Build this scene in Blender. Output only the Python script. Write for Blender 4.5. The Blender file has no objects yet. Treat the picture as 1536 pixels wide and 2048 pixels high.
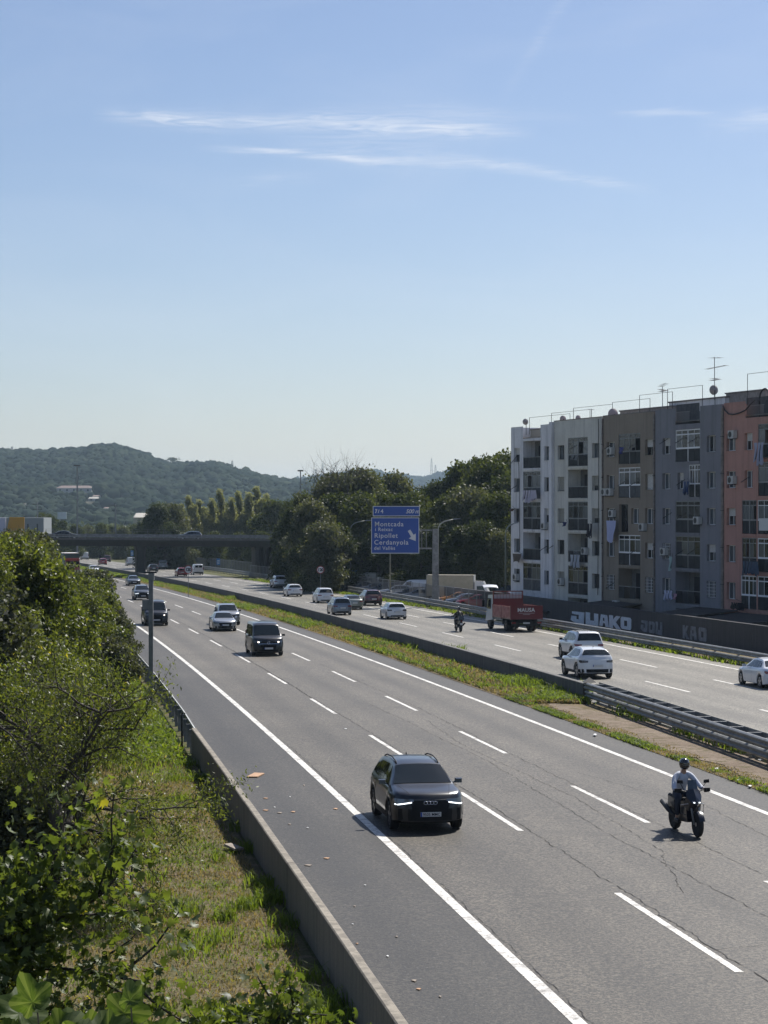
import bpy, bmesh, math, random
import numpy as np
from mathutils import Vector, Matrix, noise as mnoise
R = math.radians
random.seed(7)
sc = bpy.context.scene
COL = sc.collection

# ------------------------------------------------------------------ camera, sky, sun, exposure
F, HP, CH = 4250.0, 1062.0, 7.5          # focal length (photo pixels), vanishing row of the sloping road plane, camera height
SL = 0.0101                              # the road falls 1 m in 100 m away from the camera
cam_d = bpy.data.cameras.new('camera'); cam = bpy.data.objects.new('camera', cam_d); COL.objects.link(cam)
cam.location = (0, 0, CH)
cam.rotation_euler = (R(90 - 0.067), 0, 0)
cam_d.sensor_fit = 'VERTICAL'; cam_d.sensor_height = 36; cam_d.lens = F / 2048 * 36
cam_d.clip_start = 0.5; cam_d.clip_end = 30000
sc.camera = cam

SUN_AZ, SUN_EL = 32.0, 47.0
w = bpy.data.worlds.new('World'); sc.world = w; w.use_nodes = True
nt = w.node_tree; nt.nodes.clear()
def N(t, typ, **kw):
    n = t.nodes.new(typ)
    for k, v in kw.items():
        if k.startswith('i_'): n.inputs[k[2:].replace('_', ' ')].default_value = v
        else: setattr(n, k, v)
    return n
out = N(nt, 'ShaderNodeOutputWorld'); bg = N(nt, 'ShaderNodeBackground')
sky = N(nt, 'ShaderNodeTexSky', sky_type='NISHITA', sun_disc=False, sun_elevation=R(SUN_EL), sun_rotation=R(SUN_AZ),
        altitude=100, air_density=1.0, dust_density=0.7, ozone_density=2.8)
bg.inputs['Strength'].default_value = 0.065
# thin cirrus streaks: stretched noise in azimuth / elevation
tc = N(nt, 'ShaderNodeTexCoord'); sep = N(nt, 'ShaderNodeSeparateXYZ')
nt.links.new(tc.outputs['Generated'], sep.inputs[0])
def M(t, op, a, b=None, c=None, clamp=False):
    n = t.nodes.new('ShaderNodeMath'); n.operation = op; n.use_clamp = clamp
    for i, v in enumerate((a, b, c)):
        if v is None: continue
        if isinstance(v, (int, float)): n.inputs[i].default_value = v
        else: t.links.new(v, n.inputs[i])
    return n.outputs[0]
az = M(nt, 'ARCTAN2', sep.outputs['X'], sep.outputs['Y']); el = M(nt, 'ARCSINE', sep.outputs['Z'])
def cnoise(sa, se, off, scale=1.0, det=5, dist=0.6):
    cb = N(nt, 'ShaderNodeCombineXYZ')
    nt.links.new(M(nt, 'MULTIPLY', az, sa), cb.inputs[0]); nt.links.new(M(nt, 'MULTIPLY', el, se), cb.inputs[1]); cb.inputs[2].default_value = off
    n = N(nt, 'ShaderNodeTexNoise', i_Scale=scale, i_Detail=det, i_Distortion=dist, i_Roughness=0.6)
    nt.links.new(cb.outputs[0], n.inputs['Vector']); return n.outputs['Fac']
wob = cnoise(9, 9, 3.3, 1.0, 3, 0.2)
def streak(x0, y0, x1, y1, width, gain, tail=0.012):
    a0, a1 = math.atan((x0 - 768) / F), math.atan((x1 - 768) / F); e0, e1 = (1019 - y0) / F, (1019 - y1) / F
    k = (e1 - e0) / (a1 - a0)
    line = M(nt, 'ADD', M(nt, 'MULTIPLY', M(nt, 'SUBTRACT', az, a0), k), e0)
    line = M(nt, 'ADD', line, M(nt, 'MULTIPLY', M(nt, 'SUBTRACT', wob, 0.5), 0.012))
    d = M(nt, 'DIVIDE', M(nt, 'SUBTRACT', el, line), width)
    g = M(nt, 'POWER', 2.718, M(nt, 'MULTIPLY', M(nt, 'MULTIPLY', d, d), -1.0))
    m0 = M(nt, 'MULTIPLY', M(nt, 'SUBTRACT', az, a0 - tail), 1 / (tail * 3), clamp=True)
    m1 = M(nt, 'MULTIPLY', M(nt, 'SUBTRACT', a1 + tail, az), 1 / (tail * 3), clamp=True)
    return M(nt, 'MULTIPLY', M(nt, 'MULTIPLY', g, M(nt, 'MULTIPLY', m0, m1)), gain)
tex = M(nt, 'MULTIPLY', M(nt, 'SUBTRACT', cnoise(30, 330, 0.7, 1.0, 9, 1.6), 0.36), 3.2, clamp=True)
ss = None
for a in ((230, 245, 1030, 272, 0.0036, 0.42), (255, 243, 420, 258, 0.0022, 0.36), (440, 306, 860, 336, 0.0016, 0.50, 0.012), (840, 328, 1110, 348, 0.0026, 0.52, 0.010), (600, 255, 1000, 262, 0.0070, 0.20),
          (1090, 352, 1290, 384, 0.0022, 0.35, 0.008), (1240, 236, 1420, 243, 0.0016, 0.35, 0.008), (1440, 262, 1800, 235, 0.0045, 0.42), (1040, 150, 1190, -60, 0.0045, 0.22),
          (980, 575, 1060, 580, 0.0016, 0.16, 0.01), (800, 225, 1150, 240, 0.003, 0.12), (450, 378, 640, 366, 0.004, 0.14), (600, 300, 900, 330, 0.008, 0.16)):
    v = streak(*a); ss = v if ss is None else M(nt, 'ADD', ss, v)
cl = M(nt, 'MULTIPLY', ss, M(nt, 'ADD', tex, 0.15), clamp=True)
veil = M(nt, 'MULTIPLY', M(nt, 'SUBTRACT', cnoise(5, 16, 5.0, 1.0, 6, 0.8), 0.45), 0.30, clamp=True)
cl = M(nt, 'ADD', cl, veil, clamp=True)
mx = N(nt, 'ShaderNodeMix', data_type='RGBA', blend_type='MIX')
nt.links.new(cl, mx.inputs[0]); tint = N(nt, 'ShaderNodeMix', data_type='RGBA', blend_type='MULTIPLY'); tint.inputs[0].default_value = 1.0; tint.inputs[7].default_value = (1.0, .985, 1.07, 1); nt.links.new(sky.outputs[0], tint.inputs[6]); nt.links.new(tint.outputs[2], mx.inputs[6]); mx.inputs[7].default_value = (9.6, 10.0, 10.8, 1)
nt.links.new(mx.outputs[2], bg.inputs['Color']); nt.links.new(bg.outputs[0], out.inputs['Surface'])

sd = bpy.data.lights.new('sun', 'SUN'); so = bpy.data.objects.new('sun', sd); COL.objects.link(so)
sd.energy = 5.0; sd.angle = R(0.53); sd.color = (1.0, 0.955, 0.89)
_d = Vector((math.sin(R(SUN_AZ)) * math.cos(R(SUN_EL)), math.cos(R(SUN_AZ)) * math.cos(R(SUN_EL)), math.sin(R(SUN_EL))))
so.rotation_euler = _d.to_track_quat('Z', 'Y').to_euler()
sc.view_settings.view_transform = 'Standard'; sc.view_settings.look = 'None'; sc.view_settings.gamma = 1
sc.view_settings.exposure = 0.47
try: sc.view_settings.use_curve_mapping = False
except Exception: pass
sc.render.engine = 'CYCLES'
sc.cycles.max_bounces = 6; sc.cycles.diffuse_bounces = 2; sc.cycles.glossy_bounces = 3; sc.cycles.transmission_bounces = 4
sc.cycles.transparent_max_bounces = 8; sc.cycles.volume_bounces = 0

# ------------------------------------------------------------------ helpers
def zr(Y):                                # height of the road plane
    return -SL * Y
def px(x, y, dz=0.0):                     # point of the world seen at photo pixel (x, y), dz metres above the road plane
    Y = F * (CH - dz) / (y - HP)
    return ((x - 768) / F * Y, Y, zr(Y) + dz)
def pz(x, y, Y):                          # point at distance Y seen at pixel (x, y)
    return ((x - 768) / F * Y, Y, CH + (1019 - y) / F * Y)
def cc(Y):                                # reference lane line of the motorway
    if Y <= 300: return -9.13e-8 * Y**3 - 8.355e-5 * Y**2 - 0.14575 * Y + 15.004
    return cc(300) - 0.2205 * (Y - 300) - 0.00005 * (Y - 300)**2
def cd(Y): return (cc(Y + .5) - cc(Y - .5))
def rd(Y, o, dz=0.0):                     # road point at distance Y, o metres right of the reference line
    th = math.atan(cd(Y)); return Vector((cc(Y) + o / math.cos(th), Y, zr(Y) + dz))

def tag(o, label=None, cat=None, group=None, kind=None):
    if label: o['label'] = label
    if cat: o['category'] = cat
    if group: o['group'] = group
    if kind: o['kind'] = kind
    return o
def empty(name, loc=(0, 0, 0), rz=0.0, label=None, cat=None, group=None, rx=0.0):
    o = bpy.data.objects.new(name, None); COL.objects.link(o)
    o.location = loc; o.rotation_mode = 'XYZ'; o.rotation_euler = (rx, 0, rz); o.empty_display_size = 0.2
    return tag(o, label, cat, group)
def copy_tree(o, parent=None):
    c = o.copy(); COL.objects.link(c); c.parent = parent
    for ch in list(KIDS.get(o.name, [])):
        copy_tree(ch, c)
    return c
KIDS = {}
class MB:
    def __init__(s): s.v = []; s.f = []
    def add(s, vs, fs):
        b = len(s.v); s.v.extend([tuple(v) for v in vs]); s.f.extend([tuple(b + i for i in f) for f in fs]); return s
    def box(s, x0, x1, y0, y1, z0, z1, m=None):
        vs = [Vector(p) for p in ((x0,y0,z0),(x1,y0,z0),(x1,y1,z0),(x0,y1,z0),(x0,y0,z1),(x1,y0,z1),(x1,y1,z1),(x0,y1,z1))]
        if m is not None: vs = [m @ v for v in vs]
        return s.add(vs, [(0,3,2,1),(4,5,6,7),(0,1,5,4),(1,2,6,5),(2,3,7,6),(3,0,4,7)])
    def hexa(s, p):                       # 8 corner points, bottom loop then top loop
        return s.add(p, [(0,3,2,1),(4,5,6,7),(0,1,5,4),(1,2,6,5),(2,3,7,6),(3,0,4,7)])
    def tube(s, pts, rad, n=8, cap=True):
        pts = [Vector(p) for p in pts]
        if not isinstance(rad, (list, tuple)): rad = [rad] * len(pts)
        b = len(s.v); up = Vector((0.123, 0.077, 1)).normalized()
        for i, p in enumerate(pts):
            d = (pts[min(i+1, len(pts)-1)] - pts[max(i-1, 0)])
            d = d.normalized() if d.length > 1e-9 else Vector((0, 0, 1))
            a = d.cross(up)
            if a.length < 1e-3: a = d.cross(Vector((1, 0, 0)))
            a.normalize(); c = d.cross(a)
            for k in range(n):
                t = 2 * math.pi * k / n; s.v.append(tuple(p + (a * math.cos(t) + c * math.sin(t)) * rad[i]))
        for i in range(len(pts) - 1):
            for k in range(n):
                k2 = (k + 1) % n; s.f.append((b+i*n+k, b+i*n+k2, b+(i+1)*n+k2, b+(i+1)*n+k))
        if cap:
            s.f.append(tuple(b + k for k in range(n))[::-1]); e = b + (len(pts)-1)*n; s.f.append(tuple(e + k for k in range(n)))
        return s
    def lathe(s, prof, n=24, m=None):     # prof: (r, h) pairs about local X axis
        b = len(s.v)
        for r, h in prof:
            for k in range(n):
                t = 2*math.pi*k/n; v = Vector((h, r*math.cos(t), r*math.sin(t)))
                s.v.append(tuple(m @ v if m is not None else v))
        for i in range(len(prof)-1):
            for k in range(n):
                k2 = (k+1) % n; s.f.append((b+i*n+k, b+(i+1)*n+k, b+(i+1)*n+k2, b+i*n+k2))
        s.f.append(tuple(b+k for k in range(n))); e = b+(len(prof)-1)*n; s.f.append(tuple(e+k for k in range(n))[::-1])
        return s
    def grid(s, rows):
        b = len(s.v); n = len(rows[0])
        for r in rows: s.v.extend([tuple(p) for p in r])
        for i in range(len(rows)-1):
            for k in range(n-1): s.f.append((b+i*n+k, b+i*n+k+1, b+(i+1)*n+k+1, b+(i+1)*n+k))
        return s
    def prism(s, poly, h, m=None):        # polygon in the XZ plane, thickness h along -Y
        n = len(poly); vs = [Vector((x, 0, z)) for x, z in poly] + [Vector((x, -h, z)) for x, z in poly]
        if m is not None: vs = [m @ v for v in vs]
        return s.add(vs, [tuple(range(n))[::-1], tuple(range(n, 2*n))] + [(i, (i+1) % n, n+(i+1) % n, n+i) for i in range(n)])
    def mesh(s, name, mat, smooth=False, sharp=None):
        me = bpy.data.meshes.new(name); me.from_pydata(s.v, [], s.f); me.update()
        bm = bmesh.new(); bm.from_mesh(me); bmesh.ops.remove_doubles(bm, verts=bm.verts, dist=1e-5); bmesh.ops.recalc_face_normals(bm, faces=bm.faces)
        if sharp is not None:
            for e in bm.edges:
                if len(e.link_faces) == 2 and e.calc_face_angle(0) > R(sharp): e.smooth = False
        bm.to_mesh(me); bm.free()
        if mat is not None: me.materials.append(mat)
        if smooth:
            for p in me.polygons: p.use_smooth = True
        return me
    def build(s, name, mat, parent=None, smooth=False, sharp=None, loc=None):
        return link(name, s.mesh(name, mat, smooth, sharp), parent, loc)
def link(name, me, parent=None, loc=None, rot=None):
    o = bpy.data.objects.new(name, me); COL.objects.link(o)
    if parent is not None:
        o.parent = parent; KIDS.setdefault(parent.name, []).append(o)
    if loc is not None: o.location = loc
    if rot is not None: o.rotation_euler = rot
    return o
def text_mesh(s, size, mat, extrude=0.004, offset=0.0, align='LEFT', shear=0.0, spacing=1.0):
    c = bpy.data.curves.new('lettering', 'FONT'); c.body = s; c.size = size; c.extrude = extrude; c.offset = offset
    c.align_x = align; c.shear = shear; c.space_character = spacing; c.resolution_u = 3
    o = bpy.data.objects.new('lettering', c); COL.objects.link(o)
    dg = bpy.context.evaluated_depsgraph_get(); me = bpy.data.meshes.new_from_object(o.evaluated_get(dg)); me.materials.clear(); me.materials.append(mat)
    bpy.data.objects.remove(o); bpy.data.curves.remove(c); return me

# ------------------------------------------------------------------ materials
MATS = {}
def mat(name, col=(.5, .5, .5), rough=.6, metal=0.0, coat=0.0, emit=None, spec=0.5, var=0.0, vscale=3.0, bump=0.0, bscale=40.0, col2=None, coatr=.03):
    if name in MATS: return MATS[name]
    m = bpy.data.materials.new(name); m.use_nodes = True; t = m.node_tree; b = t.nodes['Principled BSDF']
    b.inputs['Base Color'].default_value = (*col, 1); b.inputs['Roughness'].default_value = rough; b.inputs['Metallic'].default_value = metal
    b.inputs['Specular IOR Level'].default_value = spec
    if coat: b.inputs['Coat Weight'].default_value = coat; b.inputs['Coat Roughness'].default_value = coatr
    if emit: b.inputs['Emission Color'].default_value = (*emit[0], 1); b.inputs['Emission Strength'].default_value = emit[1]
    if var or bump:
        tcn = N(t, 'ShaderNodeTexCoord')
    if var:
        n = N(t, 'ShaderNodeTexNoise', i_Scale=vscale, i_Detail=6.0, i_Roughness=.65); t.links.new(tcn.outputs['Object'], n.inputs['Vector'])
        r = N(t, 'ShaderNodeValToRGB'); t.links.new(n.outputs['Fac'], r.inputs[0])
        c2 = col2 if col2 else tuple(c * (1 - var) for c in col); c1 = col if col2 else tuple(min(1, c * (1 + var)) for c in col)
        r.color_ramp.elements[0].color = (*c2, 1); r.color_ramp.elements[0].position = .36; r.color_ramp.elements[1].color = (*c1, 1); r.color_ramp.elements[1].position = .66
        t.links.new(r.outputs[0], b.inputs['Base Color'])
    if bump:
        n2 = N(t, 'ShaderNodeTexNoise', i_Scale=bscale, i_Detail=4.0); t.links.new(tcn.outputs['Object'], n2.inputs['Vector'])
        bp = N(t, 'ShaderNodeBump', i_Strength=bump, i_Distance=.02); t.links.new(n2.outputs['Fac'], bp.inputs['Height']); t.links.new(bp.outputs[0], b.inputs['Normal'])
    MATS[name] = m; return m
def mixc(t, fac, a, b, blend='MIX'):
    n = N(t, 'ShaderNodeMix', data_type='RGBA', blend_type=blend)
    for i, v in ((0, fac), (6, a), (7, b)):
        if isinstance(v, (int, float)): n.inputs[i].default_value = v
        elif isinstance(v, tuple): n.inputs[i].default_value = (*v, 1)
        else: t.links.new(v, n.inputs[i])
    return n.outputs[2]
def noi(t, vec, scale, det=5, rough=.6, dist=0.0):
    n = N(t, 'ShaderNodeTexNoise', i_Scale=scale, i_Detail=float(det), i_Roughness=rough, i_Distortion=dist); t.links.new(vec, n.inputs['Vector']); return n.outputs['Fac']
def ramp(t, v, p0, p1, c0=(0, 0, 0), c1=(1, 1, 1)):
    r = N(t, 'ShaderNodeValToRGB'); t.links.new(v, r.inputs[0]); e = r.color_ramp.elements
    e[0].position = p0; e[1].position = p1; e[0].color = (*c0, 1); e[1].color = (*c1, 1); return r.outputs[0]

def asphalt(name, c0, c1, stripes=True):
    m = bpy.data.materials.new(name); m.use_nodes = True; t = m.node_tree; b = t.nodes['Principled BSDF']
    g = N(t, 'ShaderNodeNewGeometry').outputs['Position']; uv = N(t, 'ShaderNodeUVMap').outputs[0]
    sp = N(t, 'ShaderNodeSeparateXYZ'); t.links.new(uv, sp.inputs[0])
    big = noi(t, g, .11, 4); col = mixc(t, ramp(t, big, .35, .65), c0, c1)
    # long wear bands that follow the lanes
    cb = N(t, 'ShaderNodeCombineXYZ'); t.links.new(M(t, 'MULTIPLY', sp.outputs[0], 1.3), cb.inputs[0]); t.links.new(M(t, 'MULTIPLY', sp.outputs[1], .03), cb.inputs[1])
    band = noi(t, cb.outputs[0], 1.0, 5)
    col = mixc(t, .8, col, ramp(t, band, .3, .7, (.80, .80, .80), (1.14, 1.14, 1.14)), 'MULTIPLY')
    lane = M(t, 'COSINE', M(t, 'MULTIPLY', M(t, 'ADD', sp.outputs[0], 1.76), 2 * math.pi / 3.56)); trk = M(t, 'COSINE', M(t, 'MULTIPLY', M(t, 'ADD', sp.outputs[0], 1.76), 4 * math.pi / 3.56))
    wear = M(t, 'ADD', 1.0, M(t, 'ADD', M(t, 'MULTIPLY', lane, -.10), M(t, 'MULTIPLY', trk, -.11))); wc = N(t, 'ShaderNodeCombineColor'); [t.links.new(wear, wc.inputs[i]) for i in range(3)]
    if stripes: col = mixc(t, 1.0, col, wc.outputs[0], 'MULTIPLY')
    # aggregate grain and lighter worn stones
    gr = noi(t, g, 15, 2, .9); col = mixc(t, 1.0, col, ramp(t, gr, .42, .60, (.38, .38, .38), (1.95, 1.93, 1.88)), 'MULTIPLY')
    gr2 = noi(t, g, 8.0, 4, .8); col = mixc(t, 1.0, col, ramp(t, gr2, .42, .58, (.74, .74, .74), (1.30, 1.30, 1.28)), 'MULTIPLY')
    vo = N(t, 'ShaderNodeTexVoronoi', i_Scale=11.0); t.links.new(g, vo.inputs['Vector'])
    st = ramp(t, vo.outputs['Distance'], .10, .22, (1, 1, 1), (0, 0, 0)); msk = ramp(t, noi(t, g, 3.0, 2), .45, .6)
    col = mixc(t, M(t, 'MULTIPLY', st, M(t, 'MULTIPLY', msk, .5)), col, (.34, .33, .31))
    far_sheen = M(t, 'MULTIPLY', M(t, 'SUBTRACT', M(t, 'ADD', sp.outputs[1], M(t, 'MULTIPLY', big, 30.0)), 45.0), 1 / 90.0, clamp=True)   # low-angle sheen painted into the colour: near end darkened, far end left bright
    col = mixc(t, 1.0, col, mixc(t, far_sheen, (.66, .65, .63), (1.0, 1.0, 1.0)), 'MULTIPLY')
    # oil / patch stains
    stn = noi(t, g, .5, 6, .7, 1.0); col = mixc(t, M(t, 'MULTIPLY', ramp(t, stn, .56, .68), .5), col, tuple(c * .55 for c in c0))
    t.links.new(col, b.inputs['Base Color']); b.inputs['Roughness'].default_value = .58; b.inputs['Specular IOR Level'].default_value = .36
    bp = N(t, 'ShaderNodeBump', i_Strength=.5, i_Distance=.012); t.links.new(gr, bp.inputs['Height']); t.links.new(bp.outputs[0], b.inputs['Normal'])
    return m
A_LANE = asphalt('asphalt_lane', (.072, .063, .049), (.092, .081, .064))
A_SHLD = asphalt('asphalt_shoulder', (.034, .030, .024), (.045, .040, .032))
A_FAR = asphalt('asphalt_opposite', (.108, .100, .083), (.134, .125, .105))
def paint_mat():
    m = bpy.data.materials.new('road_paint'); m.use_nodes = True; t = m.node_tree; b = t.nodes['Principled BSDF']
    g = N(t, 'ShaderNodeNewGeometry').outputs['Position']
    c = mixc(t, ramp(t, noi(t, g, 2.2, 6, .8), .40, .52), (.38, .36, .33), (.72, .70, .64)); c = mixc(t, ramp(t, noi(t, g, 9, 5, .85), .40, .45), (.16, .15, .13), c)
    t.links.new(c, b.inputs['Base Color']); b.inputs['Roughness'].default_value = .55; return m
PAINTW = paint_mat()
def soil_mat(name, cols, s=1.0):
    m = bpy.data.materials.new(name); m.use_nodes = True; t = m.node_tree; b = t.nodes['Principled BSDF']
    g = N(t, 'ShaderNodeNewGeometry').outputs['Position']
    c = mixc(t, ramp(t, noi(t, g, .35 * s, 5, .65), .4, .6), cols[0], cols[1]); c = mixc(t, ramp(t, noi(t, g, 1.3 * s, 6, .7), .5, .62), c, cols[2])
    c = mixc(t, 1.0, c, ramp(t, noi(t, g, 12 * s, 4, .8), .25, .75, (.5, .5, .5), (1.5, 1.5, 1.5)), 'MULTIPLY')
    t.links.new(c, b.inputs['Base Color']); b.inputs['Roughness'].default_value = .95; b.inputs['Specular IOR Level'].default_value = .15
    bp = N(t, 'ShaderNodeBump', i_Strength=.9, i_Distance=.06); t.links.new(noi(t, g, 7 * s, 5, .8), bp.inputs['Height']); t.links.new(bp.outputs[0], b.inputs['Normal'])
    return m
GROUND = soil_mat('ground_green', ((.060, .075, .022), (.085, .090, .030), (.13, .10, .06)))
VERGE = soil_mat('verge_soil', ((.095, .095, .036), (.135, .115, .060), (.19, .145, .095)))
MEDIAN = soil_mat('median_soil', ((.13, .105, .055), (.19, .15, .09), (.23, .18, .12)), 1.4)
DIRT = soil_mat('bare_dirt', ((.20, .155, .115), (.25, .20, .155), (.13, .11, .06)), 1.6)
HILLG = soil_mat('hill_ground', ((.025, .032, .020), (.045, .050, .030), (.10, .09, .065)), .03)
LOTG = mat('lot_gravel', (.16, .15, .135), .9, var=.3, vscale=1.5)
def leaf_mat(name, dark, light, yellow=None, trans=.45, gloss=.35, rough=.45):
    m = bpy.data.materials.new(name); m.use_nodes = True; t = m.node_tree; b = t.nodes['Principled BSDF']; o = t.nodes['Material Output']
    a = N(t, 'ShaderNodeAttribute', attribute_name='rnd').outputs['Fac']
    c = mixc(t, a, dark, light)
    if yellow: c = mixc(t, ramp(t, a, .955, .985), c, yellow)
    t.links.new(c, b.inputs['Base Color']); b.inputs['Roughness'].default_value = rough; b.inputs['Specular IOR Level'].default_value = gloss
    tr = N(t, 'ShaderNodeBsdfTranslucent'); t.links.new(mixc(t, 1.0, c, (2.1, 2.0, .75), 'MULTIPLY'), tr.inputs[0])
    ms = N(t, 'ShaderNodeMixShader'); ms.inputs[0].default_value = trans; t.links.new(b.outputs[0], ms.inputs[1]); t.links.new(tr.outputs[0], ms.inputs[2]); t.links.new(ms.outputs[0], o.inputs['Surface'])
    return m
L_MID = leaf_mat('foliage_mid', (.026, .038, .012), (.080, .098, .030), trans=.32, gloss=.18, rough=.6)
L_DARK = leaf_mat('foliage_dark', (.016, .026, .010), (.054, .070, .024), trans=.28, gloss=.18, rough=.6)
L_POP = leaf_mat('foliage_poplar', (.085, .098, .058), (.235, .25, .165), trans=.40, gloss=.3, rough=.5)
L_OLIVE = leaf_mat('foliage_greyish', (.035, .045, .028), (.095, .105, .062), trans=.32, gloss=.25, rough=.55)
L_NEAR = leaf_mat('foliage_near', (.038, .056, .014), (.125, .150, .038), (.30, .26, .04), trans=.42, gloss=.42, rough=.48)
L_FIG = leaf_mat('foliage_fig', (.038, .060, .016), (.110, .145, .036), (.30, .28, .04), trans=.42, gloss=.40, rough=.50)
L_GRASS = leaf_mat('grass_green', (.060, .098, .018), (.150, .200, .040), (.26, .22, .11), trans=.45, gloss=.3, rough=.6)
L_DRY = leaf_mat('grass_dry', (.14, .115, .06), (.26, .21, .12), trans=.3, gloss=.2, rough=.7)
L_HILL = leaf_mat('foliage_hill', (.014, .024, .018), (.046, .060, .036), trans=.08, gloss=.0, rough=1.0)
BARK = mat('bark', (.050, .042, .034), .9, var=.35, vscale=6, bump=.6)
BARKL = mat('bark_light', (.13, .12, .105), .9, var=.35, vscale=6, bump=.6)
def conc_mat(name, base, streaks=True, s=1.0, shade_grime=.35):
    m = bpy.data.materials.new(name); m.use_nodes = True; t = m.node_tree; b = t.nodes['Principled BSDF']
    g = N(t, 'ShaderNodeNewGeometry').outputs['Position']
    c = mixc(t, ramp(t, noi(t, g, .8 * s, 6, .7), .35, .65), tuple(v * .72 for v in base), base)
    if streaks:
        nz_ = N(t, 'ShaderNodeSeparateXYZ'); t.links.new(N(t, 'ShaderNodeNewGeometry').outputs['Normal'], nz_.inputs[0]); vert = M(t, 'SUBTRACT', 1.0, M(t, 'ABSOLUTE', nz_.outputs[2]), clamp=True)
        c = mixc(t, M(t, 'MULTIPLY', vert, shade_grime), c, tuple(v * .38 for v in base))  # vertical faces darkened in the colour: painted shade together with grime
        mp = N(t, 'ShaderNodeMapping'); mp.inputs['Scale'].default_value = (3.5 * s, 3.5 * s, .25 * s); t.links.new(g, mp.inputs[0])
        c = mixc(t, M(t, 'MULTIPLY', ramp(t, noi(t, mp.outputs[0], 1.0, 6, .75), .44, .60), .75), c, tuple(v * .42 for v in base))
    c = mixc(t, .6, c, ramp(t, noi(t, g, 18 * s, 4, .8), .3, .7, (.7, .7, .7), (1.25, 1.25, 1.25)), 'MULTIPLY')
    t.links.new(c, b.inputs['Base Color']); b.inputs['Roughness'].default_value = .88
    bp = N(t, 'ShaderNodeBump', i_Strength=.4, i_Distance=.02); t.links.new(noi(t, g, 10 * s, 5, .8), bp.inputs['Height']); t.links.new(bp.outputs[0], b.inputs['Normal'])
    return m
CONC = conc_mat('concrete', (.31, .275, .22), shade_grime=.60); CONCD = conc_mat('concrete_dark', (.17, .165, .155)); CONCB = conc_mat('bridge_concrete', (.085, .080, .070), True, .3, .6)
GALV = mat('galvanised_steel', (.24, .245, .24), .5, .45, var=.25, vscale=2.0); GALVD = mat('weathered_steel', (.22, .225, .23), .55, .6, var=.3, vscale=2.0)
METD = mat('dark_metal', (.03, .03, .03), .5, .4)
RUBBER = mat('tyre_rubber', (.018, .018, .018), .85); ALLOY = mat('alloy_rim', (.42, .42, .43), .32, .9); ALLOYD = mat('dark_rim', (.05, .05, .052), .35, .7)
BLACKP = mat('black_plastic', (.010, .010, .011), .6, spec=.2); UNDER = mat('underbody', (.010, .010, .010), .9)
GLASS = mat('tinted_glass', (.010, .015, .016), .04, 0, spec=.55); GLASSL = mat('clear_car_glass', (.05, .062, .066), .04, spec=.9, coat=.5)
LAMPW = mat('headlight_lens', (.16, .17, .18), .10, .3, coat=1.0); LAMPON = mat('headlight_lit', (.9, .9, .9), .2, emit=((1, .88, .74), 4.0)); DRL = mat('daytime_running_light', (.9, .9, .9), .2, emit=((.9, .96, 1), 1.6))
LAMPR = mat('tail_lens', (.20, .012, .012), .15, coat=1.0); LAMPRD = mat('smoked_tail_lens', (.03, .008, .01), .12, coat=1.0)
PLATEW = mat('plate_white', (.62, .62, .60), .5); PLATEB = mat('plate_blue', (.02, .07, .35), .5); INK = mat('plate_ink', (.012, .012, .015), .6); CHROME = mat('chrome', (.7, .7, .72), .12, 1.0)
def paint(name, c, metal=0.0, rough=.32): return mat('paint_' + name, c, rough, metal, coat=(.55 if name in ('black', 'dark_grey') else 1.0), coatr=.04)
P_BLACK = paint('black', (.006, .007, .009), .0); P_NIGHT = paint('dark_grey', (.028, .031, .038), .4); P_WHITE = paint('white', (.72, .73, .74)); P_SILVER = paint('silver', (.36, .375, .39), .5)
P_GREY = paint('grey', (.13, .14, .15), .5); P_RED = paint('red', (.30, .018, .020)); P_MAROON = paint('maroon', (.075, .010, .018), .3); P_BLUEGREY = paint('blue_grey', (.19, .22, .26), .5); P_SAGE = paint('sage', (.25, .27, .24), .5)
P_ORANGE = paint('orange', (.55, .22, .03)); P_TRUCK = paint('truck_red', (.15, .013, .014), rough=.5)

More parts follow.
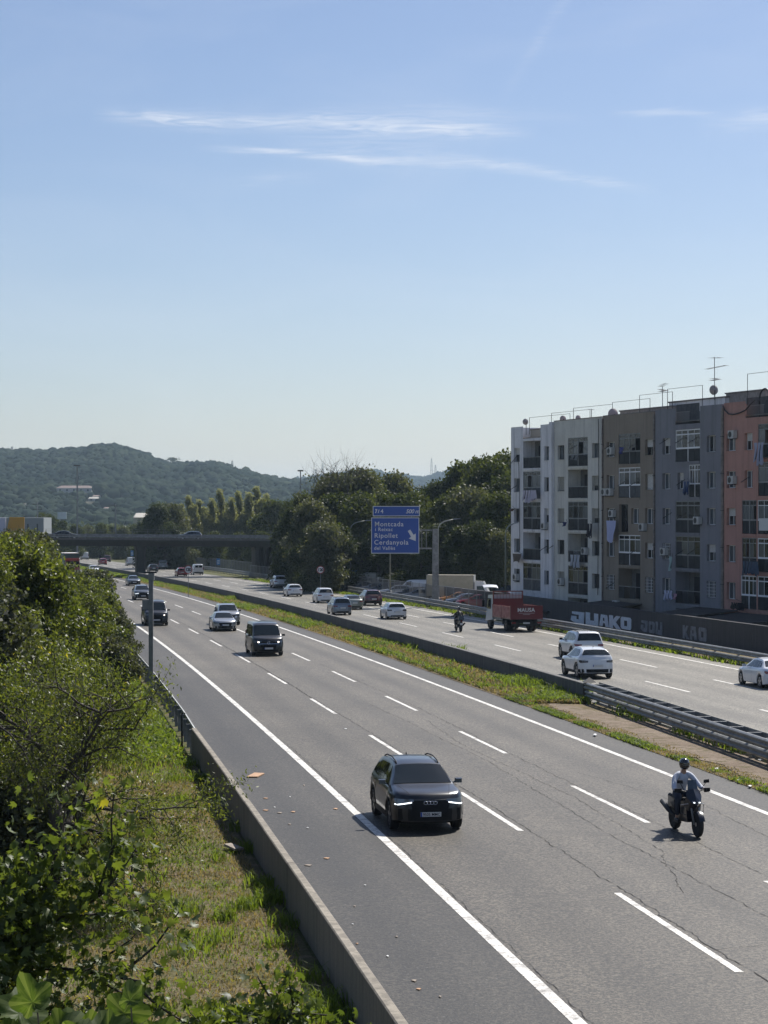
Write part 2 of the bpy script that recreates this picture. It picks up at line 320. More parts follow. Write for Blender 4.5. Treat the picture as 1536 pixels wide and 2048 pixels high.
# ------------------------------------------------------------------ numpy foliage
def np_mesh(name, V, Fc, mat_, rnd=None, smooth=False):
    me = bpy.data.meshes.new(name); nv, nf, k = len(V), len(Fc), Fc.shape[1]
    me.vertices.add(nv); me.vertices.foreach_set('co', V.astype(np.float32).ravel())
    me.loops.add(nf * k); me.loops.foreach_set('vertex_index', Fc.astype(np.int32).ravel())
    me.polygons.add(nf); me.polygons.foreach_set('loop_start', (np.arange(nf) * k).astype(np.int32)); me.polygons.foreach_set('loop_total', np.full(nf, k, np.int32))
    if smooth: me.polygons.foreach_set('use_smooth', np.ones(nf, bool))
    me.update(calc_edges=True)
    if rnd is not None:
        a = me.attributes.new('rnd', 'FLOAT', 'FACE'); a.data.foreach_set('value', rnd.astype(np.float32))
    me.materials.append(mat_); return me
TPL = {
 'quad': (np.array([(0,0,0),(.42,.5,.10),(0,1,0),(-.42,.5,.10)], float), [(0,1,2,3)]),
 'long': (np.array([(0,0,0),(.16,.45,.05),(0,1,-.08),(-.16,.45,.05)], float), [(0,1,2,3)]),
 'oval': (np.array([(0,0,0),(.30,.28,.05),(.26,.70,.03),(0,1,-.08),(-.26,.70,.03),(-.30,.28,.05),(0,.5,-.04)], float), [(0,1,6,6),(1,2,6,6),(2,3,6,6),(3,4,6,6),(4,5,6,6),(5,0,6,6)]),
 'lobed': (np.array([(0,0,0),(.30,.02,.05),(.52,.38,.10),(.24,.40,0),(.34,.80,.07),(.10,.55,-.02),(0,1.05,-.10),(-.10,.55,-.02),(-.34,.80,.07),(-.24,.40,0),(-.52,.38,.10),(-.30,.02,.05),(0,.3,-.07)], float),
           [(0,1,12),(1,2,12),(2,3,12),(3,4,5),(3,5,12),(5,6,7),(12,5,7),(7,8,9),(12,7,9),(9,10,12),(10,11,12),(11,0,12)]),
}
def rot_mats(n, rng, droop=.5, up=.0):
    # random leaf frames: direction biased outward / down, normal biased up
    d = rng.normal(size=(n, 3)); d[:, 2] -= droop; d /= np.linalg.norm(d, axis=1)[:, None]
    nrm = rng.normal(size=(n, 3)); nrm[:, 2] += up; x = np.cross(d, nrm); x /= (np.linalg.norm(x, axis=1)[:, None] + 1e-9); z = np.cross(x, d)
    return np.stack([x, d, z], axis=2)
def leaves(name, P, size, tpl, mat_, rng, droop=.4, up=.6, sizevar=.35, rnd=None):
    n = len(P); T, Fs = TPL[tpl]; m = len(T)
    S = size * (1 + sizevar * rng.uniform(-1, 1, n)); Rm = rot_mats(n, rng, droop, up)
    V = np.einsum('nij,mj->nmi', Rm, T) * S[:, None, None] + P[:, None, :]
    fs = [f for f in Fs]; k = max(len(f) for f in fs)
    if tpl == 'oval': fs = [f[:3] for f in fs]; k = 3
    Fa = np.array(fs); Fc = (Fa[None] + (np.arange(n) * m)[:, None, None]).reshape(-1, k)
    if rnd is None: rnd = rng.uniform(0, 1, n)
    return np_mesh(name, V.reshape(-1, 3), Fc, mat_, np.repeat(rnd, len(fs)))
def branches(rng, start, direc, length, rad, levels, n_child=4, gnarl=.25, up=.15, spread=.8, mb=None, tips=None, seg=5, tip_lv=0, droop=0.0):
    pts = [Vector(start)]; d = Vector(direc).normalized()
    for i in range(seg):
        d = (d + Vector(rng.normal(size=3)) * gnarl + Vector((0, 0, up - droop * (i / seg)))).normalized(); pts.append(pts[-1] + d * length / seg)
    rads = [rad * (1 - .6 * i / seg) for i in range(seg + 1)]
    mb.tube(pts, rads, 6 if rad > .03 else 4, cap=False)
    if levels <= 0: tips.extend([(p, d) for p in pts[1:]]); return
    if levels <= tip_lv: tips.extend([(p, d) for p in pts[2:]])
    for c in range(n_child):
        f = .35 + .65 * (c + rng.uniform(0, .8)) / n_child; i = min(seg - 1, int(f * seg)); p = pts[i].lerp(pts[i+1], f * seg - i) if f < 1 else pts[-1]
        t = Vector(rng.normal(size=3)); t = (t - t.dot(d) * d).normalized(); nd = (d * (1 - spread * .5) + t * spread + Vector((0, 0, up * .5))).normalized()
        branches(rng, p, nd, length * rng.uniform(.55, .8), rad * .5, levels - 1, n_child, gnarl, up, spread, mb, tips, max(3, seg - 1), tip_lv, droop)
def lumpy_crown(rng, n, clumps):          # clumps: (cx,cy,cz,rx,ry,rz); leaves in uneven shells
    w_ = np.array([c[3] * c[4] + c[3] * c[5] for c in clumps]); w_ = w_ / w_.sum(); idx = rng.choice(len(clumps), n, p=w_); C = np.array(clumps)[idx]
    d = rng.normal(size=(n, 3)); d /= np.linalg.norm(d, axis=1)[:, None]
    r = rng.uniform(.45, 1, n)**.6 * (1 + .16 * rng.normal(size=n))
    return C[:, :3] + d * r[:, None] * C[:, 3:]
def make_tree(name, seed, height, crown_r, crown_z0, nleaf, size, tpl, lmat, bark=BARK, ncl=14, trunk_r=.16, column=False, gap=.15, shoots=0):
    rng = np.random.default_rng(seed); mb = MB(); top = height; zc0 = crown_z0
    cl = []
    for i in range(ncl):
        t = (i + rng.uniform(0, 1)) / ncl; z = zc0 + (top - zc0) * t
        rr = crown_r * ((math.sin(math.pi * min(1, .22 + t * .78))**.7) if not column else min(1, .45 + t * 4, (1 - t) * 1.5 + .30))
        a = rng.uniform(0, 6.28); q = rng.uniform(.35, .8) * (rr - .2)
        s = crown_r * rng.uniform(.30, .52) * (1 if not column else 1.05 * max(.5, rr / crown_r))
        cl.append((math.cos(a) * q, math.sin(a) * q, min(z, top - s * .7), s, s * rng.uniform(.8, 1.1), s * rng.uniform(.55, .9) * (1.6 if column else 1)))
    pts = [Vector((0, 0, -.3))]; 
    for i in range(6): pts.append(Vector((rng.normal() * .12 * i, rng.normal() * .12 * i, height * .8 * (i + 1) / 6)))
    mb.tube(pts, [trunk_r * (1 - .13 * i) for i in range(7)], 7)
    for c in cl:
        b = pts[max(1, min(5, int(c[2] / (height * .8) * 6) - 1))]; e = Vector(c[:3])
        mid = b.lerp(e, .5) + Vector((0, 0, -.15)); mb.tube([b, mid, e], [trunk_r * .35, trunk_r * .22, trunk_r * .08], 5, cap=False)
    P = lumpy_crown(rng, nleaf, cl); P = P[P[:, 2] > .1]
    # low frequency gaps
    if shoots:
        Q = []; sc_ = height / 6.6
        for _ in range(shoots):
            c = cl[rng.integers(len(cl))]; d = rng.normal(size=3); d[2] = abs(d[2]) * .7 + .25; d /= np.linalg.norm(d); b0 = np.array(c[:3]) + d * np.array(c[3:]) * .8; dr = d * .55 + np.array([0, 0, .75]) + rng.normal(size=3) * .25; dr /= np.linalg.norm(dr); ln = rng.uniform(.35, 1.15) * max(.5, sc_); n_ = int(ln * 26)
            t_ = rng.uniform(0, 1, n_)[:, None]; Q.append(b0 + dr * t_ * ln + np.array([0, 0, -.25]) * t_**2 * ln + rng.normal(size=(n_, 3)) * .045)
            mb.tube([tuple(b0), tuple(b0 + dr * ln * .95)], [.012, .005], 3, False)
        Q = np.concatenate(Q)
    ph = rng.uniform(0, 6, 3); gq = np.sin(P[:, 0] * 2.3 + ph[0]) * np.sin(P[:, 1] * 2.1 + ph[1]) * np.sin(P[:, 2] * 2.6 + ph[2]); P = P[gq > -1 + gap * 4 * rng.uniform(.3, 1, len(P))]
    if shoots: P = np.concatenate([P, Q])
    rnd = np.clip(.5 + .25 * np.sin(P[:, 0] * 1.1 + ph[1]) * np.sin(P[:, 2] * 1.3 + ph[0]) + .25 * rng.normal(size=len(P)), 0, .95); rnd[rng.uniform(0, 1, len(P)) < .004] = 1
    return leaves(name + '_crown', P, size, tpl, lmat, rng, rnd=rnd), mb.mesh(name + '_trunk', bark, True)
def place_tree(name, meshes, loc, rz, s, label, cat='tree', group=None, sz=None):
    t = empty(name, loc, rz, label, cat, group); t.scale = (s, s, sz if sz else s)
    link('crown', meshes[0], t); link('trunk', meshes[1], t); return t

# ------------------------------------------------------------------ terrain
def lerp_tab(tab, x):
    if x <= tab[0][0]: return tab[0][1]
    for (a, b), (c, d) in zip(tab, tab[1:]):
        if x <= c: return b + (d - b) * (x - a) / (c - a)
    return tab[-1][1]
RIDGE1 = [(-3000, 930), (-1200, 900), (-300, 918), (0, 912), (60, 913), (120, 912), (160, 907), (200, 900), (240, 904), (280, 915), (310, 929), (340, 939), (380, 937), (430, 936), (470, 947), (520, 959), (560, 969), (640, 973), (720, 982), (800, 996), (900, 1006), (1100, 1010), (2000, 1000), (4000, 960)]
RIDGE2 = [(-3000, 1000), (0, 1000), (400, 985), (560, 970), (640, 958), (700, 950), (745, 948), (800, 957), (850, 962), (885, 950), (930, 938), (1000, 930), (1300, 940), (2500, 960), (4000, 950)]
def sstep(a, b, x):
    t = min(1, max(0, (x - a) / (b - a))); return t * t * (3 - 2 * t)
def ground_z(X, Y):
    yy = min(max(Y, -60), 700); z = zr(yy)
    if Y > 900:
        xp = 768 + F * X / Y
        z1 = CH + (1019 - lerp_tab(RIDGE1, xp)) / F * 2400 - z; z2 = CH + (1019 - lerp_tab(RIDGE2, xp)) / F * 4600 - z
        nz = mnoise.noise(Vector((X * .004, Y * .004, 0))) * 14 + mnoise.noise(Vector((X * .011, Y * .011, 3))) * 6
        up = sstep(1050, 2400, Y); k = up * up * .45 + up * .55
        if Y <= 2400: z += z1 * k + nz * up * (1 - up) * 3.2
        elif Y <= 4600: z += max(z1 * (1 - sstep(2400, 3300, Y) * .8), z2 * sstep(2900, 4600, Y))
        else: z += z2 * (1 - .6 * sstep(4600, 7500, Y))
    else:
        z += .25 * mnoise.noise(Vector((X * .05, Y * .05, 0))) * sstep(14, 40, abs(X - cc(Y) - 6))
    return z
def terrain():
    ys = [-60, -30, -10] + list(np.arange(0, 120, 6)) + list(np.arange(120, 420, 12)) + list(np.arange(420, 1000, 30)) + list(np.arange(1000, 2600, 45)) + list(np.arange(2600, 4800, 130)) + [5000, 5600, 6400, 7400, 8500]
    q = [-3.2, -2.2, -1.5, -1.0, -.7, -.5, -.4] + list(np.arange(-.34, .35, .012)) + [.4, .5, .7, 1.0, 1.5, 2.2, 3.2]
    rows = []
    for Y in ys:
        base = max(Y, 60) + 60
        rows.append([(X, Y, ground_z(X, Y) - .06) for X in (math.copysign(min(abs(qq * base), 4700 + 80 * abs(qq)), qq) for qq in q)])
    mb = MB(); mb.grid(rows); me = mb.mesh('terrain', GROUND, True)
    me.materials.append(HILLG)
    for p in me.polygons:
        if p.center.y > 1000: p.material_index = 1
    tag(link('terrain', me), kind='structure')
terrain()

def strip(name, o0, o1, y0, y1, dz, m, parent=None, step=3.0, cols=1, kind='structure', jag=0.0):
    mb = MB(); uv = []; rows = []
    n = max(1, int((y1 - y0) / step)); rng = random.Random(5)
    for i in range(n + 1):
        Y = y0 + (y1 - y0) * i / n; a = o0(Y) if callable(o0) else o0; b = o1(Y) if callable(o1) else o1
        j0 = rng.uniform(-jag, jag); j1 = rng.uniform(-jag, jag); r = []
        for k in range(cols + 1):
            t = k / cols; o = a + j0 * (1 - t) + (b + j1 * t - a) * t if jag else a + (b - a) * t
            r.append(rd(Y, o, dz)); uv.append((o, Y))
        rows.append(r)
    nb = cols + 1; V = [tuple(p) for r in rows for p in r]; Fs = [(i*nb+k, i*nb+k+1, (i+1)*nb+k+1, (i+1)*nb+k) for i in range(n) for k in range(cols)]
    me = bpy.data.meshes.new(name); me.from_pydata(V, [], Fs); me.update(); u = me.uv_layers.new(name='UVMap')
    for l in me.loops: u.data[l.index].uv = uv[l.vertex_index]
    me.materials.append(m); o = link(name, me, parent)
    if kind and parent is None: o['kind'] = kind
    return o
YF = 760.0
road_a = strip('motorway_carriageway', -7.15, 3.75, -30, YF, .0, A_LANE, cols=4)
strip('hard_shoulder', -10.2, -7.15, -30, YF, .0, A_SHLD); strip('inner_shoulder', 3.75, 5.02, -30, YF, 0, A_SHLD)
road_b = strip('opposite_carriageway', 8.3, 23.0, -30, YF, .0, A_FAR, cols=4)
strip('median_verge', 5.02, 8.3, -30, YF, .015, MEDIAN, cols=3)
strip('dirt_path', lambda Y: 5.55 + .22 * math.sin(Y * .21) + .2 * math.sin(Y * .67) + .8 * sstep(82, 96, Y), lambda Y: 7.75 + .2 * math.sin(Y * .33) - 1.0 * sstep(82, 96, Y), 20, 96, .035, DIRT, cols=4, step=.7, jag=.14)
strip('grass_verge', lambda Y: -10.55 - 16, -10.55, -30, 100, -.03, VERGE, cols=6)
strip('roadside_verge', 23.0, 30.5, -30, 330, .01, MEDIAN, cols=3)
strip('yard_ground', 30.5, 75, 150, 330, .0, LOTG, cols=4)
# painted lines: long edge lines and single dashes
strip('edge_line', -7.25, -7.03, 10, YF, .006, PAINTW, road_a, 1.5)
strip('edge_line', 3.52, 3.72, 10, YF, .006, PAINTW, road_a, 1.5)
strip('edge_line', lambda Y: 21.75 - .0035 * max(0, Y - 140), lambda Y: 21.93 - .0035 * max(0, Y - 140), 60, YF, .006, PAINTW, road_b, 2.5)
for off, y0, par in ((-3.55, 36.1, road_a), (0.0, 54.6, road_a)):
    k = -2
    while True:
        a = y0 + 17 * k
        if a > 620: break
        if a > 12: strip('lane_dash', off - .075, off + .075, a, a + 7.9, .006, PAINTW, par, 2.0)
        k += 1
for off, y0 in ((14.35, 98.9), (18.05, 99.9)):
    k = -3
    while True:
        a = y0 + 16.9 * k
        if a > 620: break
        strip('lane_dash', off - .08, off + .08, a, a + 7.2, .006, PAINTW, road_b, 2.0); k += 1
# cracks in the asphalt
CRK = mat('crack', (.024, .022, .020), .9)
def crack(pts, wd, mb):
    rng = random.Random(len(mb.v) + 3); P = []
    for (o0, y0), (o1, y1) in zip(pts, pts[1:]):
        n = max(2, int(abs(y1 - y0) / .22 + abs(o1 - o0) / .16))
        for i in range(n): P.append((o0 + (o1 - o0) * i / n, y0 + (y1 - y0) * i / n))
    P.append(pts[-1]); drift = 0; rows = []
    for i, (o, y) in enumerate(P):
        drift = drift * .85 + rng.uniform(-.02, .02); j = drift + rng.uniform(-.028, .028) + .05 * mnoise.noise(Vector((o * 3, y * .9, 1)))
        ww = wd * rng.uniform(.05, .62)
        dx, dy = (P[min(i+1, len(P)-1)][0] - P[max(i-1, 0)][0], P[min(i+1, len(P)-1)][1] - P[max(i-1, 0)][1]); L = math.hypot(dx, dy) + 1e-9; nx, ny = dy / L, -dx / L
        rows.append([rd(y + ny * (j - ww / 2), o + nx * (j - ww / 2), .010), rd(y + ny * (j + ww / 2), o + nx * (j + ww / 2), .010)])
    mb.grid(rows)
mb = MB()
for pts, wd in (([(-3.35, 28), (-3.3, 58), (-3.45, 90), (-3.3, 150)], .05), ([(-3.45, 95), (-3.2, 180)], .09), ([(-1.3, 33), (-1.5, 52), (-1.1, 70), (-1.4, 92)], .035), ([(.25, 33), (.2, 55), (.1, 66), (.3, 90), (0.2, 120)], .04),
                ([(-6.95, 30), (-6.98, 60), (-6.9, 75)], .035), ([(-2.2, 44), (-1.0, 50), (-.6, 60), (-.9, 74), (-.4, 84)], .035), ([(2.2, 30), (1.9, 46), (2.5, 58)], .03),
                ([(-3.3, 51.8), (-1.2, 52.5), (.4, 52)], .035), ([(.2, 45), (2.0, 46), (3.4, 45.4)], .03), ([(-6.8, 68.5), (-5.2, 69.0), (-3.7, 68.3)], .04), ([(-3.2, 60.5), (-1.4, 61.5), (.1, 61)], .03),
                ([(-3.4, 38), (-1.2, 39), (2.8, 37.6)], .03), ([(-3.5, 72), (-1.6, 71.4), (.2, 73)], .03), ([(-6.5, 96), (-3.6, 95.4), (-1, 96.4)], .035), ([(-5.6, 82), (-3.7, 82.6)], .03), ([(.1, 88), (2.6, 89), (3.6, 88.2)], .03),
                ([(1.0, 66), (1.9, 60), (1.5, 54)], .03), ([(-3.2, 113), (0, 112.4)], .04), ([(-10, 88), (-7.3, 88.6)], .03)):
    crack(pts, wd, mb)
mb.build('asphalt_crack', CRK, road_a)

# ------------------------------------------------------------------ concrete wall and steel rail on the left
def wall_run(name, o_in, o_out, y0, y1, h, m, base=-.15, seglen=5.0, label=None, cat='wall', taper=0.0, far_taper=None):
    root = empty(name, rd(y0, o_in, 0), 0, label, cat); L0 = root.location.copy(); n = max(1, int(round((y1 - y0) / seglen))); rng = random.Random(3)
    for i in range(n):
        a = y0 + (y1 - y0) * i / n + .004; b = y0 + (y1 - y0) * (i + 1) / n - .004; q = 2 if seglen < 8 else 3
        mb = MB(); rows = []; dh = rng.uniform(-.004, .004); do = rng.uniform(-.004, .004)
        for k in range(q + 1):
            Y = a + (b - a) * k / q; hh = h + dh
            rows.append([rd(Y, o_in - taper + do, base) - L0, rd(Y, o_in + do, hh - .02) - L0, rd(Y, o_in + .02 + do, hh) - L0, rd(Y, o_out - .02 + do, hh) - L0, rd(Y, o_out + do, hh - .02) - L0, rd(Y, o_out + taper + do, base) - L0])
        mb.grid(rows); mb.f.append(tuple(range(6))); e = len(mb.v) - 6; mb.f.append(tuple(range(e, e + 6))[::-1])
        mb.build('wall_panel', m, root)
    return root
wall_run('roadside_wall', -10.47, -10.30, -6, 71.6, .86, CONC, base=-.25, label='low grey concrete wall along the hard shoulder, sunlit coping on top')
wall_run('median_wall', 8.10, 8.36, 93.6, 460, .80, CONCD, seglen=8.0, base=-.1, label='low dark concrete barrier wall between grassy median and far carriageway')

def rail(name, pts, label, post_step, face=1, h=.75, double=False, lower=None, postlen=1.0, mats=(GALV, GALVD), group=None):
    """W-beam rail through road points (Y, o); the beam faces +o when face=1"""
    root = empty(name, rd(pts[0][0], pts[0][1], 0), 0, label, 'guard rail', group); L0 = root.location.copy()
    prof = [(0, -.155), (.035, -.14), (.075, -.10), (.075, -.06), (.01, -.015), (.01, .015), (.075, .06), (.075, .10), (.035, .14), (0, .155)]
    def off(Y): return lerp_tab([(p[0], p[1]) for p in pts], Y)
    y0, y1 = pts[0][0], pts[-1][0]
    def beam(dz, sgn, osh, nm):
        for a0 in np.arange(y0, y1 - .5, 16.0):
            a1 = min(a0 + 16.0, y1); rows = []; nn = max(1, int((a1 - a0) / 2))
            for i in range(nn + 1):
                Y = a0 + (a1 - a0 - .02) * i / nn
                rows.append([rd(Y, off(Y) + sgn * (osh + p), dz + q) - L0 for p, q in prof] + [rd(Y, off(Y) + sgn * (osh - .012), dz + q) - L0 for q in (.155, -.155)])
            mb = MB(); mb.grid([r + [r[0]] for r in rows]); mb.build(nm, mats[0], root, True, 35)
    beam(h - .155, face, .30 if double else .10, 'beam')
    if double: beam(h - .155, -face, .30, 'beam')
    if lower: beam(lower, face, .26 if double else .08, 'lower_beam')
    if lower and double: beam(lower, -face, .26, 'lower_beam')
    # posts share one mesh
    pm = MB(); pm.box(-.055, .055, -.03, .03, -.5, h - .02); pm.box(-.29 if double else -.075, .29 if double else .075, -.05, .05, h - .28, h - .02); pme = pm.mesh('rail_post', mats[1])
    k = 0
    for Y in np.arange(y0 + .3, y1, post_step):
        if k >= 290: break
        o = link('post', pme, root, rd(Y, off(Y), 0) - L0, (0, 0, -math.atan(cd(Y)))); k += 1
    return root
rail('guard_rail', [(71.9, -10.42), (80, -10.32), (100, -10.25), (190, -10.2), (330, -10.2)], 'steel guard rail with close posts continuing the left wall past the lamp post', 2.0, face=1, h=.78)
rail('guard_rail', [(24, 6.6), (60, 7.5), (68, 7.75), (81, 8.15), (93.4, 8.45)], 'double steel guard rail in the median starting where the dark barrier wall ends', 2.0, face=-1, h=.86, double=True, lower=.34)
rail('guard_rail', [(84, 23.8), (128, 23.6), (165, 23.4), (190, 24.1), (212, 24.3), (260, 24.9), (315, 26.2), (365, 27.0), (520, 30), (700, 42)], 'long steel guard rail bending away along the far side of the motorway', 4.0, face=-1, h=.82, lower=.30)
mb = MB()                                 # steel end plate on top of the barrier wall end
root = empty('rail_end_cap', rd(93.3, 8.3, .86), 0, 'small dark steel wedge where the median rail meets the barrier wall', 'rail end')
mb.add([(-.3, -.3, 0), (.3, -.3, 0), (.25, .35, 0), (-.25, .35, 0), (0, 0, .22)], [(0, 3, 2, 1), (0, 1, 4), (1, 2, 4), (2, 3, 4), (3, 0, 4)]); mb.build('wedge', METD, root)

# ------------------------------------------------------------------ overpass
def overpass():
    Yc = 348.0; zt = 3.25; th = math.radians(9)
    root = empty('road_overpass', (-39.2, 343.5, zr(343.5)), th, 'dark concrete road bridge crossing over the motorway', 'bridge'); g = zr(343.5)
    fall = .0088
    def blk(nm, x0, x1, y0, y1, z0, z1, m):
        p = [(x0, y0, z0 - fall * x0), (x1, y0, z0 - fall * x1), (x1, y1, z0 - fall * x1), (x0, y1, z0 - fall * x0), (x0, y0, z1 - fall * x0), (x1, y0, z1 - fall * x1), (x1, y1, z1 - fall * x1), (x0, y1, z1 - fall * x0)]
        return MB().hexa(p).build(nm, m, root)
    X0, X1 = -70, 21.5
    blk('girder', X0, X1, .6, 8.6, 5.02, 5.72, CONCB); blk('deck_slab', X0, X1, 0, 9.4, 5.725, 6.02, CONCB)
    blk('kerb', X0, X1, .0, .35, 6.025, 6.25, CONCD); blk('kerb', X0, X1, 9.05, 9.4, 6.025, 6.25, CONCD)
    for yy in (.15, 9.2):
        for zz in (6.52, 6.78): blk('railing_bar', X0, X1, yy, yy + .06, zz - .09, zz + .09, GALVD)
        for x in np.arange(X0 + 1, X1, 2.5): blk('railing_post', x, x + .08, yy + .07, yy + .15, 6.255, 6.90, GALVD)
    # light mesh fence above the railing
    mb = MB()
    for zz in (7.4, 7.7): mb.box(X0, X1, .24, .26, zz, zz + .02)
    for x in np.arange(X0 + 1, X1, 2.5): mb.box(x, x + .04, .23, .27, 6.25, 7.75)
    for v in range(len(mb.v)): x, y, z = mb.v[v]; mb.v[v] = (x, y, z - fall * x)
    mb.build('safety_fence', GALVD, root)
    def pier(x, wx):
        rows = []
        for z in (-.6, 4.2, 5.02):
            e = .25 if z > 4.9 else 0; rows.append([(x - wx - e, 1.3, z), (x - wx + .2 - e, .9, z), (x + wx - .2 + e, .9, z), (x + wx + e, 1.3, z), (x + wx + e, 7.8, z), (x + wx - .2 + e, 8.2, z), (x - wx + .2 - e, 8.2, z), (x - wx - e, 7.8, z), (x - wx - e, 1.3, z)])
        mb = MB(); mb.grid(rows); mb.build('pier', CONCB, root)
    pier(0, .72); pier(19.0, .42); pier(20.2, .38)
    mb = MB(); mb.hexa([(19.4, 2, -1), (26, 2, -1), (26, 8, -1), (19.4, 8, -1), (21.5, 2, 4.8), (26, 2, 4.8), (26, 8, 4.8), (21.5, 8, 4.8)]); mb.build('abutment', CONCD, root)
    mb = MB(); mb.hexa([(21.5, 0, -1), (60, 0, -1), (60, 9.4, -1), (21.5, 9.4, -1), (21.5, 0, 5.8), (60, 0, 5.6), (60, 9.4, 5.6), (21.5, 9.4, 5.8)]); mb.build('embankment', GROUND, root)
    return root
bridge = overpass()
def on_bridge(x, yoff=2.6):
    th = math.radians(9); z = 6.03 - .0088 * x
    return (-39.2 + x * math.cos(th) - yoff * math.sin(th), 343.5 + x * math.sin(th) + yoff * math.cos(th), zr(343.5) + z)

# ------------------------------------------------------------------ vehicles
def tab(t, x): return lerp_tab(t, x)
def smooth_tab(t, x):
    return (tab(t, x - .05) + 2 * tab(t, x) + tab(t, x + .05)) / 4
class Car:
    def __init__(s, **k):
        s.__dict__.update(dict(zb=.24, kf=.38, kr=.22, Rw=.33, tw=.22, wr=.60, lf=[(0, .06), (.3, .0), (.6, .0), (.9, .06), (1.2, .15)], lr=[(0, .05), (.35, 0), (.7, .02), (1.0, .06), (1.9, .12)],
                               cladding=False, rails=False, wf0=.90, wr0=.92, style='hatch', rlights='block'))
        s.__dict__.update(k)
    def sec(s, u):
        W2 = s.W / 2 * min(1, s.wf0 + (1 - s.wf0) * min(1, max(0, u) / .55)**.6) * min(1, s.wr0 + (1 - s.wr0) * min(1, max(0, s.L - u) / .5)**.6)
        zt = smooth_tab(s.top, u); zbl = min(smooth_tab(s.belt, u), zt - .03); zl = s.zb + .05 * max(0, 1 - u / .5) + .06 * max(0, 1 - (s.L - u) / .5)
        for a in (s.af, s.ar):
            Ra = s.Rw + .055; d = abs(u - a)
            if d < Ra: zl = max(zl, s.Rw + math.sqrt(Ra * Ra - d * d))
        h = zbl - zl; g = zt - zbl; k = min(1, max(0, g / (s.H - s.beltm))); wr = W2 * .90 * (1 - k) + s.wr * k * min(1, W2 / (s.W / 2) + .02)
        dr = .085 * min(1, g / .35)
        return [(0, zl), (W2 * .80, zl), (W2 * .965, zl + .03), (W2 * 1.0, zl + h * .40), (W2 * .992, zl + h * .62), (W2 * .968, zl + h * .80), (W2 * .955, zbl - .03), (W2 * .925, zbl),
                (W2 * .925 * .5 + wr * .5 + .012, zbl + (zt - dr - zbl) * .5), (wr, zt - dr), (wr * .94, zt - dr * .42), (wr * .62, zt - dr * .10), (0, zt)]
    def bul(s, u, y, z):
        r = min(1.05, abs(y) / (s.W / 2))
        return s.kf * r**3 * max(0, 1 - u / .9)**2 + tab(s.lf, z) * max(0, 1 - u / .4)**2 - (s.kr * r**3 * max(0, 1 - (s.L - u) / .8)**2 + tab(s.lr, z) * max(0, 1 - (s.L - u) / .35)**2)
    def pt(s, u, y, z): return (y, s.L / 2 - u - s.bul(u, y, z), z)
    def body(s):
        us = set([0, .03, .08, .15, .25, s.L, s.L - .03, s.L - .08, s.L - .15, s.L - .25] + [round(x, 3) for x in np.arange(0.35, s.L - .3, .13)])
        for a in (s.af, s.ar):
            Ra = s.Rw + .055
            for t in np.linspace(0, math.pi, 11): us.add(round(a + Ra * math.cos(t), 3))
        for x, _ in s.top: us.add(x)
        us = sorted(u for u in us if 0 <= u <= s.L); us = [u for i, u in enumerate(us) if i == 0 or u - us[i-1] > .012]
        mb = MB(); rows = []
        for u in us:
            h = s.sec(u); ring = [s.pt(u, y, z) for y, z in h] + [s.pt(u, -y, z) for y, z in h[-2:0:-1]]; rows.append(ring + [ring[0]])
        mb.grid(rows)
        for u, off in ((0, 0), (s.L, 0)):
            h = s.sec(u); rr = []
            for y, z in h: rr.append([s.pt(u, y * t, z) for t in np.linspace(-1, 1, 9)])
            mb.grid(rr)
        return mb.mesh('car_body', None, True, 38)
    def side_y(s, u, z):
        h = s.sec(u)[2:10]
        if z <= h[0][1]: return h[0][0]
        for (y0, z0), (y1, z1) in zip(h, h[1:]):
            if z <= z1: return y0 + (y1 - y0) * (z - z0) / max(1e-6, z1 - z0)
        return h[-1][0]
    def side(s, mb, c, sgn=1, off=.008, n=5):   # c: 4 (u,z) corners: front-low, rear-low, rear-high, front-high
        rows = []
        for i in range(n + 1):
            t = i / n; a = [c[0][k] * (1 - t) + c[3][k] * t for k in (0, 1)]; b = [c[1][k] * (1 - t) + c[2][k] * t for k in (0, 1)]; r = []
            for j in range(n + 1):
                q = j / n; u = a[0] * (1 - q) + b[0] * q; z = a[1] * (1 - q) + b[1] * q; y = (s.side_y(u, z) + off)
                r.append(s.pt(u, sgn * y, z))
            rows.append(r)
        mb.grid(rows); return mb
    def topp(s, mb, u0, u1, f0=.88, f1=.90, off=.010, n=6):
        rows = []
        for i in range(n + 1):
            u = u0 + (u1 - u0) * i / n; h = s.sec(u)[9:]; wr = h[0][0] * (f0 + (f1 - f0) * i / n); dz = (smooth_tab(s.top, u + .02) - smooth_tab(s.top, u - .02)) / .04; L = math.hypot(1, dz); r = []
            hy = [p[0] for p in h][::-1]; hz = [p[1] for p in h][::-1]
            for q in np.linspace(-1, 1, 9):
                y = q * wr; z = float(np.interp(abs(y), hy, hz)); p = s.pt(u, y, z); r.append((p[0], p[1] + off * dz / L, p[2] + off / L))
            rows.append(r)
        mb.grid(rows); return mb
    def face(s, mb, c, rear=False, off=.012, n=5):   # 4 (y,z) corners
        rows = []; u = s.L if rear else 0
        for i in range(n + 1):
            t = i / n; a = [c[0][k] * (1 - t) + c[3][k] * t for k in (0, 1)]; b = [c[1][k] * (1 - t) + c[2][k] * t for k in (0, 1)]; r = []
            for j in range(n + 1):
                q = j / n; y = a[0] * (1 - q) + b[0] * q; z = a[1] * (1 - q) + b[1] * q; p = s.pt(u, y, z); r.append((p[0], p[1] + (-off if rear else off), p[2]))
            rows.append(r)
        mb.grid(rows); return mb
